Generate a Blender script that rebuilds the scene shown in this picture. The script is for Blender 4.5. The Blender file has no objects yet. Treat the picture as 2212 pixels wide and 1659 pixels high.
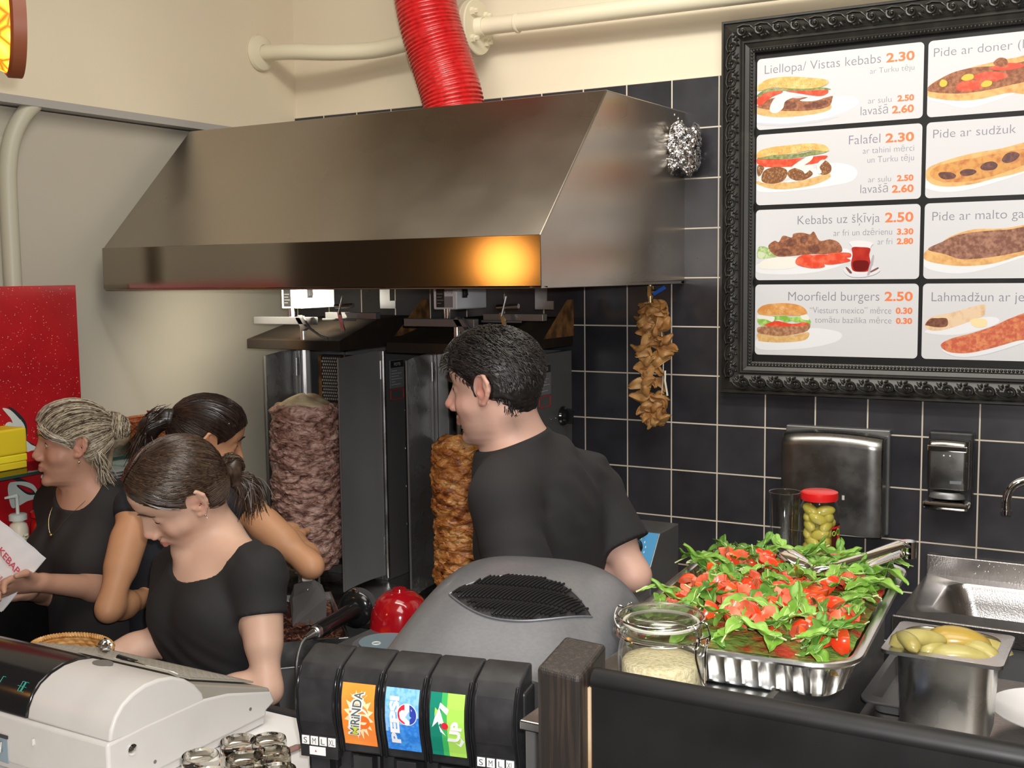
import bpy, bmesh, math, random
import numpy as np
from mathutils import Matrix, Vector, Euler
from math import sin, cos, pi, radians as RAD
SC = bpy.context.scene
COL = SC.collection
random.seed(7); RNG = np.random.default_rng(7)

# ------------------------------------------------------------------ camera, world, lights, exposure
cd = bpy.data.cameras.new('camera'); cam = bpy.data.objects.new('camera', cd); COL.objects.link(cam)
CAM = Vector((1.92613, -3.30855, 1.80))
yaw, pit, rol = -0.5222304, -0.0975207, 0.0121989
fwd = Vector((sin(yaw)*cos(pit), cos(yaw)*cos(pit), sin(pit)))
rgt = Vector((cos(yaw), -sin(yaw), 0)); dwn = fwd.cross(rgt)
rg2 = rgt*cos(rol) + dwn*sin(rol); dw2 = dwn*cos(rol) - rgt*sin(rol)
m3 = Matrix((rg2, -dw2, -fwd)).transposed()
cam.matrix_world = Matrix.Translation(CAM) @ m3.to_4x4()
cd.sensor_fit = 'HORIZONTAL'; cd.sensor_width = 36.0; cd.lens = 2450.0/2212.0*36.0
cd.clip_start = 0.05; cd.clip_end = 60
SC.camera = cam
SC.view_settings.view_transform = 'Standard'; SC.view_settings.look = 'None'
SC.view_settings.gamma = 1.0; SC.view_settings.use_curve_mapping = False
SC.view_settings.exposure = 0.0
w = bpy.data.worlds.new('world'); SC.world = w; w.use_nodes = True
w.node_tree.nodes['Background'].inputs[0].default_value = (1.0, .88, .74, 1)
w.node_tree.nodes['Background'].inputs[1].default_value = 0.10

def lamp(name, kind, loc, energy, color, size=.1, target=None, sizey=None):
    l = bpy.data.lights.new(name, kind); l.energy = energy; l.color = color
    if kind == 'AREA':
        l.size = size
        if sizey: l.shape = 'RECTANGLE'; l.size_y = sizey
    else: l.shadow_soft_size = size
    o = bpy.data.objects.new(name, l); COL.objects.link(o); o.location = loc
    if target is not None:
        o.rotation_euler = (Vector(target)-Vector(loc)).to_track_quat('-Z', 'Y').to_euler()
    return o
hl = lamp('hood_lamp', 'AREA', (-.40, -.62, 1.758), 3.6, (1.0, .90, .72), .35, (-.936, -.22, 1.38), .2); hl.data.spread = RAD(120)
# the photographer's flash beside the lens, the shop's ceiling lamps, an added fill for the back wall and a warm lamp on the customers' side
lamp('camera_flash', 'POINT', CAM + rg2*0.03 - dw2*0.045, 122, (1.0, .98, .98), .016)
lamp('ceiling_light_front', 'AREA', (2.0, -2.8, 3.27), 54, (1.0, .96, .89), 1.8, (2.0, -2.7, 0), 1.4)
ww = lamp('wall_fill', 'AREA', (1.1, -1.55, 3.25), 25, (1.0, .96, .87), 2.2, (.95, 0, 2.25), .25); ww.data.spread = RAD(125)  # added unseen light that brightens the back wall and menu
lamp('ceiling_light_service', 'AREA', (.5, -1.35, 3.27), 11, (1.0, .94, .83), 1.2, (.5, -1.35, 0), .7)
lamp('customer_side_lamp', 'POINT', (-.72, -3.1, 1.845), 5.5, (1.0, .42, .08), .11)

# ------------------------------------------------------------------ mesh building
class G:
    """collects the geometry of one object"""
    def __init__(s): s.v = []; s.f = []; s.m = []; s.M = None
    def add(s, vs, fs, mi=0):
        o = len(s.v)
        if s.M is not None: vs = [tuple(s.M @ Vector(p)) for p in vs]
        s.v += [tuple(float(c) for c in p) for p in vs]
        s.f += [tuple(o+i for i in f) for f in fs]; s.m += [mi]*len(fs)
        return s
    def box(s, a, b, mi=0):
        x0,y0,z0 = a; x1,y1,z1 = b
        return s.add([(x0,y0,z0),(x1,y0,z0),(x1,y1,z0),(x0,y1,z0),(x0,y0,z1),(x1,y0,z1),(x1,y1,z1),(x0,y1,z1)],
            [(3,2,1,0),(4,5,6,7),(0,1,5,4),(1,2,6,5),(2,3,7,6),(3,0,4,7)], mi)
    def obox(s, c, ax, ay, az, mi=0):
        c = Vector(c); ax,ay,az = Vector(ax),Vector(ay),Vector(az)
        P = [c+i*ax+j*ay+k*az for k in (-1,1) for j in (-1,1) for i in (-1,1)]
        return s.add(P, [(2,3,1,0),(4,5,7,6),(0,1,5,4),(1,3,7,5),(3,2,6,7),(2,0,4,6)], mi)
    def tube(s, pts, r, n=10, caps=True, closed=False, mi=0, flat=1.0, up=None):
        P = [Vector(p) for p in pts]; k = len(P)
        R = list(r) if hasattr(r, '__len__') else [r]*k
        T = []
        for i in range(k):
            if closed: t = P[(i+1)%k]-P[i-1]
            else: t = P[min(i+1,k-1)]-P[max(i-1,0)]
            T.append(t.normalized() if t.length > 1e-9 else Vector((0,0,1)))
        u = Vector(up) if up is not None else (Vector((0,0,1)) if abs(T[0].z) < .9 else Vector((1,0,0)))
        u = (u - T[0]*u.dot(T[0])).normalized(); vs = []
        for i in range(k):
            u = (u - T[i]*u.dot(T[i])); u = u.normalized() if u.length > 1e-6 else Vector((1,0,0))
            b = T[i].cross(u)
            for j in range(n):
                a = 2*pi*j/n; vs.append(P[i] + R[i]*(cos(a)*u*flat + sin(a)*b))
        fs = []
        for i in range(k if closed else k-1):
            for j in range(n):
                a = i*n+j; b2 = i*n+(j+1)%n; c = ((i+1)%k)*n
                fs.append((a, b2, c+(j+1)%n, c+j))
        if caps and not closed:
            fs.append(tuple(range(n-1,-1,-1))); fs.append(tuple((k-1)*n+j for j in range(n)))
        return s.add(vs, fs, mi)
    def lathe(s, prof, n=32, c=(0,0,0), M=None, mi=0, sx=1, sy=1, close=True):
        vs = []; k = len(prof)
        for r, z in prof:
            for j in range(n):
                a = 2*pi*j/n; p = Vector((r*cos(a)*sx, r*sin(a)*sy, z))
                if M is not None: p = M @ p
                vs.append(p + Vector(c))
        fs = [(i*n+j, i*n+(j+1)%n, (i+1)*n+(j+1)%n, (i+1)*n+j) for i in range(k-1) for j in range(n)]
        if close:
            if prof[0][0] > 1e-6: fs.append(tuple(range(n-1,-1,-1)))
            if prof[-1][0] > 1e-6: fs.append(tuple((k-1)*n+j for j in range(n)))
        return s.add(vs, fs, mi)
    def prism(s, poly, fn, w0, w1, mi=0):
        n = len(poly); vs = [fn(u,v,w0) for u,v in poly] + [fn(u,v,w1) for u,v in poly]
        return s.add(vs, [tuple(range(n)), tuple(range(2*n-1,n-1,-1))] + [((i+1)%n, i, n+i, n+(i+1)%n) for i in range(n)], mi)
    def flat(s, poly, fn, mi=0):
        return s.add([fn(u,v) for u,v in poly], [tuple(range(len(poly)))], mi)
    def grid(s, fn, nu, nv, cu=False, cv=False, mi=0):
        vs = [fn(i/(nu if cu else nu-1), j/(nv if cv else nv-1)) for i in range(nu) for j in range(nv)]
        fs = []
        for i in range(nu if cu else nu-1):
            for j in range(nv if cv else nv-1):
                a=i*nv+j; b=((i+1)%nu)*nv+j; c=((i+1)%nu)*nv+(j+1)%nv; d=i*nv+(j+1)%nv
                fs.append((a,b,c,d))
        return s.add(vs, fs, mi)
    def ball(s, c, r, nu=16, nv=10, sc=(1,1,1), M=None, mi=0):
        prof = [(max(r*sin(pi*i/nv),0), -r*cos(pi*i/nv)) for i in range(nv+1)]
        MM = Matrix.Diagonal(sc) if M is None else M @ Matrix.Diagonal(sc)
        return s.lathe(prof, nu, c, MM, mi, close=False)

def wofs(o):
    v = Vector((0,0,0))
    while o is not None: v = v + o.location; o = o.parent
    return v
def obj(name, g, mats, parent=None, smooth=40, bevel=0, bseg=2, solid=0, subd=0, loc=None, doubles=True):
    me = bpy.data.meshes.new(name)
    off = wofs(parent) if parent is not None else (Vector(loc) if loc is not None else None)
    if off is None:
        a = np.array(g.v); lo = a.min(0); hi = a.max(0)
        off = Vector(((lo[0]+hi[0])/2, (lo[1]+hi[1])/2, lo[2]))
    me.from_pydata([(x-off.x, y-off.y, z-off.z) for x,y,z in g.v], [], g.f)
    if not isinstance(mats, (list, tuple)): mats = [mats]
    for m in mats: me.materials.append(m)
    if len(mats) > 1: me.polygons.foreach_set('material_index', g.m)
    me.validate()
    if doubles:
        bm = bmesh.new(); bm.from_mesh(me)
        bmesh.ops.remove_doubles(bm, verts=bm.verts, dist=1e-5)
        bmesh.ops.recalc_face_normals(bm, faces=bm.faces); bm.to_mesh(me); bm.free()
    if smooth:
        me.polygons.foreach_set('use_smooth', [True]*len(me.polygons)); me.set_sharp_from_angle(angle=RAD(smooth))
    me.update()
    o = bpy.data.objects.new(name, me); COL.objects.link(o)
    if parent is not None: o.parent = parent
    else: o.location = off
    if solid:
        md = o.modifiers.new('thickness', 'SOLIDIFY'); md.thickness = solid; md.offset = 0
    if bevel:
        md = o.modifiers.new('bevel', 'BEVEL'); md.width = bevel; md.segments = bseg; md.limit_method = 'ANGLE'; md.angle_limit = RAD(35)
        md.harden_normals = False
    if subd:
        md = o.modifiers.new('subd', 'SUBSURF'); md.levels = md.render_levels = subd
    return o
def tag(o, label, cat, group=None):
    o['label'] = label; o['category'] = cat
    if group: o['group'] = group
    return o
def struct(o, label=None):
    o['kind'] = 'structure'
    if label: o['label'] = label; o['category'] = o.name.split('_')[0]
    return o
def thing(name, loc, label, cat, group=None):
    o = bpy.data.objects.new(name, None); COL.objects.link(o); o.location = loc
    o.empty_display_size = .05
    return tag(o, label, cat, group)
def copy_tree(o, loc=None, rot=None, label=None, parent=None):
    c = o.copy(); COL.objects.link(c); c.parent = parent
    if loc is not None: c.location = loc
    if rot is not None: c.rotation_euler = rot
    if label: c['label'] = label
    for ch in list(o.children): copy_tree(ch, parent=c)
    return c
def basis(x, y, z): return Matrix((Vector(x), Vector(y), Vector(z))).transposed()
def crom(pts, sub=6, closed=True):
    P = [np.array(p, float) for p in pts]; n = len(P); out = []
    rng = range(n) if closed else range(n-1)
    for i in rng:
        if closed: p0,p1,p2,p3 = P[i-1],P[i],P[(i+1)%n],P[(i+2)%n]
        else: p0,p1,p2,p3 = P[max(i-1,0)],P[i],P[i+1],P[min(i+2,n-1)]
        for k in range(sub):
            t = k/sub
            out.append(tuple(.5*((2*p1)+(-p0+p2)*t+(2*p0-5*p1+4*p2-p3)*t*t+(-p0+3*p1-3*p2+p3)*t**3)))
    if not closed: out.append(tuple(P[-1]))
    return out
def rrect(w, h, r, n=6):
    o = []
    for cx,cy,a0 in ((w/2-r,h/2-r,0),(-w/2+r,h/2-r,90),(-w/2+r,-h/2+r,180),(w/2-r,-h/2+r,270)):
        for i in range(n+1):
            a = RAD(a0+90*i/n); o.append((cx+r*cos(a), cy+r*sin(a)))
    return o

# ------------------------------------------------------------------ materials
def mat(name, col, rough=.5, metal=0.0, spec=None, noise=None, bump=None, emit=None, trans=0, ior=None, alpha=None,
        aniso=0, coat=0, sss=0, rnoise=None, sheen=0):
    """noise = (scale, colour2, lo, hi, detail[, stretch]);  bump = (scale, strength, distance[, stretch, kind])"""
    m = bpy.data.materials.new(name); m.use_nodes = True
    N = m.node_tree.nodes; L = m.node_tree.links; b = N['Principled BSDF']
    c4 = (*col, 1); b.inputs['Base Color'].default_value = c4
    b.inputs['Roughness'].default_value = rough; b.inputs['Metallic'].default_value = metal
    if spec is not None: b.inputs['Specular IOR Level'].default_value = spec
    if trans: b.inputs['Transmission Weight'].default_value = trans
    if ior: b.inputs['IOR'].default_value = ior
    if coat: b.inputs['Coat Weight'].default_value = coat; b.inputs['Coat Roughness'].default_value = .08
    if aniso: b.inputs['Anisotropic'].default_value = aniso
    if sss: b.inputs['Subsurface Weight'].default_value = sss; b.inputs['Subsurface Radius'].default_value = (.012,.005,.003); b.inputs['Subsurface Scale'].default_value = 1.0
    if sheen: b.inputs['Sheen Weight'].default_value = sheen
    if emit: b.inputs['Emission Color'].default_value = (*emit[0], 1); b.inputs['Emission Strength'].default_value = emit[1]
    if alpha is not None: b.inputs['Alpha'].default_value = alpha
    def tex(kind, scale, detail=4, stretch=None):
        tc = N.new('ShaderNodeTexCoord'); mp = N.new('ShaderNodeMapping')
        if stretch: mp.inputs['Scale'].default_value = stretch
        L.new(tc.outputs['Object'], mp.inputs['Vector'])
        t = N.new('ShaderNodeTexNoise' if kind == 'noise' else 'ShaderNodeTexVoronoi')
        t.inputs['Scale'].default_value = scale
        if kind == 'noise': t.inputs['Detail'].default_value = detail
        L.new(mp.outputs[0], t.inputs['Vector'])
        return t.outputs[0]
    if noise:
        sc, c2, lo, hi, det = noise[:5]; st = noise[5] if len(noise) > 5 else None
        f = tex('noise', sc, det, st); r = N.new('ShaderNodeValToRGB')
        r.color_ramp.elements[0].position = lo; r.color_ramp.elements[0].color = c4
        r.color_ramp.elements[1].position = hi; r.color_ramp.elements[1].color = (*c2, 1)
        L.new(f, r.inputs[0]); L.new(r.outputs[0], b.inputs['Base Color'])
    if rnoise:
        f = tex('noise', rnoise[0], 3); mr = N.new('ShaderNodeMapRange')
        mr.inputs['To Min'].default_value = rnoise[1]; mr.inputs['To Max'].default_value = rnoise[2]
        mr.inputs['From Min'].default_value = .3; mr.inputs['From Max'].default_value = .7
        L.new(f, mr.inputs['Value']); L.new(mr.outputs[0], b.inputs['Roughness'])
    if bump:
        sc, st, di = bump[:3]; stretch = bump[3] if len(bump) > 3 else None; kind = bump[4] if len(bump) > 4 else 'noise'
        f = tex(kind, sc, 3, stretch); bp = N.new('ShaderNodeBump')
        bp.inputs['Strength'].default_value = st; bp.inputs['Distance'].default_value = di
        L.new(f, bp.inputs['Height']); L.new(bp.outputs[0], b.inputs['Normal'])
    return m
MT = {}
def M(k): return MT[k]
def dm(k, *a, **kw): MT[k] = mat(k, *a, **kw)
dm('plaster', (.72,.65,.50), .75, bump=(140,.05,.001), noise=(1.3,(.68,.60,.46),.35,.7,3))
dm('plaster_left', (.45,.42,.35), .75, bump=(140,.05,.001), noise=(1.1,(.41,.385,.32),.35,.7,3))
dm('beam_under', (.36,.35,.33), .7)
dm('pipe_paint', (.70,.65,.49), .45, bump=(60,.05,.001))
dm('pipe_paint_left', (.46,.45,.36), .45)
dm('floor_tile', (.12,.10,.09), .5, noise=(6,(.08,.07,.065),.4,.6,3))
dm('ceiling_paint', (.30,.25,.18), .8)
dm('rear_paint', (.10,.075,.05), .7)
dm('hood_steel', (.40,.36,.31), .30, 1.0, bump=(60,.04,.0004,(1,40,40)), rnoise=(3,.24,.36), aniso=.4)
dm('hood_lip', (.36,.32,.27), .13, 1.0)
dm('steel', (.62,.62,.61), .28, 1.0, rnoise=(12,.2,.36), bump=(40,.03,.0004,(1,30,30)))
dm('steel_dark', (.20,.20,.20), .42, .6, rnoise=(8,.28,.42), bump=(40,.03,.0004,(30,30,1)))
dm('steel_shield', (.32,.32,.32), .45, .5, rnoise=(6,.32,.45))
dm('steel_wet', (.52,.50,.48), .26, 1.0, bump=(260,.25,.0015))
dm('dispenser_steel', (.33,.325,.31), .27, 1.0, rnoise=(14,.22,.34), bump=(80,.03,.0003,(30,30,1)))
dm('chrome', (.82,.82,.82), .08, 1.0)
dm('grime', (.022,.017,.013), .8, spec=.15, noise=(14,(.05,.028,.012),.55,.8,5))
dm('rust', (.10,.045,.015), .65, noise=(22,(.36,.17,.05),.4,.65,6), bump=(60,.4,.003))
dm('aluminium', (.80,.81,.82), .22, 1.0, bump=(30,.15,.002))
dm('foil', (.85,.85,.86), .16, 1.0, bump=(45,1.0,.012,None,'vor'))
dm('brass', (.62,.50,.26), .3, 1.0)
dm('black_plastic', (.018,.018,.020), .42, noise=(40,(.03,.03,.032),.45,.75,4), rnoise=(30,.36,.55))
dm('black_gloss', (.012,.012,.013), .15)
dm('black_wood', (.018,.015,.013), .42, noise=(9,(.055,.036,.026),.5,.75,5,(22,22,1)), bump=(30,.3,.002,(22,22,1)))
dm('black_panel', (.006,.006,.006), .5, spec=.3, noise=(5,(.011,.010,.010),.45,.7,5), rnoise=(9,.42,.6))
dm('raw_wood', (.50,.36,.22), .7, noise=(20,(.34,.22,.12),.4,.7,4))
dm('frame_black', (.016,.015,.013), .36, noise=(20,(.035,.032,.026),.5,.8,3))
dm('white_plastic', (.54,.525,.505), .40, noise=(12,(.50,.485,.46),.45,.75,4))
dm('register_top', (.30,.28,.24), .5, noise=(9,(.26,.24,.20),.4,.7,3))
dm('white_laminate', (.78,.77,.76), .3)
dm('white', (.82,.82,.82), .4)
dm('menu_white', (.67,.67,.695), .3, coat=.1)
dm('menu_text', (.24,.23,.29), .5)
dm('menu_orange', (.80,.20,.06), .5)
dm('paper', (.78,.77,.78), .7, bump=(30,.2,.002))
dm('red_plastic', (.62,.012,.012), .3)
dm('silver_plastic', (.185,.19,.205), .34, .3, rnoise=(4,.30,.40), noise=(150,(.17,.175,.19),.4,.6,2), coat=.12)
def thin_glass(name, tint, rough=.02, lo=.045):
    m = bpy.data.materials.new(name); m.use_nodes = True; N = m.node_tree.nodes; L = m.node_tree.links; N.remove(N['Principled BSDF'])
    t = N.new('ShaderNodeBsdfTransparent'); t.inputs[0].default_value = (*tint,1); g = N.new('ShaderNodeBsdfGlossy'); g.inputs['Roughness'].default_value = rough
    f = N.new('ShaderNodeLayerWeight'); pw = N.new('ShaderNodeMath'); pw.operation = 'POWER'; L.new(f.outputs['Facing'], pw.inputs[0]); pw.inputs[1].default_value = 3.5; mr = N.new('ShaderNodeMapRange'); mr.inputs['To Min'].default_value = lo; mr.inputs['To Max'].default_value = .65; L.new(pw.outputs[0], mr.inputs['Value']); mx = N.new('ShaderNodeMixShader'); L.new(mr.outputs[0], mx.inputs[0]); L.new(t.outputs[0], mx.inputs[1]); L.new(g.outputs[0], mx.inputs[2]); L.new(mx.outputs[0], N['Material Output'].inputs[0])
    MT[name] = m
thin_glass('thin_glass', (.95,.96,.95)); thin_glass('lid_glass', (.92,.93,.91), .16, .16)
dm('rubber_white', (.72,.70,.62), .6)
dm('blue_plate', (.08,.33,.62), .4)
dm('blue_plastic', (.02,.12,.55), .35)
dm('yellow', (.74,.58,.02), .55)
dm('yellow_bright', (.85,.72,.03), .5)
dm('tan_card', (.42,.33,.18), .7)
# ------------------------------------------------------------------ the room
def tile_material():
    m = bpy.data.materials.new('black_wall_tiles'); m.use_nodes = True
    N = m.node_tree.nodes; L = m.node_tree.links; b = N['Principled BSDF']
    tc = N.new('ShaderNodeTexCoord'); sp = N.new('ShaderNodeSeparateXYZ'); L.new(tc.outputs['Object'], sp.inputs[0])
    def math(op, a, bb=None):
        n = N.new('ShaderNodeMath'); n.operation = op
        for i, x in enumerate((a, bb)):
            if x is None: continue
            if isinstance(x, (int, float)): n.inputs[i].default_value = x
            else: L.new(x, n.inputs[i])
        return n.outputs[0]
    def line(out, off):
        a = math('ADD', out, off); f = math('DIVIDE', a, .15); fr = math('FRACT', f)
        d = math('ABSOLUTE', math('SUBTRACT', fr, .5))        # .5 on the joint
        return d, math('FLOOR', f)
    dx, ix = line(sp.outputs['X'], 15.0); dz, iz = line(sp.outputs['Z'], 13.221)
    dmax = math('MAXIMUM', dx, dz)
    g = N.new('ShaderNodeMapRange'); g.inputs['From Min'].default_value = .5-.0160; g.inputs['From Max'].default_value = .5-.0120
    L.new(dmax, g.inputs['Value'])
    cv = N.new('ShaderNodeCombineXYZ'); L.new(ix, cv.inputs[0]); L.new(iz, cv.inputs[1])
    wn = N.new('ShaderNodeTexWhiteNoise'); L.new(cv.outputs[0], wn.inputs['Vector'])
    ns = N.new('ShaderNodeTexNoise'); ns.inputs['Scale'].default_value = 9; ns.inputs['Detail'].default_value = 5
    L.new(tc.outputs['Object'], ns.inputs['Vector'])
    mx = math('ADD', math('MULTIPLY', wn.outputs['Value'], .35), math('MULTIPLY', ns.outputs[0], .75))
    r = N.new('ShaderNodeValToRGB'); r.color_ramp.elements[0].color = (.020,.020,.024,1); r.color_ramp.elements[1].color = (.046,.045,.052,1)
    r.color_ramp.elements[0].position = .3; r.color_ramp.elements[1].position = .9
    L.new(mx, r.inputs[0])
    mix = N.new('ShaderNodeMix'); mix.data_type = 'RGBA'; L.new(g.outputs[0], mix.inputs[0]); L.new(r.outputs[0], mix.inputs[6])
    mix.inputs[7].default_value = (.62,.55,.45,1); L.new(mix.outputs[2], b.inputs['Base Color'])
    rr = N.new('ShaderNodeMapRange'); rr.inputs['To Min'].default_value = .22; rr.inputs['To Max'].default_value = .8
    L.new(g.outputs[0], rr.inputs['Value'])
    nr = math('ADD', rr.outputs[0], math('MULTIPLY', ns.outputs[0], .16)); L.new(nr, b.inputs['Roughness'])
    inv = math('SUBTRACT', 1.0, g.outputs[0]); bp = N.new('ShaderNodeBump'); bp.inputs['Distance'].default_value = .0012; bp.inputs['Strength'].default_value = .6
    hh = math('ADD', inv, math('MULTIPLY', ns.outputs[0], .18)); L.new(hh, bp.inputs['Height']); L.new(bp.outputs[0], b.inputs['Normal'])
    return m
MT['tiles'] = tile_material()
FLOOR = -0.06
g = G().box((-1.3, 0, FLOOR), (3.4, .15, 3.3)); struct(obj('wall_back', g, M('plaster'), smooth=0, loc=(0,0,0)), 'cream plastered back wall behind the hood and menu')
# black tiles set on the lower wall, their top edge at one height
g = G().box((-.946, -.006, FLOOR), (3.4, .0, 2.379)); struct(obj('trim_1', g, M('tiles'), smooth=0, loc=(0,0,0)), 'black square wall tiles with cream joints on the back wall')
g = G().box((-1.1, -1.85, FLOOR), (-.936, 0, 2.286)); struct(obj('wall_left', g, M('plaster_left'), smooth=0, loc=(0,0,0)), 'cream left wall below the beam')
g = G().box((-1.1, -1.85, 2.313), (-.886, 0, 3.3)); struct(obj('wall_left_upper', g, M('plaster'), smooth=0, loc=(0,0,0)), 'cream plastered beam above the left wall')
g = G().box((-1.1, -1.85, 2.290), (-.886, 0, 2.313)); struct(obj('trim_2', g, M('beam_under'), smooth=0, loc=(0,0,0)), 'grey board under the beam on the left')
g = G().box((-2.5, -5.3, FLOOR-.1), (3.4, .15, FLOOR)); struct(obj('floor', g, M('floor_tile'), smooth=0, loc=(0,0,0)), 'dark shop floor')
g = G().box((-2.5, -5.3, 3.3), (3.4, .15, 3.4)); struct(obj('ceiling', g, M('ceiling_paint'), smooth=0, loc=(0,0,0)), 'painted ceiling')

g = G().box((-2.5, -5.3, FLOOR), (3.4, -5.2, 3.3)); struct(obj('wall_front', g, M('rear_paint'), smooth=0, loc=(0,0,0)), 'dark wall on the customers side')
g = G().box((-2.5, -5.3, FLOOR), (-2.4, -1.75, 3.3)); g.box((-2.4, -1.85, FLOOR), (-1.1, -1.75, 3.3)); struct(obj('wall_left_far', g, M('rear_paint'), smooth=0, loc=(0,0,0)), 'dark wall of the room beyond the left wall')
g = G().box((3.4, -5.3, FLOOR), (3.5, .15, 3.3)); struct(obj('wall_right', g, M('rear_paint'), smooth=0, loc=(0,0,0)), 'dark wall on the right')
# ------------------------------------------------------------------ pipes, duct
t = thing('wall_pipe', (-.886, -.16, 2.56), 'cream painted pipe with two flanges running along the upper wall behind the red duct', 'pipe')
path = crom([(-.886,-.186,2.585),(-.75,-.175,2.578),(-.60,-.14,2.565),(-.45,-.10,2.563),(-.30,-.10,2.573),(-.10,-.10,2.590),(.3,-.10,2.586),(.8,-.10,2.581),(1.3,-.10,2.576)], 5, False)
obj('pipe', G().tube(path, .0275, 20), M('pipe_paint'), t)
DX = basis((0,1,0),(0,0,1),(1,0,0))
g = G().lathe([(.0,0),(.062,0),(.064,.006),(.060,.016),(.048,.022),(.030,.025),(.0268,.026)], 32, (-.886,-.186,2.585), DX, close=False)
obj('wall_flange', g, M('pipe_paint'), t)
g = G().lathe([(.0,0),(.086,0),(.088,.003),(.088,.016),(.085,.018),(.088,.020),(.088,.034),(.085,.037),(.036,.037),(.030,.06),(.0275,.06)], 40, (-.065,-.10,2.591), DX, close=False)
bf = obj('bolted_flange', g, M('pipe_paint'), t)
for k in range(4):
    a = RAD(45+90*k)
    g = G().lathe([(0,0),(.013,0),(.013,.012),(.008,.013),(.008,.024),(.0,.026)], 6, (-.028,-.10+.060*cos(a),2.591+.060*sin(a)), DX, close=False)
    obj('bolt', g, M('pipe_paint'), bf, smooth=30)
g = G().lathe([(.0275,-.006),(.031,-.004),(.032,0),(.031,.004),(.0275,.006)], 24, (.115,-.10,2.588), DX, close=False)
obj('weld_ring', g, M('pipe_paint'), t)
t = thing('heating_pipe', (-.90, -1.19, 1.2), 'cream vertical pipe on the left wall, bent at its top', 'pipe')
path = crom([(-.9115,-1.21,1.1),(-.9115,-1.21,1.6),(-.9115,-1.21,2.0),(-.9115,-1.205,2.12),(-.9115,-1.185,2.20),(-.9115,-1.15,2.26),(-.9115,-1.11,2.30)], 5, False)
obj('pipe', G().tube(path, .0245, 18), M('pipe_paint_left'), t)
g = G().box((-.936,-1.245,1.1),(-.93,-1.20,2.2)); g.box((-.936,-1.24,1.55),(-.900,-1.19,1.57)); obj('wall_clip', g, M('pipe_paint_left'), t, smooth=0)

dm('duct_red', (.50,.012,.014), .26, noise=(60,(.36,.006,.008),.45,.7,3), coat=.3)
def duct():
    g = G(); n = 44; P = []; R = []
    ctl = crom([(-.005,-.28,2.275),(-.02,-.285,2.36),(-.055,-.29,2.47),(-.085,-.30,2.58),(-.105,-.30,2.70),(-.11,-.30,2.9),(-.11,-.30,3.3)], 60, False)
    d = 0; last = Vector(ctl[0]); tot = 0
    for p in ctl:
        p = Vector(p); tot += (p-last).length; last = p
        P.append(p); R.append(.092 + .0045*abs(sin(pi*tot/.0118)) - (.002 if tot < .02 else 0))
    return g.tube(P, R, n, caps=False)
tag(obj('ventilation_duct', duct(), M('duct_red'), smooth=60), 'red ribbed flexible duct rising from the top of the steel hood', 'duct')

# ------------------------------------------------------------------ range hood
t = thing('range_hood', (-.1, -.46, 1.768), 'large brushed steel extractor hood over the grills', 'extractor hood')
X0, X1 = -.862, .642
prof = [(-.931,1.768),(-.933,1.888),(-.559,2.274),(-.002,2.281),(-.002,1.772)]
g = G()
vs = [(X0,y,z) for y,z in prof] + [(X1,y,z) for y,z in prof]
g.add(vs, [(1,6,7,2),(2,7,8,3),(3,8,9,4),(0,1,2,3,4),(9,8,7,6,5)])
obj('canopy', g, M('hood_steel'), t, smooth=0, bevel=.004, bseg=3)
obj('front_lip', G().box((X0,-.9345,1.768),(X1,-.9315,1.890)), M('hood_lip'), t, smooth=0, bevel=.0012)
g = G()  # lower rim folded inward
g.box((X0+.002,-.929,1.762),(X1-.002,-.895,1.770)); g.box((X0+.002,-.03,1.762),(X1-.002,-.003,1.770))
g.box((X0+.002,-.929,1.762),(X0+.034,-.003,1.770)); g.box((X1-.034,-.929,1.762),(X1-.002,-.003,1.770))
obj('rim', g, M('hood_steel'), t, smooth=0, bevel=.002)
g = G().box((X0+.01,-.90,1.80),(X1-.01,-.01,1.81)); obj('filter_panel', g, M('grime'), t, smooth=0)
g = G(); FY = basis((1,0,0),(0,0,1),(0,-1,0))
g.lathe([(.030,0),(.033,.0008),(.036,0)], 36, (-.745,-.9328,1.826), FY, sy=.6, close=False)
for k in range(5): g.obox((-.757+.006*k,-.9335,1.826+.003*sin(k)), (.002,0,0),(0,.0008,0),(0,0,.008))
obj('stamped_mark', g, M('hood_steel'), t)
# screws along the side of the hood
for k, (y, z) in enumerate([(-.03,2.25),(-.06,2.255),(-.09,2.262),(-.025,2.22)]):
    g = G().lathe([(0,.003),(.003,.002),(.004,0)], 10, (X1,y,z), DX, close=False); obj('rivet', g, M('chrome'), t)

# foil wrapped round the pipe end beside the hood
g = G(); rr = np.random.default_rng(3)
def foilfn(u, v):
    a = 2*pi*u; z = 2.090 + .138*v
    e = (abs(2*v-1))**6
    r = 1 - .28*e + .05*sin(9*a+14*v) + .05*sin(17*a-31*v) + rr.uniform(-.03,.03)
    sq = 1/(abs(cos(a))**3.4+abs(sin(a))**3.4)**(1/3.4)
    return (.668+.040*r*sq*cos(a), -.082+.062*r*sq*sin(a), z+rr.uniform(-.002,.002)+.012*sin(3*a))
g.grid(foilfn, 72, 46, cu=True)
n = 46; g.f.append(tuple(i*n for i in range(72))); g.m.append(0); g.f.append(tuple(i*n+45 for i in range(71,-1,-1))); g.m.append(0)
tag(obj('foil_bundle', g, M('foil'), smooth=22), 'crumpled aluminium foil wrapped over the upper right side of the hood', 'foil')
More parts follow.
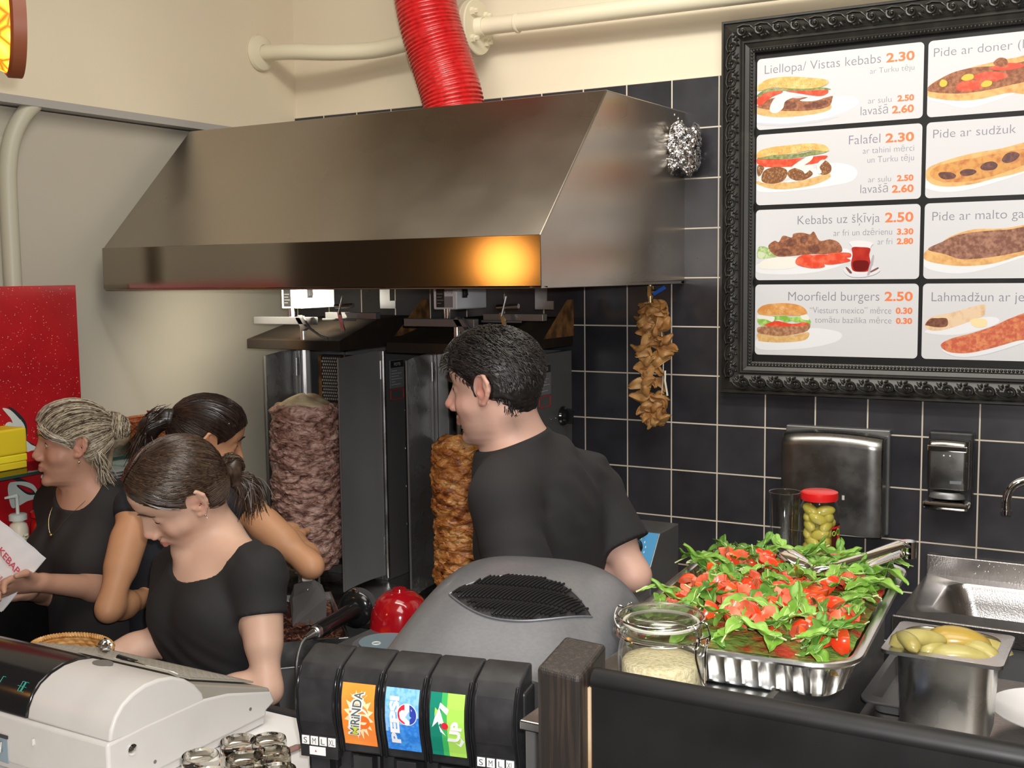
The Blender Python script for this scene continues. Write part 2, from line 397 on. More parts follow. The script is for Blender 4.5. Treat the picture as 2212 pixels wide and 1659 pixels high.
# ------------------------------------------------------------------ text helper
def text_geo(body, bold=0.0, spacing=1.0):
    c = bpy.data.curves.new('tmp_text', 'FONT'); c.body = body; c.size = 1.0; c.offset = bold; c.space_character = spacing; c.resolution_u = 4
    o = bpy.data.objects.new('tmp_text', c); COL.objects.link(o)
    dg = bpy.context.evaluated_depsgraph_get(); me = bpy.data.meshes.new_from_object(o.evaluated_get(dg))
    vs = [(v.co.x, v.co.y) for v in me.vertices]; fs = [tuple(p.vertices) for p in me.polygons]
    bpy.data.objects.remove(o); bpy.data.curves.remove(c); bpy.data.meshes.remove(me)
    return vs, fs
CAPH = max(y for x, y in text_geo('H')[0])
def put_text(g, body, fn, x0, x1, cap, bold=0.0, mi=0, spacing=1.0, shear=0):
    """lay text on a surface: fn(u, v) -> point; u from x0 to x1, baseline v=0, capitals cap high"""
    vs, fs = text_geo(body, bold/max(cap/CAPH,1e-6) if bold else 0.0, spacing)
    if not vs: return
    a = min(v[0] for v in vs); b = max(v[0] for v in vs); s = (x1-x0)/(b-a); k = cap/CAPH
    g.add([fn(x0+(x-a)*s+shear*y*k, y*k) for x, y in vs], fs, mi)

# ------------------------------------------------------------------ doner grills
dm('label_black', (.02,.02,.02), .4)
dm('label_grey', (.30,.31,.33), .35, .5)
dm('motor_white', (.72,.74,.76), .3, .3)
dm('mesh_light', (.55,.55,.55), .4, .8)
def grill(x0, first):
    """x0 = the x of the right side face"""
    XL = x0-.36; YF = -.36; YB = -.10; ZB = .80; ZT = 1.555
    if first: lab = 'left steel doner grill, behind the large pale kebab and beside the cream wall'
    else: lab = 'right steel doner grill, behind the man in the black shirt'
    t = thing('doner_grill', (x0-.18, -.25, ZB), lab, 'grill', 'vertical doner grills')
    g = G(); g.box((x0-.018,YF,ZB),(x0,YB,ZT)); g.box((XL,YF,ZB),(XL+.018,YB,ZT)); g.box((XL+.018,YB-.02,ZB),(x0-.018,YB,ZT)); g.box((XL+.018,YF,ZB),(x0-.018,YB-.02,ZB+.03))
    g.box((x0-.06,YF,ZB+.03),(x0-.018,YF+.012,ZT)); g.box((XL+.018,YF,ZB+.03),(XL+.06,YF+.012,ZT))
    obj('body', g, M('steel_dark'), t, smooth=0, bevel=.003)
    g = G().box((XL+.06,YF+.04,ZB+.05),(x0-.06,YF+.05,ZT-.02)); back = obj('burner_back', g, M('rust'), t, smooth=0)
    for k in range(2):                                   # burner columns with light mesh
        cx = XL+.13+.10*k
        for j in range(4):
            z0 = ZB+.06+.172*j
            g = G().box((cx-.042,YF+.022,z0),(cx+.042,YF+.04,z0+.16)); bu = obj('burner', g, M('grime'), t, smooth=0, bevel=.003)
            if j > 0 or True:
                g = G()
                for a in range(9):
                    for b2 in range(14):
                        c = Vector((cx-.034+.0085*a+(.00425 if b2 % 2 else 0), YF+.020, z0+.012+.0105*b2))
                        g.obox(c, (.0016,0,.0022), (0,.0012,0), (-.0016,0,.0022))
                obj('burner_mesh', g, M('mesh_light'), bu, smooth=0)
    # sloping grease canopy over the burner
    g = G(); yF = -.585
    a0, a1 = XL-.01, x0+.005
    vs = [(a0,yF,1.570),(a1,yF,1.570),(a1,yF,1.600),(a0,yF,1.600),(a0+.035,-.36,1.660),(a1-.015,-.36,1.660),(a1,YB,1.660),(a0+.03,YB,1.660),(a1,YB,1.570),(a0,YB,1.570),(a1,-.36,1.57),(a0,-.36,1.57)]
    g.add(vs, [(0,1,2,3),(3,2,5,4),(4,5,6,7),(1,10,8,6,5,2),(0,3,4,7,9,11),(0,11,10,1),(11,9,8,10),(6,8,9,7)])
    obj('canopy', g, M('grime'), t, smooth=0, bevel=.002)
    g = G().add([(x0+.006,-.30,1.60),(x0+.006,YB,1.60),(x0+.006,YB,1.715),(x0+.006,-.14,1.715)], [(0,1,2,3)])
    obj('side_plate', g, M('rust'), t, smooth=0, solid=.003)
    # wind shields hinged at the front corners
    def shield(name, xa, ya, xb, yb, mt):
        d = Vector((xb-xa, yb-ya, 0)); nrm = Vector((d.y, -d.x, 0)).normalized(); g = G(); k = 10
        def fn(u, v, off):
            p = Vector((xa, ya, 0))+d*u + nrm*(.012*sin(pi*u)+off); return (p.x, p.y, (ZB+.02)+(ZT-.008*u-ZB-.02)*v)
        g.grid(lambda u,v: fn(u,v,0), k, 2)
        g.grid(lambda u,v: fn(u,v,-.002), k, 2)
        o = obj(name, g, mt, t, smooth=30)
        for zz in (ZB+.12, ZT-.06):
            gg = G().tube([(xa,ya,zz-.03),(xa,ya,zz+.03)], .006, 10); obj('hinge', gg, M('steel'), o)
        gg = G().tube([fn(1,0,0),fn(1,1,0)], .0035, 8); obj('edge_fold', gg, M('steel_dark'), o)
        return o
    shield('shield', x0-.006, YF-.005, x0-.002, -.585, M('steel_shield'))
    shield('shield', XL+.004, YF-.005, x0-.305, -.575, M('steel'))
    g = G().tube([(x0-.001,YF+.004,ZB+.01),(x0-.001,YF+.004,ZT)], .007, 10); obj('corner_bead', g, M('steel'), t)
    # nameplate, red sticker frame and knobs on the right side
    g = G(); px = x0+.001
    def onside(u, v): return (px, u, v)
    g.box((x0,-.322,1.43),(px,-.245,1.522)); lb = obj('nameplate', g, M('label_grey'), t, smooth=0)
    g = G().box((px,-.320,1.497),(px+.0006,-.247,1.520)); obj('nameplate_band', g, M('label_black'), lb, smooth=0)
    g = G(); put_text(g, 'POTIS', lambda u,v:(px+.001,u,v+1.503), -.300, -.265, .010)
    for r in range(6): g.box((px,-.315,1.486-.009*r),(px+.0005,-.315+[.03,.055,.04,.06,.02,.05][r],1.4875-.009*r))
    obj('nameplate_text', g, M('motor_white'), lb, smooth=0, doubles=False)
    g = G()
    for a, b2 in (((-.320,1.392),(-.247,1.394)),((-.320,1.424),(-.247,1.426)),((-.320,1.392),(-.318,1.426)),((-.249,1.392),(-.247,1.426))): g.box((x0,a[0],a[1]),(px,b2[0],b2[1]))
    obj('warning_sticker', g, M('red_plastic'), t, smooth=0)
    for k in range(4):
        z = 1.352-.128*k; y = -.168
        g = G().lathe([(0,0),(.030,0),(.031,.004),(.028,.010),(.022,.012),(.020,.022),(0,.023)], 28, (x0,y,z), DX, close=False)
        kn = obj('knob', g, M('black_gloss'), t)
        g = G().obox((x0+.028,y,z), (.010,0,0),(0,.006,.0),(0,0,.024)); obj('knob_grip', g, M('black_gloss'), kn, smooth=0, bevel=.003)
        for q in range(2):
            g = G().lathe([(0,.004),(.003,.003),(.004,0)], 8, (x0,y-.045-.03*q,z), DX, close=False); obj('indicator', g, M('chrome'), t)
    # spit drive above: motor box, switch, rating plate, arms
    mx = x0-.25 if first else x0-.222
    my = -.55
    g = G().box((mx,my,1.697),(mx+.081,my+.165,1.762)); mb = obj('motor_box', g, M('motor_white'), t, smooth=0, bevel=.003)
    g = G().box((mx+.010,my-.001,1.703),(mx+.038,my,1.760)); obj('rating_plate', g, M('label_black'), mb, smooth=0)
    g = G().box((mx+.039,my-.001,1.703),(mx+.068,my,1.735)); g.box((mx+.040,my-.0012,1.725),(mx+.067,my,1.7265)); obj('rating_field', g, M('label_grey'), mb, smooth=0)
    g = G(); put_text(g, 'POTIS', lambda u,v:(u,my-.0015,v+1.744), mx+.040, mx+.068, .009, bold=.0004); 
    for r in range(4): g.box((mx+.013,my-.0013,1.741-.009*r),(mx+.013+[.02,.016,.022,.014][r],my-.001,1.743-.009*r))
    obj('rating_text', g, M('label_grey'), mb, smooth=0, doubles=False)
    g = G().box((mx+.081,my+.028,1.730),(mx+.084,my+.052,1.758)); g.obox((mx+.086,my+.040,1.744),(.003,0,.002),(0,.008,0),(-.001,0,.008)); obj('switch', g, M('black_plastic'), mb, smooth=0)
    sx, sy = mx+.062, -.572
    g = G().tube([(sx,sy,1.70),(sx,sy,1.652)], .010, 14); obj('drive_sleeve', g, M('chrome'), t)
    g = G().box((mx-.065,-.610,1.650),(mx+.175,-.585,1.673)); obj('cross_bar', g, M('steel_dark'), t, smooth=0, bevel=.002)
    g = G().obox((mx+.125,-.60,1.655),(.014,0,-.020),(0,.010,0),(.006,0,.004)); g.tube([(mx+.14,-.612,1.675),(mx+.18,-.63,1.64),(mx+.23,-.64,1.618),(mx+.255,-.64,1.612)], .004, 8); obj('locking_lever', g, M('steel_dark'), t, smooth=30)
    g = G().box((mx+.150,-.52,1.665),(mx+.345,-.495,1.685)); g.tube([(mx+.16,-.545,1.664),(mx+.29,-.545,1.664)], .004, 8); obj('support_arm', g, M('steel_dark'), t, smooth=0, bevel=.0015)
    g = G().tube([(mx+.245,-.55,1.735),(mx+.235,-.56,1.68)], .0035, 8); g.tube([(mx+.215,-.55,1.705),(mx+.285,-.55,1.708)], .007, 12)
    g.obox((mx+.24,-.555,1.66),(.006,0,.002),(0,.002,0),(-.008,0,.03)); obj('clamp_screw', g, M('steel'), t, smooth=30)
    g = G(); po = [(mx+.20,1.765),(mx+.24,1.765),(mx+.24,1.715),(mx+.262,1.715),(mx+.262,1.690),(mx+.20,1.690)]
    g.prism(po, lambda u,v,w_: (u, w_, v), -.30, -.296); obj('bracket', g, M('steel_dark'), t, smooth=0)
    return t, (sx, sy)
g1, s1 = grill(-.25, True)
g2, s2 = grill(.30, False)

# ------------------------------------------------------------------ kebabs on their spits
def meat_mat(name, cols, rough, bsc, csc=27):
    m = bpy.data.materials.new(name); m.use_nodes = True
    N = m.node_tree.nodes; L = m.node_tree.links; b = N['Principled BSDF']
    tc = N.new('ShaderNodeTexCoord')
    mp = N.new('ShaderNodeMapping'); mp.inputs['Scale'].default_value = (1,1,1.9); L.new(tc.outputs['Object'], mp.inputs[0])
    n1 = N.new('ShaderNodeTexNoise'); n1.inputs['Scale'].default_value = csc; n1.inputs['Detail'].default_value = 8; n1.inputs['Distortion'].default_value = 1.1; L.new(mp.outputs[0], n1.inputs['Vector'])
    r = N.new('ShaderNodeValToRGB'); e = r.color_ramp.elements
    while len(e) < len(cols): e.new(.5)
    for k, (p, c) in enumerate(cols): e[k].position = p; e[k].color = (*c, 1)
    L.new(n1.outputs[0], r.inputs[0]); L.new(r.outputs[0], b.inputs['Base Color'])
    n2 = N.new('ShaderNodeTexNoise'); n2.inputs['Scale'].default_value = bsc; n2.inputs['Detail'].default_value = 6; n2.inputs['Distortion'].default_value = .6; L.new(mp.outputs[0], n2.inputs['Vector'])
    bp = N.new('ShaderNodeBump'); bp.inputs['Strength'].default_value = .9; bp.inputs['Distance'].default_value = .012
    L.new(n2.outputs[0], bp.inputs['Height']); L.new(bp.outputs[0], b.inputs['Normal'])
    b.inputs['Roughness'].default_value = rough
    b.inputs['Specular IOR Level'].default_value = .6
    return m
MT['beef'] = meat_mat('beef', [(.30,(.055,.026,.016)),(.41,(.20,.095,.07)),(.53,(.37,.21,.17)),(.66,(.52,.35,.30))], .38, 55)
MT['chicken'] = meat_mat('chicken', [(.28,(.10,.022,.006)),(.42,(.30,.090,.018)),(.55,(.47,.19,.045)),(.70,(.58,.34,.13))], .26, 42, 17)
dm('fat_cap', (.44,.37,.25), .4, noise=(18,(.27,.17,.10),.42,.66,6,(1,1,3)), bump=(30,.6,.006,(1,1,2.5)))
def slices(g, seed, n, prof, cx, cy, zb, zt, lo, hi):
    """overlapping thin slices of meat pressed round the spit"""
    r = np.random.default_rng(seed)
    for k in range(n):
        z = zb + (zt-zb)*r.random(); a = r.uniform(0, 2*pi); R = prof((z-zb)/(zt-zb))
        wd = r.uniform(lo, hi); ht = wd*r.uniform(.18,.42); thick = r.uniform(.004,.009)
        da = wd/R; tilt = r.uniform(-.35,.35); ph = r.uniform(0,6); nu, nv = 7, 4
        def fn(u, v, s=1):
            uu = (u-.5); vv = (v-.5)
            e = max(0, 1-(2*abs(uu))**2.6)**.5
            zz = z + (vv*ht*e) + tilt*uu*wd*.5 + .004*sin(9*uu+ph)
            aa = a + uu*da + .05*sin(7*vv+ph)
            rad = R + thick*(1-(2*vv)**2)*e + .0035*sin(8*uu+3*vv+ph) - .004*(1-e)
            return (cx+rad*cos(aa), cy+rad*sin(aa), zz)
        g.grid(fn, nu, nv)
def kebab(x, y, zb, zt, prof, m, cap, lab, seed, n, spit_top):
    t = thing('doner_kebab', (x, y, zb-.08), lab, 'kebab', 'doner kebabs on spits')
    g = G(); r = np.random.default_rng(seed)
    ph = r.uniform(0, 6, 12)
    def fn(u, v):
        a = 2*pi*u; R = prof(v)
        R += .004*sin(5*a+40*v+ph[0]) + .004*sin(9*a-57*v+ph[1]) + .003*sin(3*a+83*v+ph[2]) + r.uniform(-.0015,.0015)
        return (x+R*cos(a), y+R*sin(a), zb+(zt-zb)*v + .004*sin(4*a+ph[3]))
    g.grid(fn, 72, 90, cu=True); k = 90
    g.f.append(tuple(i*k for i in range(71,-1,-1))); g.m.append(0); g.f.append(tuple(i*k+k-1 for i in range(72))); g.m.append(0)
    slices(g, seed+1, n, prof, x, y, zb+.006, zt-.01, .035, .095)
    obj('meat', g, M(m), t, smooth=50, doubles=False)
    if cap:
        g = G(); R0 = prof(.97)
        def fc(u, v):
            a = 2*pi*u; R = R0*(1-v)**.55 + .003*sin(5*a+9*v)
            return (x+R*cos(a), y+R*sin(a), zt-.028+.062*v**.8+.003*sin(3*a+6*v))
        g.grid(fc, 48, 10, cu=True)
        obj('fat_cap', g, M('fat_cap'), t, smooth=60)
    g = G().tube([(x,y,zb-.09),(x,y,zt+.02),(x,y,spit_top-.07)], .0065, 4, mi=0); g.tube([(x,y,spit_top-.075),(x,y,spit_top)], .0095, 14)
    obj('spit', g, M('steel'), t, smooth=30)
    g = G().lathe([(0,0),(.05,0),(.05,.006),(0,.006)], 28, (x,y,zb-.02), close=False); obj('spit_plate', g, M('steel'), t)
    for k in range(3):
        g = G().tube([(x+.035*cos(2*k),y+.035*sin(2*k),zb-.09),(x+.035*cos(2*k),y+.035*sin(2*k),zb)], .004, 8); obj('spit_prong', g, M('steel'), t)
    return t
def pr1(v): return .106*(.80+.2*min(1,v/.10)**.7)*(1-.02*cos(6*v)) if v < .95 else .106*(1-.16*((v-.95)/.05)**2)
def pr2(v): return .074*(.80+.2*min(1,v/.06))*(1+.05*cos(9*v+.4)) if v < .93 else .074*(1+.05*cos(9*v+.4))*(1-.35*((v-.93)/.07)**2)
kebab(-.396, -.572, .885, 1.400, pr1, 'beef', True, 'large pale beef doner kebab on the left spit with a fat cap', 11, 380, 1.655)
kebab(.172, -.572, .885, 1.335, pr2, 'chicken', False, 'golden brown chicken doner kebab on the right spit beside the man', 23, 330, 1.655)

# ------------------------------------------------------------------ gas cock and the string of dried meat
t = thing('gas_valve', (.577,-.12,1.70), 'small brass gas valve with a blue handle under the hood', 'valve')
g = G().tube([(.577,-.12,1.785),(.577,-.12,1.755)], .0055, 12); g.lathe([(0,0),(.011,0),(.011,.03),(0,.03)], 6, (.577,-.12,1.726), close=False)
g.lathe([(0,0),(.008,0),(.009,.02),(0,.02)], 12, (.577,-.12,1.706), close=False); obj('valve_body', g, M('brass'), t, smooth=30)
g = G().tube([(.577,-.12,1.741),(.600,-.12,1.738)], .006, 10); obj('spindle', g, M('brass'), t)
g = G().obox((.607,-.122,1.742), (.019,0,.011),(0,.004,0),(-.003,0,.005)); obj('handle', g, M('blue_plastic'), t, smooth=0, bevel=.002)
dm('dried_meat', (.34,.155,.045), .5, noise=(30,(.50,.28,.10),.4,.65,5), bump=(60,.6,.004))
t = thing('meat_garland', (.585,-.10,1.335), 'string of brown dried meat slices hanging from the brass valve', 'dried meat')
r = np.random.default_rng(5)
loop = [( .583+.030*sin(2*pi*k/40), -.105, 1.52+.165*cos(2*pi*k/40)) for k in range(40)]
obj('string', G().tube(loop+[loop[0]], .0014, 6), M('rubber_white'), t)
obj('string_knot', G().tube([(.622,-.112,1.50),(.624,-.118,1.47),(.632,-.118,1.425)], .003, 6), M('rubber_white'), t)
for k in range(88):
    a = 2*pi*(k+.5*r.random())/88; cx, cz = .583+.027*sin(a), 1.52+.170*cos(a)
    if .9 < a < 2.2 and r.random() < .35: continue
    if a > pi-0.4 and a < pi+.5: cz -= r.uniform(0,.012)
    ln = r.uniform(.026,.044); wd = r.uniform(.012,.021); tl = r.uniform(-1.0,1.0); ax = Vector((cos(tl), r.uniform(-.5,.5), sin(tl))).normalized()
    ud = Vector((-ax.z,0,ax.x)); dep = ax.cross(ud).normalized(); ph = r.uniform(0,6); cc = Vector((cx+r.uniform(-.018,.018), -.106+r.uniform(-.014,.012), cz))
    g = G()
    def fs(u, v):
        th = 2*pi*u; e = (sin(pi*min(max(v,.02),.98)))**.55
        return cc + ax*ln*(v-.5)*1.7 + ud*(wd*e*cos(th)+.008*sin(5*v+ph)) + dep*(.0055*e*sin(th)+.009*cos(6*v+ph)+.004*sin(3*th+ph))
    g.grid(fs, 12, 9, cu=True)
    obj('meat_slice', g, M('dried_meat'), t, smooth=50, doubles=False)
MENU_TEXT = [
 (0, 'Liellopa/ Vistas kebabs', 0, 0.891, 1.22, 2.367, 0.025),
 (0, '2.30', 1, 1.234, 1.309, 2.3665, 0.023),
 (0, 'ar Turku tēju', 0, 1.191, 1.309, 2.339, 0.015),
 (0, 'ar sulu', 0, 1.187, 1.25, 2.258, 0.016),
 (0, '2.50', 1, 1.266, 1.31, 2.258, 0.015),
 (0, 'lavašā', 0, 1.167, 1.241, 2.2275, 0.024),
 (0, '2.60', 1, 1.252, 1.31, 2.2265, 0.019),
 (1, 'Falafel', 0, 1.136, 1.222, 2.149, 0.025),
 (1, '2.30', 1, 1.236, 1.312, 2.1485, 0.023),
 (1, 'ar tahini mērci', 0, 1.175, 1.313, 2.121, 0.017),
 (1, 'un Turku tēju', 0, 1.188, 1.313, 2.095, 0.017),
 (1, 'ar sulu', 0, 1.191, 1.253, 2.041, 0.016),
 (1, '2.50', 1, 1.269, 1.313, 2.041, 0.015),
 (1, 'lavašā', 0, 1.17, 1.245, 2.0115, 0.024),
 (1, '2.60', 1, 1.256, 1.314, 2.01, 0.019),
 (2, 'Kebabs uz šķīvja', 0, 0.993, 1.225, 1.93, 0.025),
 (2, '2.50', 1, 1.239, 1.315, 1.929, 0.025),
 (2, 'ar fri un dzērienu', 0, 1.097, 1.259, 1.894, 0.018),
 (2, '3.30', 1, 1.272, 1.316, 1.894, 0.015),
 (2, 'ar fri', 0, 1.22, 1.26, 1.867, 0.017),
 (2, '2.80', 1, 1.272, 1.316, 1.8675, 0.015),
 (3, 'Moorfield burgers', 0, 0.968, 1.228, 1.7095, 0.026),
 (3, '2.50', 1, 1.242, 1.318, 1.71, 0.024),
 (3, '“Viesturs mexico” mērce', 0, 1.032, 1.261, 1.6735, 0.018),
 (3, '0.30', 1, 1.273, 1.318, 1.674, 0.016),
 (3, 'tomātu bazilika mērce', 0, 1.047, 1.262, 1.646, 0.017),
 (3, '0.30', 1, 1.274, 1.318, 1.646, 0.015),
 (4, 'Pide ar doner (l', 0, 1.359, 1.582, 2.3675, 0.023),
 (5, 'Pide ar sudžuk', 0, 1.362, 1.569, 2.151, 0.023),
 (6, 'Pide ar malto ga', 0, 1.365, 1.595, 1.9285, 0.024),
 (7, 'Lahmadžun ar je', 0, 1.368, 1.602, 1.7085, 0.025),
]
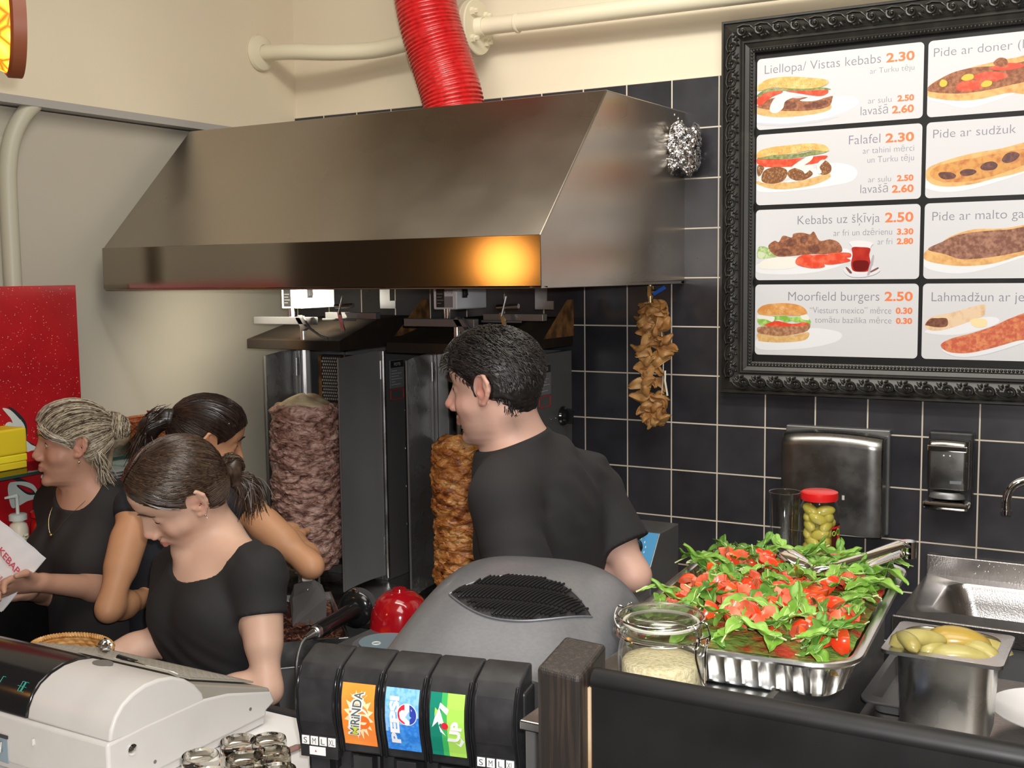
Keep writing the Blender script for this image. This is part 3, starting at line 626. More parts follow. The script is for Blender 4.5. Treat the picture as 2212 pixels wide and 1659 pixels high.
MENU_FOOD = [
 (0,'plate',[(0.870,2.227),(0.955,2.217),(1.053,2.225),(1.128,2.243),(1.161,2.261),(1.150,2.278),(1.107,2.285),(1.028,2.278),(0.946,2.253),(0.870,2.253)]),
 (0,'plate_shade',[(0.870,2.224),(0.955,2.214),(1.053,2.218),(1.108,2.229),(1.053,2.225),(0.955,2.221),(0.870,2.230)]),
 (0,'bread',[(0.869,2.272),(0.913,2.268),(0.987,2.262),(1.052,2.267),(1.080,2.268),(1.083,2.252),(1.044,2.242),(0.971,2.239),(0.913,2.243),(0.870,2.255)]),
 (0,'meatp',[(0.869,2.274),(0.882,2.283),(0.913,2.296),(0.954,2.297),(0.987,2.290),(1.020,2.291),(1.060,2.284),(1.086,2.288),(1.088,2.281),(1.077,2.259),(1.028,2.253),(0.971,2.255),(0.917,2.262)]),
 (0,'meatd',[(0.921,2.267),(0.946,2.281),(0.971,2.283),(0.987,2.272),(0.971,2.261)]),
 (0,'meatd',[(1.004,2.265),(1.028,2.274),(1.068,2.277),(1.074,2.267),(1.036,2.258)]),
 (0,'onion',[(0.908,2.260),(0.911,2.280),(0.927,2.299),(0.962,2.308),(1.003,2.299),(1.024,2.289),(0.987,2.294),(0.954,2.285),(0.946,2.265),(0.926,2.253)]),
 (0,'onion',[(0.995,2.283),(1.028,2.290),(1.060,2.289),(1.058,2.282),(1.028,2.278)]),
 (0,'tomatop',[(0.869,2.284),(0.870,2.300),(0.900,2.317),(0.938,2.318),(0.943,2.310),(0.913,2.300),(0.884,2.280)]),
 (0,'tomatop',[(0.954,2.314),(1.003,2.313),(1.067,2.308),(1.075,2.298),(1.052,2.291),(1.003,2.301)]),
 (0,'cuke',[(0.869,2.308),(0.892,2.322),(0.933,2.323),(0.987,2.317),(1.043,2.316),(1.077,2.310),(1.076,2.306),(1.003,2.310),(0.933,2.316),(0.896,2.314),(0.875,2.303)]),
 (0,'bun',[(0.869,2.324),(0.873,2.338),(0.904,2.352),(0.962,2.353),(1.027,2.344),(1.059,2.338),(1.077,2.329),(1.065,2.318),(1.027,2.314),(0.970,2.319),(0.917,2.326),(0.881,2.321)]),
 (1,'plate',[(0.872,2.033),(0.916,2.026),(1.007,2.029),(1.091,2.037),(1.143,2.046),(1.160,2.065),(1.154,2.083),(1.122,2.097),(1.070,2.097),(0.949,2.052),(0.872,2.056)]),
 (1,'bread',[(0.872,2.060),(0.915,2.054),(0.990,2.054),(1.055,2.067),(1.083,2.071),(1.081,2.057),(1.031,2.040),(0.957,2.033),(0.907,2.038),(0.872,2.052)]),
 (1,'onion',[(0.879,2.059),(0.883,2.088),(0.919,2.102),(0.973,2.099),(1.026,2.100),(1.039,2.079),(1.027,2.068),(0.973,2.067),(0.940,2.056),(0.907,2.054)]),
 (1,'tomatop',[(0.872,2.111),(0.872,2.127),(0.894,2.128),(0.948,2.119),(1.006,2.121),(1.070,2.123),(1.073,2.115),(1.046,2.103),(0.973,2.097),(0.906,2.099)]),
 (1,'onion',[(0.973,2.095),(1.006,2.117),(1.034,2.127),(1.030,2.112),(0.998,2.094)]),
 (1,'falafel',[(0.884,2.065),(0.892,2.089),(0.923,2.099),(0.955,2.092),(0.961,2.076),(0.949,2.058),(0.920,2.051),(0.894,2.055)]),
 (1,'falafel',[(0.963,2.071),(0.967,2.087),(0.998,2.094),(1.026,2.084),(1.035,2.072),(1.015,2.059),(0.986,2.057)]),
 (1,'falafel',[(1.047,2.083),(1.050,2.103),(1.070,2.109),(1.087,2.093),(1.085,2.075),(1.063,2.069)]),
 (1,'falafel',[(0.872,2.080),(0.872,2.105),(0.887,2.104),(0.892,2.096),(0.881,2.076)]),
 (1,'onion',[(0.967,2.097),(1.010,2.093),(1.030,2.090),(1.014,2.075),(1.006,2.083),(0.985,2.092)]),
 (1,'onion',[(1.050,2.073),(1.047,2.097),(1.058,2.110),(1.070,2.109),(1.055,2.092),(1.061,2.076)]),
 (1,'cuke',[(0.872,2.127),(0.906,2.133),(0.973,2.131),(1.046,2.139),(1.076,2.135),(1.054,2.128),(0.973,2.121),(0.915,2.121)]),
 (1,'bun',[(0.873,2.129),(0.876,2.147),(0.914,2.156),(0.972,2.159),(1.029,2.160),(1.066,2.153),(1.079,2.142),(1.076,2.134),(1.030,2.140),(0.973,2.133),(0.919,2.133)]),
 (2,'plate',[(0.876,1.793),(0.943,1.786),(1.026,1.789),(1.099,1.803),(1.146,1.826),(1.148,1.846),(1.122,1.858),(1.034,1.840),(0.876,1.818)]),
 (2,'herb',[(0.876,1.835),(0.876,1.864),(0.888,1.870),(0.909,1.863),(0.934,1.842),(0.918,1.836)]),
 (2,'cuke2',[(0.876,1.837),(0.876,1.853),(0.890,1.852),(0.898,1.845),(0.888,1.835)]),
 (2,'onion',[(0.880,1.806),(0.888,1.826),(0.926,1.836),(0.976,1.837),(0.997,1.816),(0.977,1.804),(0.926,1.801)]),
 (2,'meatp',[(0.907,1.871),(0.926,1.885),(0.938,1.881),(0.951,1.899),(0.976,1.893),(0.982,1.904),(1.008,1.906),(1.029,1.901),(1.041,1.908),(1.058,1.882),(1.086,1.885),(1.110,1.877),(1.122,1.858),(1.116,1.847),(1.074,1.843),(1.034,1.844),(0.993,1.841),(0.943,1.838),(0.917,1.850)]),
 (2,'meatd',[(0.951,1.882),(0.976,1.890),(0.992,1.877),(0.968,1.866)]),
 (2,'meatd',[(1.025,1.864),(1.050,1.872),(1.058,1.852),(1.034,1.848)]),
 (2,'meatd',[(0.926,1.854),(0.959,1.862),(0.976,1.845),(0.943,1.842)]),
 (2,'meatd',[(1.008,1.897),(1.025,1.893),(1.017,1.877),(1.000,1.881)]),
 (2,'tomatop',[(0.990,1.816),(0.997,1.837),(1.034,1.842),(1.071,1.815),(1.067,1.805),(1.030,1.804)]),
 (2,'tomatop',[(1.034,1.840),(1.098,1.841),(1.142,1.828),(1.138,1.820),(1.087,1.813),(1.058,1.821)]),
 (2,'tomatop',[(1.082,1.843),(1.106,1.847),(1.144,1.845),(1.144,1.833),(1.106,1.835)]),
 (2,'saucer',[(1.127,1.798),(1.148,1.808),(1.178,1.812),(1.213,1.805),(1.229,1.795),(1.209,1.782),(1.175,1.776),(1.143,1.780)]),
 (2,'teaglass',[(1.143,1.876),(1.175,1.879),(1.207,1.872),(1.202,1.861),(1.198,1.841),(1.201,1.813),(1.198,1.790),(1.176,1.786),(1.153,1.790),(1.148,1.814),(1.152,1.842),(1.150,1.862)]),
 (2,'tea',[(1.150,1.860),(1.175,1.861),(1.200,1.857),(1.198,1.839),(1.202,1.813),(1.197,1.794),(1.176,1.791),(1.154,1.795),(1.148,1.814),(1.152,1.840)]),
 (2,'teadark',[(1.154,1.820),(1.176,1.824),(1.196,1.819),(1.194,1.798),(1.176,1.793),(1.157,1.798)]),
 (2,'spoon',[(1.207,1.835),(1.211,1.833),(1.203,1.794),(1.198,1.782),(1.194,1.786)]),
 (2,'meatd',[(1.133,1.804),(1.139,1.804),(1.151,1.790),(1.145,1.788)]),
 (2,'meatd',[(1.221,1.803),(1.224,1.800),(1.205,1.790),(1.203,1.793)]),
 (3,'plate',[(0.878,1.567),(0.946,1.564),(1.037,1.573),(1.102,1.589),(1.125,1.605),(1.118,1.619),(1.077,1.628),(1.028,1.628),(0.954,1.602),(0.878,1.597)]),
 (3,'bread',[(0.878,1.612),(0.933,1.605),(0.987,1.609),(1.029,1.618),(1.025,1.599),(0.996,1.590),(0.933,1.586),(0.884,1.589),(0.878,1.595)]),
 (3,'patty',[(0.878,1.630),(0.920,1.635),(0.979,1.634),(1.030,1.645),(1.028,1.624),(0.996,1.612),(0.941,1.605),(0.894,1.610),(0.878,1.614)]),
 (3,'tomatop',[(0.881,1.641),(0.932,1.650),(0.979,1.642),(1.020,1.647),(1.020,1.638),(0.953,1.633),(0.903,1.635)]),
 (3,'lettuce',[(0.878,1.643),(0.878,1.656),(0.907,1.656),(0.932,1.668),(0.953,1.667),(0.978,1.661),(1.011,1.665),(1.032,1.655),(1.034,1.643),(1.016,1.647),(0.995,1.646),(0.978,1.650),(0.962,1.646),(0.941,1.654),(0.924,1.648),(0.903,1.641),(0.892,1.635)]),
 (3,'onion',[(0.878,1.656),(0.878,1.667),(0.911,1.664),(0.928,1.661),(0.922,1.647),(0.902,1.654)]),
 (3,'onion',[(1.005,1.665),(1.020,1.671),(1.030,1.661),(1.028,1.653),(1.012,1.655)]),
 (3,'cheese',[(0.881,1.670),(0.953,1.669),(1.020,1.675),(1.011,1.667),(0.962,1.665),(0.911,1.664)]),
 (3,'burgerbun',[(0.877,1.674),(0.879,1.685),(0.898,1.697),(0.940,1.702),(0.978,1.701),(1.007,1.694),(1.022,1.681),(1.020,1.671),(0.987,1.667),(0.932,1.668),(0.894,1.667)]),
 (4,'plate',[(1.343,2.259),(1.390,2.242),(1.444,2.225),(1.514,2.238),(1.585,2.260),(1.602,2.259),(1.601,2.288),(1.342,2.278)]),
 (4,'pcrust',[(1.342,2.267),(1.349,2.293),(1.388,2.313),(1.441,2.328),(1.511,2.340),(1.562,2.345),(1.599,2.342),(1.602,2.255),(1.548,2.256),(1.479,2.246),(1.426,2.246),(1.379,2.254)]),
 (4,'meatp',[(1.342,2.282),(1.360,2.299),(1.406,2.321),(1.459,2.330),(1.508,2.329),(1.562,2.331),(1.599,2.331),(1.601,2.288),(1.547,2.275),(1.478,2.266),(1.425,2.265),(1.371,2.272)]),
 (4,'tomatop',[(1.418,2.286),(1.442,2.299),(1.478,2.292),(1.499,2.283),(1.471,2.271),(1.429,2.271)]),
 (4,'tomatop',[(1.460,2.308),(1.494,2.316),(1.539,2.308),(1.543,2.297),(1.509,2.289),(1.470,2.296)]),
 (4,'tomatop',[(1.501,2.323),(1.532,2.334),(1.579,2.328),(1.580,2.319),(1.539,2.315)]),
 (4,'pepper',[(1.430,2.304),(1.442,2.314),(1.459,2.312),(1.460,2.301),(1.442,2.297)]),
 (4,'pepper',[(1.375,2.294),(1.381,2.306),(1.394,2.300),(1.393,2.289),(1.382,2.286)]),
 (4,'pepper',[(1.480,2.283),(1.491,2.293),(1.507,2.289),(1.504,2.279),(1.488,2.276)]),
 (4,'meatp',[(1.509,2.335),(1.521,2.348),(1.538,2.346),(1.545,2.333),(1.532,2.325)]),
 (5,'plate',[(1.345,2.019),(1.392,2.005),(1.450,2.008),(1.519,2.024),(1.592,2.046),(1.608,2.056),(1.345,2.036)]),
 (5,'pcrust',[(1.344,2.051),(1.354,2.074),(1.405,2.092),(1.465,2.105),(1.534,2.113),(1.589,2.125),(1.606,2.125),(1.607,2.063),(1.571,2.045),(1.519,2.035),(1.467,2.023),(1.406,2.019),(1.362,2.028)]),
 (5,'cheesep',[(1.356,2.053),(1.369,2.073),(1.419,2.085),(1.476,2.093),(1.535,2.102),(1.603,2.107),(1.604,2.074),(1.553,2.053),(1.491,2.036),(1.435,2.030),(1.384,2.034)]),
 (5,'sausage',[(1.378,2.052),(1.385,2.059),(1.409,2.057),(1.423,2.049),(1.417,2.040),(1.391,2.040)]),
 (5,'sausage',[(1.433,2.056),(1.445,2.063),(1.466,2.062),(1.475,2.055),(1.463,2.047),(1.441,2.046)]),
 (5,'sausage',[(1.484,2.066),(1.494,2.077),(1.514,2.080),(1.527,2.071),(1.519,2.059),(1.494,2.058)]),
 (5,'sausage',[(1.537,2.082),(1.547,2.098),(1.566,2.102),(1.580,2.094),(1.570,2.080),(1.549,2.074)]),
 (6,'plate',[(1.348,1.803),(1.397,1.787),(1.455,1.785),(1.526,1.801),(1.598,1.826),(1.614,1.829),(1.613,1.866),(1.348,1.834)]),
 (6,'pcrust',[(1.348,1.823),(1.349,1.846),(1.381,1.861),(1.410,1.883),(1.470,1.902),(1.540,1.902),(1.596,1.910),(1.612,1.911),(1.614,1.844),(1.577,1.826),(1.518,1.809),(1.455,1.804),(1.397,1.809)]),
 (6,'mince',[(1.355,1.851),(1.395,1.872),(1.431,1.888),(1.488,1.896),(1.558,1.899),(1.612,1.903),(1.614,1.852),(1.559,1.834),(1.490,1.824),(1.440,1.823),(1.400,1.837)]),
 (7,'plate',[(1.351,1.625),(1.401,1.616),(1.459,1.621),(1.526,1.643),(1.543,1.658),(1.515,1.667),(1.422,1.649)]),
 (7,'wrap',[(1.351,1.646),(1.371,1.666),(1.422,1.678),(1.475,1.694),(1.504,1.700),(1.506,1.680),(1.501,1.669),(1.459,1.650),(1.401,1.630),(1.364,1.629)]),
 (7,'meatd',[(1.353,1.644),(1.365,1.660),(1.386,1.662),(1.409,1.661),(1.410,1.641),(1.386,1.637),(1.360,1.641)]),
 (7,'lemon',[(1.469,1.652),(1.476,1.661),(1.501,1.662),(1.512,1.656),(1.510,1.642),(1.491,1.637),(1.477,1.642)]),
 (7,'plate',[(1.402,1.571),(1.446,1.556),(1.514,1.566),(1.605,1.599),(1.621,1.607),(1.620,1.621),(1.424,1.583)]),
 (7,'lahm',[(1.396,1.591),(1.423,1.607),(1.477,1.623),(1.530,1.643),(1.571,1.664),(1.619,1.677),(1.621,1.616),(1.583,1.602),(1.524,1.582),(1.468,1.568),(1.424,1.568),(1.402,1.577)]),
]
# ------------------------------------------------------------------ framed menu board
dm('p_plate', (.78,.79,.82), .35); dm('p_plate_shade', (.58,.60,.66), .5)
dm('p_bread', (.72,.48,.20), .6, noise=(90,(.60,.33,.10),.4,.7,4)); dm('p_meatp', (.23,.075,.03), .6, noise=(120,(.42,.17,.08),.4,.65,5))
dm('p_meatd', (.14,.04,.02), .6, noise=(120,(.26,.10,.05),.4,.65,5)); dm('p_onion', (.80,.78,.72), .5); dm('p_tomatop', (.72,.06,.02), .4, noise=(60,(.86,.16,.08),.45,.7,3))
dm('p_cuke', (.16,.20,.05), .5, noise=(90,(.40,.42,.18),.4,.7,3)); dm('p_bun', (.70,.40,.10), .5, noise=(70,(.82,.58,.22),.4,.65,5)); dm('p_falafel', (.20,.07,.02), .6, noise=(160,(.45,.22,.08),.5,.7,5))
dm('p_herb', (.30,.45,.14), .5, noise=(150,(.6,.7,.4),.45,.65,4)); dm('p_cuke2', (.62,.70,.45), .5); dm('p_saucer', (.72,.73,.78), .3); dm('p_teaglass', (.80,.78,.80), .2)
dm('p_tea', (.40,.02,.015), .25, noise=(30,(.55,.05,.03),.4,.7,3)); dm('p_teadark', (.16,.008,.008), .25); dm('p_spoon', (.45,.42,.46), .3)
dm('p_patty', (.30,.12,.05), .6, noise=(110,(.52,.28,.16),.4,.65,5)); dm('p_lettuce', (.20,.45,.05), .5, noise=(80,(.50,.70,.20),.4,.65,4)); dm('p_cheese', (.62,.46,.25), .5); dm('p_burgerbun', (.62,.26,.06), .45, noise=(50,(.78,.42,.14),.4,.7,4))
dm('p_pcrust', (.78,.47,.18), .6, noise=(50,(.60,.28,.08),.45,.7,5)); dm('p_pepper', (.62,.50,.05), .4); dm('p_cheesep', (.66,.32,.08), .5, noise=(60,(.50,.16,.04),.45,.65,5)); dm('p_sausage', (.10,.035,.03), .45, noise=(120,(.2,.07,.05),.45,.7,3))
dm('p_mince', (.20,.075,.045), .6, noise=(90,(.40,.20,.13),.4,.65,5)); dm('p_wrap', (.78,.58,.38), .6, noise=(50,(.62,.38,.2),.5,.75,5)); dm('p_lemon', (.88,.70,.38), .5); dm('p_lahm', (.55,.10,.05), .6, noise=(110,(.72,.26,.10),.4,.65,5)); dm('p_seed', (.06,.03,.02), .6)
FX0, FX1, FZ0, FZ1, FY0 = .768, 1.905, 1.432, 2.525, -.008
t = thing('menu_board', ((FX0+FX1)/2, -.01, FZ0), 'framed menu board with food pictures and prices on the right of the tiled wall', 'menu board')
def framept(side, s, d, h):
    """side 0 bottom,1 right,2 top,3 left; s 0..1 along the outer edge, d inward, h out of the wall"""
    W = FX1-FX0; H = FZ1-FZ0
    if side == 0: return (FX0+d+s*(W-2*d), FY0-h, FZ0+d)
    if side == 1: return (FX1-d, FY0-h, FZ0+d+s*(H-2*d))
    if side == 2: return (FX1-d-s*(W-2*d), FY0-h, FZ1-d)
    return (FX0+d, FY0-h, FZ1-d-s*(H-2*d))
prof = [(0,0),(0,.030),(.003,.036),(.008,.036),(.011,.031),(.016,.033),(.036,.042),(.056,.034),(.060,.029),(.064,.032),(.068,.031),(.071,.026),(.082,.021),(.086,.023),(.096,.018),(.098,.006),(.098,0)]
g = G()
for sd in range(4):
    vs = [framept(sd, s, d, h) for d, h in prof for s in (0, 1)]
    g.add(vs, [(2*i, 2*i+1, 2*i+3, 2*i+2) for i in range(len(prof)-1)])
obj('frame', g, M('frame_black'), t, smooth=30)
# carved scroll relief along the frame
g = G(); gb = G()
W, H = FX1-FX0, FZ1-FZ0
for sd, LN in ((0,W),(1,H),(2,W),(3,H)):
    nmot = int(LN/.0545); dd = .036
    for k in range(nmot):
        sc = (dd+.010 + (LN-2*dd-.020)*(k+.5)/nmot)
        def P(a, b, h):                                   # a along, b across, in metres about the motif's centre
            s = (sc+a-(dd+b))/(LN-2*(dd+b)); return framept(sd, s, dd+b, h)
        fl = 1
        sp = []; rad = []
        for i in range(15):
            th = -.6+i*.42; rr = .0155*(1-.052*i)
            sp.append(P(.004+rr*cos(th), fl*rr*sin(th), .0415+.0005*i)); rad.append(.0044*(1-.035*i))
        g.tube(sp, rad, 6)
        g.tube([P(.016,-.006,.040),P(.022,-.013,.039),P(.006,-.0185,.037),P(-.016,-.015,.037),P(-.028,-.004,.040),P(-.036,.008,.038)], [.0025,.0034,.0036,.0036,.003,.001], 6)
        for q, (a0, b0, a1, b1) in enumerate(((-.012,.004,-.024,.018),(-.016,.010,-.012,.020),(-.006,.014,.004,.0205),(-.020,-.002,-.030,.010))):
            g.tube([P(a0,b0,.040),P((a0+a1)/2+.002,(b0+b1)/2,.0425),P(a1,b1,.036)], [.0015,.0042,.001], 6)
        bx = P(.004,0,.044); g.ball(bx, .005, 8, 6)
    nb = int((LN-.18)/.0098)
    for k in range(nb):
        s = (k+.5)/nb; p = framept(sd, s, .0905, .0215); gb.ball(p, .0043, 8, 6)
obj('scroll_relief', g, M('frame_black'), t, smooth=60, doubles=False)
obj('bead_trim', gb, M('frame_black'), t, smooth=60, doubles=False)
g = G().box((FX0+.09,FY0-.004,FZ0+.09),(FX1-.09,FY0,FZ1-.09)); obj('backing', g, M('black_panel'), t, smooth=0)
PY = FY0-.004
PX = [(.8685,1.3335),(1.3445,1.8095)]; PZ = [(2.208,2.411),(1.990,2.194),(1.770,1.976),(1.549,1.757)]
for p in range(8):
    (xa, xb), (za, zb) = PX[p//4], PZ[p%4]
    g = G(); g.prism(rrect(xb-xa, zb-za, .012), lambda u,v,w_: ((xa+xb)/2+u, PY-w_, (za+zb)/2+v), 0, .0015)
    pn = obj('menu_panel', g, M('menu_white'), t, smooth=0)
    for pp, s, b, x0, x1, z, cap in MENU_TEXT:
        if pp != p: continue
        ga = G(); put_text(ga, s, lambda u,v: (u, PY-.0017, z+v), x0, x1, cap, bold=.0009 if b else -.00035)
        obj('price_lettering' if b else 'lettering', ga, M('menu_orange') if b else M('menu_text'), pn, smooth=0, doubles=False)
    g = G(); mats = []; lay = 0
    for pp, c, pts in MENU_FOOD:
        if pp != p: continue
        mm = M('p_'+c)
        if mm not in mats: mats.append(mm)
        lay += 1; y = PY-.0016-.00013*lay
        sm = crom(pts, 5)
        x_lo, x_hi, z_lo = xa+.0005, xb-.0005, za+.001
        poly = [(min(max(a, x_lo), x_hi), max(b, z_lo)) for a, b in sm]
        me = bpy.data.meshes.new('tmp')                   # fill the outline with triangles
        bm = bmesh.new(); vv = [bm.verts.new((a, y, b)) for a, b in poly]
        ee = [bm.edges.new((vv[i], vv[(i+1) % len(vv)])) for i in range(len(vv))]
        bmesh.ops.remove_doubles(bm, verts=bm.verts, dist=2e-5)
        bmesh.ops.triangle_fill(bm, edges=bm.edges[:], use_beauty=True, normal=(0,-1,0))
        bm.verts.index_update()
        g.add([tuple(q.co) for q in bm.verts], [tuple(q.index for q in f.verts) for f in bm.faces], mats.index(mm)); bm.free(); bpy.data.meshes.remove(me)
        if c in ('bun', 'burgerbun', 'falafel'):
            r = np.random.default_rng(lay+10*p); sm_ = M('p_seed') if c == 'bun' else M('p_onion')
            if sm_ not in mats: mats.append(sm_)
            xs = [a for a, b in pts]; zs = [b for a, b in pts]; cx, cz = sum(xs)/len(xs), sum(zs)/len(zs)
            for k in range(34 if c != 'falafel' else 7):
                a = r.uniform(0, 2*pi); q = r.uniform(0,.75)**.5
                sx_, sz_ = cx+q*cos(a)*(max(xs)-min(xs))*.42, cz+q*sin(a)*(max(zs)-min(zs))*.34
                g.add([(sx_-.0012,y-.0001,sz_),(sx_,y-.0001,sz_-.0007),(sx_+.0012,y-.0001,sz_),(sx_,y-.0001,sz_+.0007)], [(0,1,2,3)], mats.index(sm_))
    if g.v: obj('food_picture', g, mats, pn, smooth=0, doubles=False)

# ------------------------------------------------------------------ paper towel and soap dispensers, faucet, sink
t = thing('paper_towel_dispenser', (1.118,-.05,1.045), 'brushed steel paper towel dispenser on the tiles below the menu', 'towel dispenser')
def casing(xa, xb, za, zb, d, rtop, cv):
    g = G(); prof = [(0,za),(-d,za)] + [(-d-0*0+0, zb-rtop)] + [(-d+rtop*(1-cos(a)), zb-rtop+rtop*sin(a)) for a in [RAD(10*k) for k in range(1,8)]] + [(0, zb)]
    n = 14
    def pt(i, k):
        u = i/n; x = xa+(xb-xa)*u; y, z = prof[k]; e = 1-(2*u-1)**2
        ed = max(0, abs(2*u-1)-.86)/.14
        return (x, -.006+y*(1-.10*ed**2) - cv*.5*e*(1 if k else 0)*(1 if y < -.02 else 0), z + (cv*e if z > zb-rtop-.001 else 0))
    vs = [pt(i, k) for i in range(n+1) for k in range(len(prof))]; m_ = len(prof)
    fs = [(i*m_+k, (i+1)*m_+k, (i+1)*m_+k+1, i*m_+k+1) for i in range(n) for k in range(m_-1)]
    fs += [tuple(range(m_)), tuple(n*m_+k for k in range(m_-1,-1,-1))]
    return g.add(vs, fs)
obj('cover', casing(.975,1.262,1.045,1.330,.095,.038,.010), M('dispenser_steel'), t, smooth=40, bevel=.004)
obj('back_plate', G().box((.970,-.03,1.043),(1.268,-.006,1.345)), M('steel_dark'), t, smooth=0, bevel=.004)
obj('window', G().box((1.155,-.106,1.150),(1.162,-.1005,1.163)), M('white_plastic'), t, smooth=0)
t = thing('soap_dispenser', (1.43,-.05,1.14), 'narrow dark steel soap dispenser on the tiles right of the towel dispenser', 'soap dispenser')
obj('cover', casing(1.379,1.484,1.200,1.333,.088,.02,.004), M('dispenser_steel'), t, smooth=40, bevel=.003)
obj('top_band', G().box((1.380,-.100,1.305),(1.483,-.093,1.322)), M('chrome'), t, smooth=0, bevel=.003)
obj('back_plate', G().box((1.374,-.045,1.142),(1.490,-.006,1.352)), M('black_plastic'), t, smooth=0, bevel=.006)
g = G().lathe([(0,0),(.036,0),(.044,-.006),(.047,-.016),(.040,-.018)], 28, (1.431,-.078,1.192), sy=.55, close=False); obj('nozzle_recess', g, M('steel_dark'), t)
obj('push_bar', G().box((1.372,-.112,1.146),(1.489,-.05,1.168)), M('chrome'), t, smooth=0, bevel=.008, bseg=3)
g = G(); 
for k in (-1, 1): g.lathe([(0,.002),(.0022,.001),(.0022,0)], 10, (1.431+.008*k,-.0952,1.294), basis((1,0,0),(0,0,1),(0,-1,0)), close=False)
obj('level_window', g, M('white'), t)
g = G().box((1.440,-.0965,1.218),(1.470,-.0945,1.226)); obj('maker_plate', g, M('label_grey'), t, smooth=0)

t = thing('water_tap', (1.70,-.02,1.1), 'curved chrome tap over the sink at the right edge', 'tap')
path = crom([(1.60,-.25,1.185),(1.60,-.25,1.222),(1.613,-.247,1.252),(1.64,-.24,1.268),(1.68,-.22,1.270),(1.72,-.15,1.255),(1.74,-.06,1.23),(1.74,-.005,1.22)], 6, False)
obj('spout', G().tube(path, .0105, 18), M('chrome'), t)
obj('aerator', G().tube([(1.60,-.25,1.178),(1.60,-.25,1.19)], .0125, 18), M('chrome'), t)
obj('wall_rose', G().lathe([(0,0),(.028,0),(.026,.01),(.014,.016)], 28, (1.74,-.006,1.22), basis((1,0,0),(0,0,1),(0,-1,0)), close=False), M('chrome'), t)

t = thing('sink_unit', (1.85,-.25,FLOOR), 'wet stainless steel hand sink along the tiled wall at the right', 'sink')
X0, X1, Y0, Y1, Z = 1.375, 2.35, -.475, -.008, .945
bx0, bx1, by0, by1 = 1.44, 2.05, -.385, -.085
g = G(); nn = 8
ring = [((bx0+bx1)/2+u, (by0+by1)/2+v) for u, v in rrect(bx1-bx0, by1-by0, .055, nn)]
def outer(p):
    cx, cy = (bx0+bx1)/2, (by0+by1)/2; dx, dy = p[0]-cx, p[1]-cy
    s = min((X1-cx)/dx if dx > 1e-6 else ((X0-cx)/dx if dx < -1e-6 else 1e9), (Y1-cy)/dy if dy > 1e-6 else ((Y0-cy)/dy if dy < -1e-6 else 1e9))
    return (cx+dx*s, cy+dy*s)
n = len(ring); vs = [(*outer(p), Z) for p in ring] + [(p[0],p[1],Z) for p in ring]
dep = [(.985,-.004),(.96,-.016),(.92,-.05),(.87,-.11),(.80,-.135),(.5,-.142)]
for s, dz in dep: vs += [((bx0+bx1)/2+(p[0]-(bx0+bx1)/2)*s, (by0+by1)/2+(p[1]-(by0+by1)/2)*s, Z+dz) for p in ring]
fs = []
for k in range(len(dep)+1): fs += [(k*n+i, k*n+(i+1)%n, (k+1)*n+(i+1)%n, (k+1)*n+i) for i in range(n)]
fs.append(tuple((len(dep)+1)*n+i for i in range(n)))
g.add(vs, fs); obj('basin', g, M('steel_wet'), t, smooth=50)
obj('splashback', G().box((1.372,-.022,.93),(2.35,-.008,1.0)), M('steel_wet'), t, smooth=0, bevel=.003)
obj('front_rim', G().box((1.372,-.482,.905),(2.35,-.474,.950)), M('steel_wet'), t, smooth=0, bevel=.003)
g = G().box((1.378,-.470,FLOOR),(2.34,-.012,.80)); g.box((1.378,-.470,.80),(2.34,-.455,.93)); g.box((1.378,-.455,.80),(1.39,-.012,.93)); obj('cabinet', g, M('steel_dark'), t, smooth=0, bevel=.003)
g = G(); r = np.random.default_rng(9)
for k in range(110):
    x, y = r.uniform(1.48,2.0), r.uniform(-.05,-.03) if r.random() < .45 else r.uniform(-.35,-.1)
    z = r.uniform(.955,.995) if y > -.06 else None
    if z is None: g.ball((x, y, Z-.135), r.uniform(.0015,.003), 8, 5, (1,1,.6))
    else: g.ball((x, -.022, z), r.uniform(.0012,.0026), 8, 5, (1,.6,1))
o = obj('water_drops', g, M('chrome'), t, smooth=60, doubles=False); o['kind'] = 'stuff'
# ------------------------------------------------------------------ work counters
t = thing('grill_counter', (-.2,-.35,FLOOR), 'stainless steel counter carrying the grills along the back wall', 'counter')
obj('worktop', G().box((-.93,-.74,.775),(1.16,-.008,.80)), M('steel'), t, smooth=0, bevel=.003)
obj('base_cabinet', G().box((-.92,-.70,FLOOR),(1.15,-.01,.775)), M('steel_dark'), t, smooth=0, bevel=.003)
# small control box with blue panel
t = thing('control_box', (.68,-.36,.80), 'steel box with a sloping blue panel and a black dial, right of the grills', 'appliance')
g = G().add([(.598,-.46,.80),(.725,-.46,.80),(.725,-.26,.80),(.598,-.26,.80),(.598,-.47,.985),(.725,-.47,.985),(.725,-.40,1.07),(.598,-.40,1.07),(.725,-.26,1.07),(.598,-.26,1.07)],
    [(0,1,5,4),(4,5,6,7),(7,6,8,9),(2,3,9,8),(1,2,8,6,5),(3,0,4,7,9),(3,2,1,0)]); obj('housing', g, M('steel_dark'), t, smooth=0, bevel=.003)
S = Vector((0,.07,.085)).normalized(); NN = Vector((0,-.085,.07)).normalized(); c0 = Vector((.6615,-.435,1.0275))
g = G().obox(c0+NN*.001, (.061,0,0), S*.052, NN*.001); obj('panel', g, M('blue_plate'), t, smooth=0)
Bd = basis((1,0,0), S, NN)
g = G().lathe([(0,0),(.026,0),(.027,.004),(.023,.008),(.021,.02),(0,.022)], 28, c0+NN*.002+Vector((.0,0,0)), Bd, close=False); dk = obj('dial', g, M('black_gloss'), t)
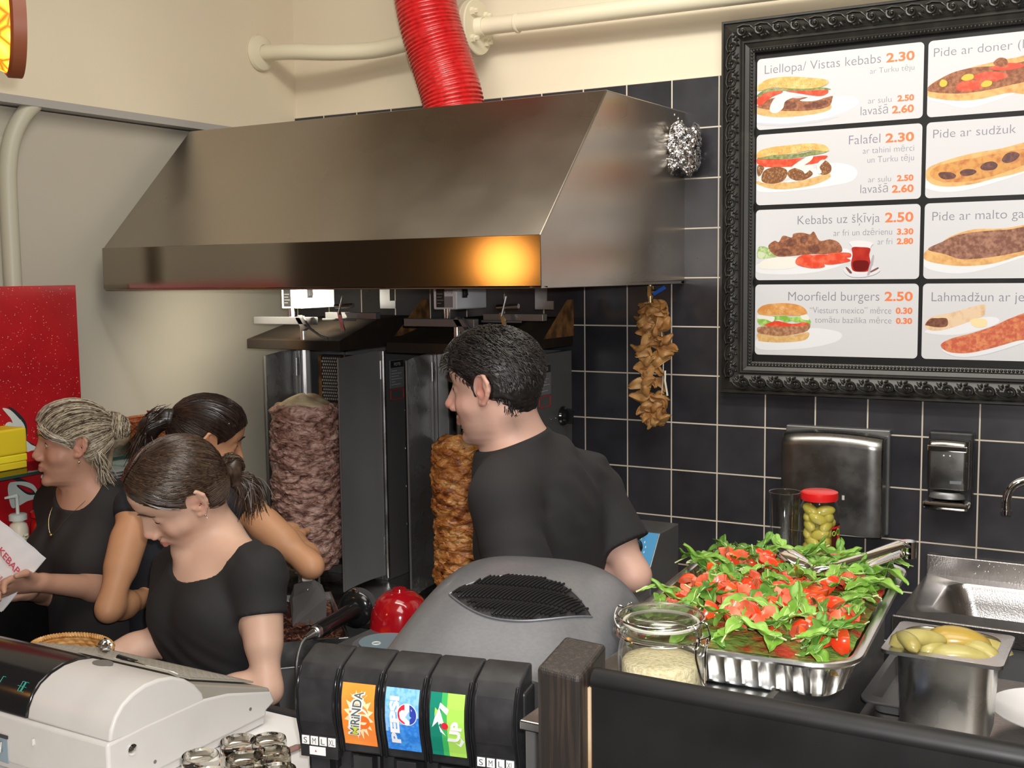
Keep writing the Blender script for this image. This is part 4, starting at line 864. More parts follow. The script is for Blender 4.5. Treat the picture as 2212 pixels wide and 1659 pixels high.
for k in range(9):
    a = RAD(200-27*k); g = G().obox(c0+NN*.0022+Vector((1,0,0))*.034*cos(a)+S*.034*sin(a), (.0012,0,0), S*.003, NN*.0003); obj('dial_mark', g, M('white'), t, smooth=0)

# meat tray under the left kebab, turned to the room's corner
e1 = Vector((.704,.710,0)); e2 = Vector((-.710,.704,0)); B0 = Vector((.124,-1.038,0))
TM = Matrix.Translation(B0) @ basis(-e1, e2, (0,0,1)).to_4x4()         # u to the left along the front, v to the back
t = thing('carving_tray', tuple(B0+e2*.25), 'shallow steel tray full of dark meat scraps below the left kebab', 'tray')
g = G(); g.M = TM
g.box((0,0,.801),(.25,.44,.806)); g.box((0,0,.806),(.25,.004,.866)); g.box((0,.436,.806),(.25,.44,.866)); g.box((0,.004,.806),(.004,.436,.866)); g.box((.246,.004,.806),(.25,.436,.866))
g.obox((.012,-.001,.84),(.012,0,0),(0,.002,0),(.004,.0,.024))
obj('tray', g, M('steel'), t, smooth=0, bevel=.002)
t2 = thing('tray_stand', tuple(B0+e2*.25), 'dark steel stand below the tray of meat scraps', 'stand')
g = G(); g.M = TM; g.box((.006,.01,.03),(.244,.40,.798)); obj('stand_body', g, M('steel_dark'), t2, smooth=0, bevel=.003)
g = G(); g.M = TM; g.box((.004,.008,FLOOR),(.246,.402,.03)); obj('plinth', g, M('black_plastic'), t2, smooth=0)
dm('scraps', (.045,.012,.010), .4, noise=(40,(.20,.08,.05),.5,.75,6), bump=(70,.8,.006))
dm('scrap_light', (.17,.08,.04), .45, noise=(60,(.16,.06,.04),.4,.65,5), bump=(80,.5,.003))
g = G(); g.M = TM; r = np.random.default_rng(2)
g.grid(lambda u,v: (.006+.238*u, .006+.428*v, .838+.016*sin(9*u+7*v)*sin(5*v*u+2)+r.uniform(-.004,.004)), 30, 50)
o = obj('meat_scraps', g, M('scraps'), None, smooth=50, doubles=False); tag(o, 'dark chopped meat scraps lying in the carving tray', 'meat'); o['kind'] = 'stuff'
gl = G(); gl.M = TM
for k in range(260):
    u, v = r.uniform(.02,.23), r.uniform(.02,.42); a = r.uniform(0,6); ln = r.uniform(.003,.010)
    gl.obox((u,v,.852+r.uniform(-.003,.006)), (ln*cos(a),ln*sin(a),r.uniform(-.004,.004)), (-.003*sin(a),.003*cos(a),.001), (0,0,.0012))
o = obj('meat_shavings', gl, M('scrap_light'), None, smooth=50, bevel=.001, doubles=False); tag(o, 'light brown meat shavings scattered over the scraps in the tray', 'meat'); o['kind'] = 'stuff'
# scoop standing in the tray
def tp(u, v, z): return TM @ Vector((u, v, z))
dm('scoop_dark', (.05,.045,.042), .55, .2)
t = thing('meat_scoop', tuple(tp(.10,.24,.85)), 'dark steel meat scoop standing in the carving tray', 'scoop')
g = G(); g.M = TM @ Matrix.Translation((.085,.20,.845)) @ Matrix.Rotation(RAD(-14),4,'X')
po = [(-.046,0),(.046,0),(.050,.075),(.036,.112),(.012,.122),(-.018,.122),(-.040,.105),(-.05,.07)]
g.prism(po, lambda u,v,w_: (u, w_+.010*(1-(u/.05)**2), v), -.0012, .0012); obj('blade', g, M('scoop_dark'), t, smooth=0)
g = G(); g.M = TM @ Matrix.Translation((.085,.20,.845)) @ Matrix.Rotation(RAD(-14),4,'X'); g.lathe([(0,0),(.003,0),(.003,.002),(0,.003)], 12, (0,-.003,.095), basis((1,0,0),(0,0,1),(0,-1,0)), close=False); obj('rivet', g, M('chrome'), t)
g = G(); g.M = TM @ Matrix.Translation((.085,.20,.845)) @ Matrix.Rotation(RAD(-14),4,'X'); g.box((-.015,-.006,.118),(.015,.012,.150)); obj('handle', g, M('rubber_white'), t, smooth=0, bevel=.004)
# electric kebab knife lying across the tray
t = thing('kebab_knife', (.10,-1.02,.87), 'black electric kebab knife with round guard lying on the tray', 'knife')
ka, kb = Vector((.102,-1.150,.905)), Vector((.062,-.905,.905)); kd = (kb-ka).normalized()
def kp(d): return ka+kd*d
obj('grip', G().tube([kp(.012),kp(.03),kp(.10),kp(.19),kp(.205)], [.019,.0205,.0205,.0215,.026], 28), M('black_gloss'), t)
obj('end_cap', G().tube([kp(-.006),kp(-.003),kp(.012)], [.015,.018,.0185], 28), M('steel'), t)
obj('cable_gland', G().tube([kp(-.045),kp(-.02),kp(-.005)], [.006,.009,.012], 14), M('steel'), t)
kx = kd.cross(Vector((0,0,1))).normalized(); ku = kx.cross(kd).normalized(); KB = basis(kx, ku, kd)
g = G().lathe([(.0,.2),(.028,.200),(.044,.206),(.050,.214),(.046,.226),(.030,.235),(0,.238)], 36, ka, KB, close=False); gd = obj('guard', g, M('black_gloss'), t)
g = G().lathe([(.0,.238),(.052,.239),(.052,.2405),(.0,.2415)], 40, ka, KB, close=False); obj('cutting_disc', g, M('steel_dark'), t)
g = G().obox(ka+kd*.215+ku*.052, kx*.006, ku*.006, kd*.008); obj('thumb_catch', g, M('steel'), gd, smooth=0, bevel=.002)
path = crom([tuple(kp(-.044)), (.112,-1.215,.893),(.118,-1.238,.86),(.122,-1.246,.80),(.122,-1.246,.66),(.11,-1.235,.5)], 6, False)
obj('power_cable', G().tube(path, .0038, 10), M('steel_dark'), t)
# red bowl and a small grey-blue dish beyond the silver machine
RB = basis((1,0,0),(0,1,0),(0,0,1))
dm('red_glaze', (.38,.006,.012), .12, coat=.6, noise=(40,(.55,.03,.01),.55,.8,3))
t = thing('red_bowl', (.186,-.90,.86), 'shiny red bowl upside down beside the grills', 'bowl')
g = G().lathe([(.0,.100),(.018,.100),(.020,.093),(.040,.088),(.062,.070),(.076,.040),(.080,.008),(.082,0),(.077,0),(.074,.036),(.058,.066),(.03,.083),(0,.085)], 48, (.186,-.90,.868), close=False); obj('bowl', g, M('red_glaze'), t)
t3 = thing('side_table', (.21,-1.0,FLOOR), 'low steel side table below the red bowl', 'table')
obj('table_top', G().box((.135,-1.20,.850),(.44,-.745,.868)), M('steel_dark'), t3, smooth=0, bevel=.003)
for x, y in ((.15,-1.18),(.42,-1.18),(.15,-.765),(.42,-.765)): obj('leg', G().box((x-.012,y-.012,FLOOR),(x+.012,y+.012,.850)), M('steel_dark'), t3, smooth=0)
dm('dish_blue', (.20,.28,.33), .4)
t = thing('scale_pan', (.285,-1.16,.868), 'small grey scale with a blue plate, half hidden by the silver machine', 'scale')
obj('scale_base', G().lathe([(0,0),(.085,0),(.088,.006),(.082,.024),(.0,.026)], 40, (.285,-1.10,.868), close=False), M('silver_plastic'), t)
obj('plate', G().lathe([(0,0),(.066,0),(.066,.003),(0,.003)], 40, (.285,-1.10,.894), close=False), M('dish_blue'), t)
obj('round_mark', G().tube([(.275+.010*cos(a),-1.125+.010*sin(a),.8975) for a in [2*pi*k/24 for k in range(24)]], .0016, 6, closed=True), M('white'), t)

# ------------------------------------------------------------------ customer counter
t = thing('customer_counter', (.2,-2.3,FLOOR), 'white laminate sales counter under the cash register', 'counter')
obj('counter_top', G().box((-.55,-2.75,1.002),(.93,-1.835,1.03)), M('white_laminate'), t, smooth=0, bevel=.004)
obj('counter_base', G().box((-.54,-2.72,FLOOR),(.92,-1.87,1.002)), M('black_panel'), t, smooth=0)
obj('rear_edge', G().box((-.55,-1.834,.99),(.80,-1.818,1.034)), M('black_plastic'), t, smooth=0, bevel=.002)
# key left on the counter beside the register
t = thing('hex_key', (.72,-2.03,1.03), 'black bent key with a worn red handle lying on the white counter', 'tool')
HK = [(.694,-2.075),(.716,-1.995),(.724,-1.990)]
obj('shaft', G().tube([(.662,-2.085,1.033),(.700,-2.005,1.033),(.7055,-1.9975,1.033),(.7165,-1.9995,1.034)], .0028, 10), M('black_plastic'), t)
g = G().tube([(.7165,-2.002,1.036),(.722,-1.985,1.037),(.730,-1.945,1.037),(.732,-1.938,1.037)], [.0050,.0066,.0066,.004], 14, flat=.7); dm('worn_red', (.32,.12,.10), .6, noise=(60,(.22,.16,.13),.4,.6,4)); obj('handle', g, M('worn_red'), t)

# ------------------------------------------------------------------ cash register
RX, RL = .612, .16
t = thing('cash_register', (.39,-2.08,1.03), 'beige cash register with dark customer display at the front left', 'cash register')
def ext(prof, xa, xb, g=None, inset=0):
    g = g or G(); n = len(prof)
    vs = [(xa,y,z) for y,z in prof]+[(xb,y,z) for y,z in prof]
    return g.add(vs, [tuple(range(n-1,-1,-1)), tuple(n+i for i in range(n))]+[(i,(i+1)%n,n+(i+1)%n,n+i) for i in range(n)])
base = [(-2.222,1.045),(-2.222,1.122),(-2.19,1.124),(-2.15,1.126),(-2.07,1.126),(-2.03,1.126),(-1.975,1.117),(-1.872,1.086),(-1.862,1.064),(-1.885,1.055),(-1.886,1.045)]
obj('lower_case', ext(base, RL, RX), M('white_plastic'), t, smooth=30, bevel=.006, bseg=3)
obj('base_drawer', G().box((RL+.004,-2.217,1.034),(RX-.004,-1.89,1.046)), M('white_plastic'), t, smooth=0)
hump = [(-2.217,1.122),(-2.213,1.140),(-2.204,1.157),(-2.190,1.171),(-2.170,1.181),(-2.145,1.187),(-2.118,1.187),(-2.092,1.182),(-2.066,1.170),(-2.045,1.154),(-2.030,1.136),(-2.02,1.100),(-2.15,1.115)]
dx0 = .425
obj('rounded_cover', ext(hump, dx0, RX-.001), M('white_plastic'), t, smooth=50, bevel=.0045, bseg=3)
h2 = [(y+.001 if y < -2.1 else y, z+.0015 if z > 1.13 else z) for y, z in hump]
ds = obj('display_window', ext(h2, RL+.01, dx0-.002), M('black_gloss'), t, smooth=50, bevel=.003)
dm('display_green', (.0,.10,.07), .4, emit=((.0,.45,.32), .5))
g = G()
def dpt(a, s):                                             # on the curved display: a along X, s 0..1 up the curve
    i = s*3; k = int(i); f = i-k; y = h2[1+k][0]*(1-f)+h2[2+k][0]*f; z = h2[1+k][1]*(1-f)+h2[2+k][1]*f
    return (a, y-.0012, z+.0006)
for a0, pat in ((.378,'11111'),(.386,'10111'),(.372,'00010'),(.330,'10100')):
    segs = [((0,.05),(0,.95)),((.006,.05),(.006,.95)),((0,.95),(.006,.95)),((0,.5),(.006,.5)),((0,.05),(.006,.05))]
    for s_, p in zip(segs, pat):
        if p == '1': g.tube([dpt(a0+.012+s_[0][0], .30+.30*s_[0][1]), dpt(a0+.012+s_[1][0], .30+.30*s_[1][1])], .0005, 4)
obj('digits', g, M('display_green'), ds, smooth=0)
kb = [(-2.075,1.150),(-2.06,1.160),(-1.875,1.092),(-1.868,1.070),(-1.98,1.085)]
obj('keyboard_deck', ext(kb, RL, RX-.002), M('register_top'), t, smooth=0, bevel=.003)
g = G(); dslope = Vector((0,.185,-.068)).normalized(); nsl = Vector((0,.068,.185)).normalized()
obj('key_cover', G().obox(Vector((.39,-1.955,1.124))+nsl*.002, (.19,0,0), dslope*.078, nsl*.0015), M('register_top'), t, smooth=0, bevel=.001)
for i in range(22):
    for j in range(8):
        g.obox(Vector((.215+.0165*i,-2.018+.0,1.146))+dslope*(.016*j+.004)+nsl*.0045, (.0058,0,0), dslope*.0052, nsl*.0015)
o = obj('keys', g, M('register_top'), t, smooth=0, bevel=.0008, doubles=False); o['kind'] = 'stuff'
obj('paper_slot', G().obox((.47,-2.055,1.168), (.105,0,0), (0,.012,-.008), (0,.001,.0015)), M('register_top'), t, smooth=0)
obj('receipt', G().obox((.50,-2.047,1.166), (.07,0,0), (0,.004,-.003), (0,.0008,.001)), M('white'), t, smooth=0)
g = G().lathe([(0,0),(.020,0),(.020,.001),(0,.0012)], 32, (.475,-2.110,1.1868), sy=.62, close=False); dm('patch_grey', (.14,.13,.12), .5); obj('oval_window', g, M('patch_grey'), t)
g = G().lathe([(0,.004),(.004,.0038),(.0085,.002),(.009,0)], 24, (RX,-2.178,1.098), DX, close=False); obj('lock', g, M('chrome'), t)
for y, z in ((-1.925,1.072),(-2.135,1.062)):
    g = G().lathe([(0,.0006),(.003,.0006),(.003,0)], 12, (RX,y,z), DX, close=False); obj('screw_hole', g, M('patch_grey'), t)
g = G().box((.335,-2.2235,1.085),(.385,-2.221,1.090)); obj('port_slot', g, M('black_plastic'), t, smooth=0)
g = G().box((.338,-2.2232,1.045),(.383,-2.221,1.084)); pt_ = obj('connector_bay', g, M('dish_blue'), t, smooth=0)
for k in range(2):
    g = G().tube([(.352+.016*k,-2.226,1.062),(.352+.016*k,-2.223,1.078)], .004, 10); obj('connector', g, M('steel'), pt_)
g = G().box((.445,-2.226,1.088),(.449,-2.221,1.098)); obj('latch', g, M('white_plastic'), t, smooth=0, bevel=.001)
# foil scrap and pen on the register
t = thing('foil_scrap', (.42,-2.07,1.186), 'small crumpled foil scrap on top of the cash register', 'foil')
r = np.random.default_rng(8); g = G()
g.grid(lambda u,v: (.425+.013*cos(2*pi*u)*sin(pi*(.08+.84*v))*(1+r.uniform(-.4,.4)), -2.062+.010*sin(2*pi*u)*sin(pi*(.08+.84*v))*(1+r.uniform(-.4,.4)), 1.182+.024*v), 12, 8, cu=True)
obj('foil', g, M('foil'), t, smooth=10, doubles=False)
t = thing('pen', (.47,-2.05,1.172), 'dark pen with a steel tip lying behind the foil scrap', 'pen')
obj('barrel', G().tube([(.435,-2.045,1.171),(.485,-2.052,1.172)], .0042, 12), M('black_gloss'), t); obj('tip', G().tube([(.485,-2.052,1.172),(.512,-2.056,1.172)], [.003,.0012], 12), M('chrome'), t)

# ------------------------------------------------------------------ glasses upside down beside the register
dm('tumbler_glass', (.86,.84,.78), .02, trans=1, ior=1.45)
prof = [(.0,.078),(.020,.078),(.0235,.080),(.0262,.0815),(.027,.079),(.0272,.060),(.0285,.0),(.0268,.0),(.0255,.055),(.020,.064),(.0,.066)]
gg = G().lathe(prof, 40, (0,0,0), close=False)
GPOS = [(.803,-2.142),(.752,-2.100),(.842,-2.173),(.788,-2.075),(.825,-2.108),(.795,-2.205),(.872,-2.150),(.740,-2.165),(.868,-2.225)]
gl0 = None
for k, (x, y) in enumerate(GPOS):
    if k == 0: o = gl0 = obj('drinking_glass', gg, M('tumbler_glass'), None, smooth=50, loc=(0,0,0)); o.location = (x, y, 1.03)
    else: o = gl0.copy(); COL.objects.link(o); o.location = (x, y, 1.03)
    o.rotation_euler = (0,0,k*.7)
    tag(o, 'clear drinking glass upside down on the white counter beside the cash register', 'glass', 'upturned glasses beside the soda taps')
# ------------------------------------------------------------------ soda dispenser: silver body and five taps
t = thing('machine_cabinet', (1.12,-1.85,FLOOR), 'black cabinet below the soda dispenser', 'cabinet')
obj('cabinet_box', G().box((.936,-2.13,FLOOR),(1.215,-1.52,1.03)), M('black_panel'), t, smooth=0, bevel=.003)
SA = RAD(12); sx_ = Vector((cos(SA), sin(SA), 0)); sy_ = Vector((-sin(SA), cos(SA), 0)); SO = Vector((.838,-2.062,0))
SM = Matrix.Translation(SO) @ basis(sx_, sy_, (0,0,1)).to_4x4()
soda = thing('soda_dispenser', (1.0,-1.85,1.03), 'soda dispenser with a domed silver body and a row of black taps in front', 'soda dispenser')
# domed lid
U0, U1, V0, V1 = .052, .440, .062, .500
def lidz(u, v):
    a = (u-(U0+U1)/2)/((U1-U0)/2); b = (v-V0)/(V1-V0)
    rise = 1.222 + .086*sin(min(1, b/.72)*pi/2)**1.25 - .030*max(0,(b-.72)/.28)**2
    e = max(0, 1-abs(a)**3.2)**.42
    e2 = max(0, 1-max(0,(b-.80)/.20)**2.5)**.5
    return 1.130 + (rise-1.130)*(.06+.94*e)*(.1+.9*e2)
def lidp(u, v): return SM @ Vector((u, v, lidz(u, v)))
g = G(); n1, n2 = 56, 48
def cosmap(s): return .5-.5*cos(pi*s)
g.grid(lambda s, q: lidp(U0+(U1-U0)*cosmap(s), V0+(V1-V0)*cosmap(q)), n1, n2)
lo = 1.045
ring = [(i,0) for i in range(n1)]+[(n1-1,j) for j in range(1,n2)]+[(i,n2-1) for i in range(n1-2,-1,-1)]+[(0,j) for j in range(n2-2,0,-1)]
idx = [i*n2+j for i,j in ring]; b0 = len(g.v)
for i in idx: x,y,z = g.v[i]; g.v.append((x,y,lo))
m_ = len(idx)
for k in range(m_): g.f.append((idx[k], idx[(k+1)%m_], b0+(k+1)%m_, b0+k)); g.m.append(0)
g.f.append(tuple(b0+k for k in range(m_))); g.m.append(0)
obj('silver_lid', g, M('silver_plastic'), soda, smooth=50)
# eye-shaped vent grille
tips = [Vector((.978,-1.873,0)), Vector((1.165,-1.738,0))]
def loc(p): q = SM.inverted() @ Vector((p[0],p[1],0)); return q.x, q.y
gc = ((.978+1.165)/2-.004, (-1.873-1.738)/2+.040)
gu, gv = loc(gc); gu -= .019; ga_, gb_ = .120, .062
def inside(a, b): return abs(a) < 1 and abs(b) < (1-abs(a)**2.1)
def gp(a, b, h): u, v = gu+a*ga_, gv+b*gb_; p = lidp(u, v); return Vector((p.x, p.y, p.z+h))
g = G(); NA = 40
vs = []; 
for i in range(NA+1):
    a = -1+2*i/NA; e = 1-abs(a)**2.1
    for j in range(9): vs.append(gp(a, e*(-1+2*j/8), .0012))
g.add(vs, [(i*9+j,(i+1)*9+j,(i+1)*9+j+1,i*9+j+1) for i in range(NA) for j in range(8)])
gr = obj('vent_grille', g, M('black_plastic'), soda, smooth=60)
g = G()
rim = [gp(-1+2*i/NA, 1-abs(-1+2*i/NA)**2.1, .002) for i in range(NA+1)]+[gp(1-2*i/NA, -(1-abs(1-2*i/NA)**2.1), .002) for i in range(1,NA)]
g.tube(rim, .0016, 6, closed=True); obj('vent_rim', g, M('silver_plastic'), gr)
g = G()
for row in range(3):
    for k in range(34):
        a = -.96+1.92*k/33; ba = -.62+.62*row
        L_ = .27; pts = []
        for q in range(4):
            b = ba - L_ + 2*L_*q/3; aa = a + .06*(q-1.5)/1.5*1.5
            if inside(aa, b*1.04): pts.append(gp(aa, b, .0045+.002*(1.5-abs(q-1.5))))
        if len(pts) >= 2: g.tube(pts, .0021, 5)
o = obj('vent_slats', g, M('black_gloss'), gr, smooth=50, doubles=False); o['kind'] = 'stuff'
# tower and drip tray
g = G(); g.M = SM; g.box((.004,.018,1.052),(.346,.066,1.215)); obj('tap_rail', g, M('black_plastic'), soda, smooth=0, bevel=.004)
g = G(); g.M = SM; g.box((.07,.066,1.031),(.43,.49,1.05)); obj('body_base', g, M('black_plastic'), soda, smooth=0)
g = G(); g.M = SM; g.box((.02,-.015,1.031),(.34,.064,1.043)); obj('drip_tray', g, M('black_plastic'), soda, smooth=0, bevel=.003)
# five taps
dm('lb_orange', (.95,.24,.02), .3, noise=(9,(.98,.42,.08),.4,.65,2)); dm('lb_flash', (.98,.80,.45), .35); dm('lb_orange_d', (.85,.16,.01), .35)
dm('lb_blue', (.03,.22,.75), .3, noise=(160,(.07,.33,.85),.45,.6,2)); dm('lb_blue_l', (.28,.58,.92), .3, noise=(160,(.16,.46,.88),.45,.6,2)); dm('lb_navy', (.02,.05,.42), .3); dm('lb_red', (.75,.02,.05), .3)
dm('lb_green_d', (.01,.24,.16), .3); dm('lb_green', (.06,.48,.12), .3); dm('lb_lime', (.42,.75,.12), .3); dm('lb_ink', (.10,.13,.11), .5); dm('lb_yel', (.70,.78,.06), .4); dm('lb_white', (.88,.88,.88), .3)
TW = .0665
FP = [(-.001,1.107),(-.0045,1.128),(-.0105,1.150),(-.0135,1.172),(-.0120,1.195),(-.006,1.214),(.004,1.229)]     # the curved face, y against z
def face(s):
    x = s*(len(FP)-1); k = min(int(x), len(FP)-2); f = x-k; return (FP[k][0]*(1-f)+FP[k+1][0]*f, FP[k][1]*(1-f)+FP[k+1][1]*f)
for k in range(5):
    u0 = .002+k*(TW+.002); u1 = u0+TW
    body = FP+[(.010,1.233),(.050,1.246),(.064,1.244),(.066,1.10),(.02,1.10)]
    names = ['blank black tap with S M L XL buttons at the left end', 'tap with the orange label', 'tap with the blue label', 'tap with the green label', 'blank black tap at the right end']
    g = G(); g.M = SM; ext(body, u0, u1, g); tp_ = obj('tap', g, M('black_plastic'), soda, smooth=30, bevel=.003); tp_['label'] = names[k]
    g = G(); g.M = SM
    for ua, ub in ((u0+.001,u0+.005),(u1-.005,u1-.001)):
        P = [(y-.003, z) for y, z in FP]+[(y+.002, z) for y, z in reversed(FP)]; ext(P, ua, ub, g)
    obj('face_rail', g, M('black_gloss'), tp_, smooth=30, bevel=.001)
    g = G(); g.M = SM; g.box((u0+.010,.006,1.075),(u1-.010,.05,1.102)); g.lathe([(0,1.050),(.012,1.050),(.016,1.064),(.018,1.078)], 20, ((u0+u1)/2,.020,0), close=False); obj('nozzle', g, M('black_gloss'), tp_, smooth=40)
    g = G(); g.M = SM; g.box((u0+.018,-.004,1.062),(u1-.018,-.002,1.104)); obj('cup_lever', g, M('black_plastic'), tp_, smooth=0, bevel=.001)
    if k in (0, 4):                                         # size buttons
        g = G(); g.M = SM; P = [(y-.0012, z) for y, z in FP[2:6]]+[(y+.001, z) for y, z in reversed(FP[2:6])]; ext(P, u0+.007, u1-.007, g); obj('blank_plate', g, M('black_plastic'), tp_, smooth=30)
        g = G(); g.M = SM; g.box((u0+.003,-.0065,1.094),(u1-.003,.012,1.128)); kp_ = obj('button_panel', g, M('black_plastic'), tp_, smooth=0, bevel=.001)
        for q, s in enumerate(('S','M','L','XL')):
            bx0_ = u0+.006+.0142*q
            g = G(); g.M = SM; g.box((bx0_,-.0078,1.1135),(bx0_+.0118,-.0062,1.1265)); b_ = obj('size_button', g, M('lb_white'), kp_, smooth=0, bevel=.0004)
            g = G(); put_text(g, s, lambda u,v: tuple(SM @ Vector((u,-.0081,v))), bx0_+(.003 if q < 3 else .0015), bx0_+(.0088 if q < 3 else .0103), .0085)
            g.v = [(x,y,z+1.1157) for x,y,z in g.v]; obj('button_letter', g, M('lb_ink'), kp_, smooth=0, doubles=False)
        g = G(); g.M = SM; g.box((u0+.018,-.0078,1.0985),(u0+.044,-.0062,1.1110)); obj('size_button', g, M('lb_white'), kp_, smooth=0, bevel=.0004)
        g = G(); g.M = SM; g.add([(u0+.027,-.0081,1.1035),(u0+.030,-.0081,1.1035),(u0+.0285,-.0081,1.107)], [(0,1,2)]); obj('button_mark', g, M('lb_red'), kp_, smooth=0, doubles=False)
    else:
        ua, ub, sa, sb = u0+.0075, u1-.0075, .12, .84
        W_ = ub-ua; Hh = sum(((face(sa+(sb-sa)*(i+1)/20)[0]-face(sa+(sb-sa)*i/20)[0])**2+(face(sa+(sb-sa)*(i+1)/20)[1]-face(sa+(sb-sa)*i/20)[1])**2)**.5 for i in range(20))
        def lp(x, y, h=.0):                                 # label coordinates 0..1 across and up
            yy, zz = face(sa+(sb-sa)*y); return SM @ Vector((ua+W_*x, yy-.0025-h, zz))
        def disc(g, cx, cy, r, h, mi, a0=0, a1=360, squash=1, n=28):
            pts = [(cx+r*cos(RAD(a0+(a1-a0)*i/n))*(1 if True else 1), cy+r*squash*W_/Hh*sin(RAD(a0+(a1-a0)*i/n))) for i in range(n+1 if a1-a0 < 360 else n)]
            g.add([lp(x,y,h) for x,y in pts], [tuple(range(len(pts)))], mi)
        g = G(); NY = 16
        if k == 1: mats = [M('lb_orange')]
        if k == 2: mats = [M('lb_blue'), M('lb_blue_l')]
        if k == 3: mats = [M('lb_green_d'), M('lb_green'), M('lb_lime')]
        for i in range(NY):
            for j in range(12):
                mi = 0
                if k == 2: mi = 1 if (i/NY + .25*(1-j/12)) > .55 else 0
                if k == 3: mi = 0 if j < 4 else (1 if j < 6 else 2)
                g.add([lp(j/12,i/NY),lp((j+1)/12,i/NY),lp((j+1)/12,(i+1)/NY),lp(j/12,(i+1)/NY)], [(0,1,2,3)], mi)
        lb = obj('brand_label', g, mats, tp_, smooth=0)
        g = G()
        def vert_text(g, s, cx, y0, y1, cap, h, mi, bold=0, slope=0, zig=0):
            """lettering that reads upward along the label"""
            put_text(g, s, lambda u,v: lp(cx - v/W_ + slope*(u-y0), u + (zig*sin(u*60) if zig else 0), h), y0, y1, cap, bold, mi)
        if k == 1:
            mats = [M('lb_flash'), M('lb_white'), M('lb_ink'), M('lb_orange_d'), M('lb_yel')]
            star = [(.52+(.46 if i % 2 else .30)*cos(2*pi*i/32), .50+(.40 if i % 2 else .26)*sin(2*pi*i/32)) for i in range(32)]
            g.add([lp(x,y,.0002) for x,y in star], [tuple(range(32))], 0); disc(g,.55,.46,.30,.0004,1)
            disc(g,.66,.40,.20,.0006,3); disc(g,.64,.43,.13,.0008,0,200,340)
            vert_text(g,'MiRiNDA',.47,.17,.88,.0150,.0010,1,.0022,.30); vert_text(g,'MiRiNDA',.47,.18,.87,.0135,.0012,2,.0003,.30); vert_text(g,'M',.44,.19,.31,.008,.0013,4,.0002,.30)
        if k == 2:
            mats = [M('lb_white'), M('lb_navy'), M('lb_red')]
            vert_text(g,'PEPSI',.40,.12,.86,.0125,.0004,0,.0009)
            cx, cy, r = .66,.60,.30; disc(g,cx,cy,r,.0006,0)
            disc(g,cx,cy,r*.93,.0008,1,-75,75); disc(g,cx,cy,r*.93,.0008,2,105,255)
        if k == 3:
            mats = [M('lb_white'), M('lb_red'), M('lb_lime')]
            star = [(.50+(.40 if i % 2 else .30)*cos(2*pi*i/24)*.9, .40+(.25 if i % 2 else .2)*sin(2*pi*i/24)) for i in range(24)]
            def Q(pts, h, mi): g.add([lp(x,y,h) for x,y in pts], [tuple(range(len(pts)))], mi)
            Q([(.06,.46),(.24,.56),(.30,.40),(.86,.18),(.98,.28),(.40,.56),(.28,.76),(.50,.66),(.56,.74),(.30,.84),(.14,.60)], .0004, 0)
            vert_text(g,'UP',.80,.26,.58,.0150,.0008,0,.0012,.5); disc(g,.44,.50,.10,.001,1); Q([(.14,.62),(.24,.72),(.16,.76)], .0006, 2)
        obj('logo', g, mats, lb, smooth=0, doubles=False)

# ------------------------------------------------------------------ wooden partition in front of the prep counter
t = thing('wooden_partition', (1.8,-2.2,FLOOR), 'dark stained wooden counter partition with a square post at its left end', 'partition')
g = G(); ZP = 1.372
px0, px1, py0, py1 = 1.341, 1.394, -2.246, -2.176
g.add([(px0,py0,FLOOR),(px1,py0,FLOOR),(px1,py1,FLOOR),(px0,py1,FLOOR),(px0,py0,ZP-.004),(px1,py0,ZP-.008),(px1,py1,ZP+.010),(px0,py1,ZP+.012)],
   [(3,2,1,0),(4,5,6,7),(0,1,5,4),(1,2,6,5),(2,3,7,6),(3,0,4,7)]); obj('post', g, M('black_wood'), t, smooth=0, bevel=.005, bseg=3)
g = G().box((px1-.0005,-2.226,FLOOR),(px1+.0035,-2.200,1.347)); obj('bare_edge', g, M('raw_wood'), t, smooth=0)
g = G().box((px1+.001,-2.224,FLOOR),(2.6,-2.198,1.352)); obj('panel', g, M('black_panel'), t, smooth=0, bevel=.003)
g = G().tube([(px1+.002,-2.211,1.352),(2.6,-2.211,1.352)], .0135, 14); obj('top_bead', g, M('black_panel'), t)

# ------------------------------------------------------------------ refrigerated prep block and low prep counter
t = thing('prep_block', (1.35,-1.55,FLOOR), 'raised stainless steel block that carries the salad tray and jars', 'counter')
obj('block_top', G().box((1.235,-2.10,1.222),(1.487,-1.062,1.235)), M('steel'), t, smooth=0, bevel=.002)
obj('block_body', G().box((1.240,-2.095,FLOOR),(1.474,-1.068,1.222)), M('steel_dark'), t, smooth=0, bevel=.003)
t = thing('prep_counter', (1.9,-1.6,FLOOR), 'low stainless prep counter with sunken pans at the lower right', 'counter')
obj('counter_top', G().box((1.490,-2.12,1.010),(2.5,-1.06,1.03)), M('steel_wet'), t, smooth=0, bevel=.003)
obj('counter_body', G().box((1.495,-2.10,FLOOR),(2.49,-1.08,1.010)), M('steel_dark'), t, smooth=0)
def pan(g, w, d, h, r, c, rim=.012, taper=.94, th=.0015):
    prof = [(1+2*rim/w, -.004),(1+2*rim/w,0),(1,0),(.985,-.006),(taper,-h+.012),(taper-.04,-h),(taper-.045,-h+th),(taper-.01,-h+.012)]
    loops = []
    for s, z in prof[:6]: loops.append([(c[0]+u*s, c[1]+v*s*1, c[2]+z) for u, v in rrect(w, d, r, 6)])
    n = len(loops[0]); vs = sum(loops, []); fs = [(k*n+i, k*n+(i+1)%n, (k+1)*n+(i+1)%n, (k+1)*n+i) for k in range(5) for i in range(n)]
    fs.append(tuple(5*n+i for i in range(n))); return g.add(vs, fs)
t = thing('shallow_pan', (1.60,-1.72,1.03), 'shallow bright steel pan lying on the low prep counter behind the partition', 'pan')
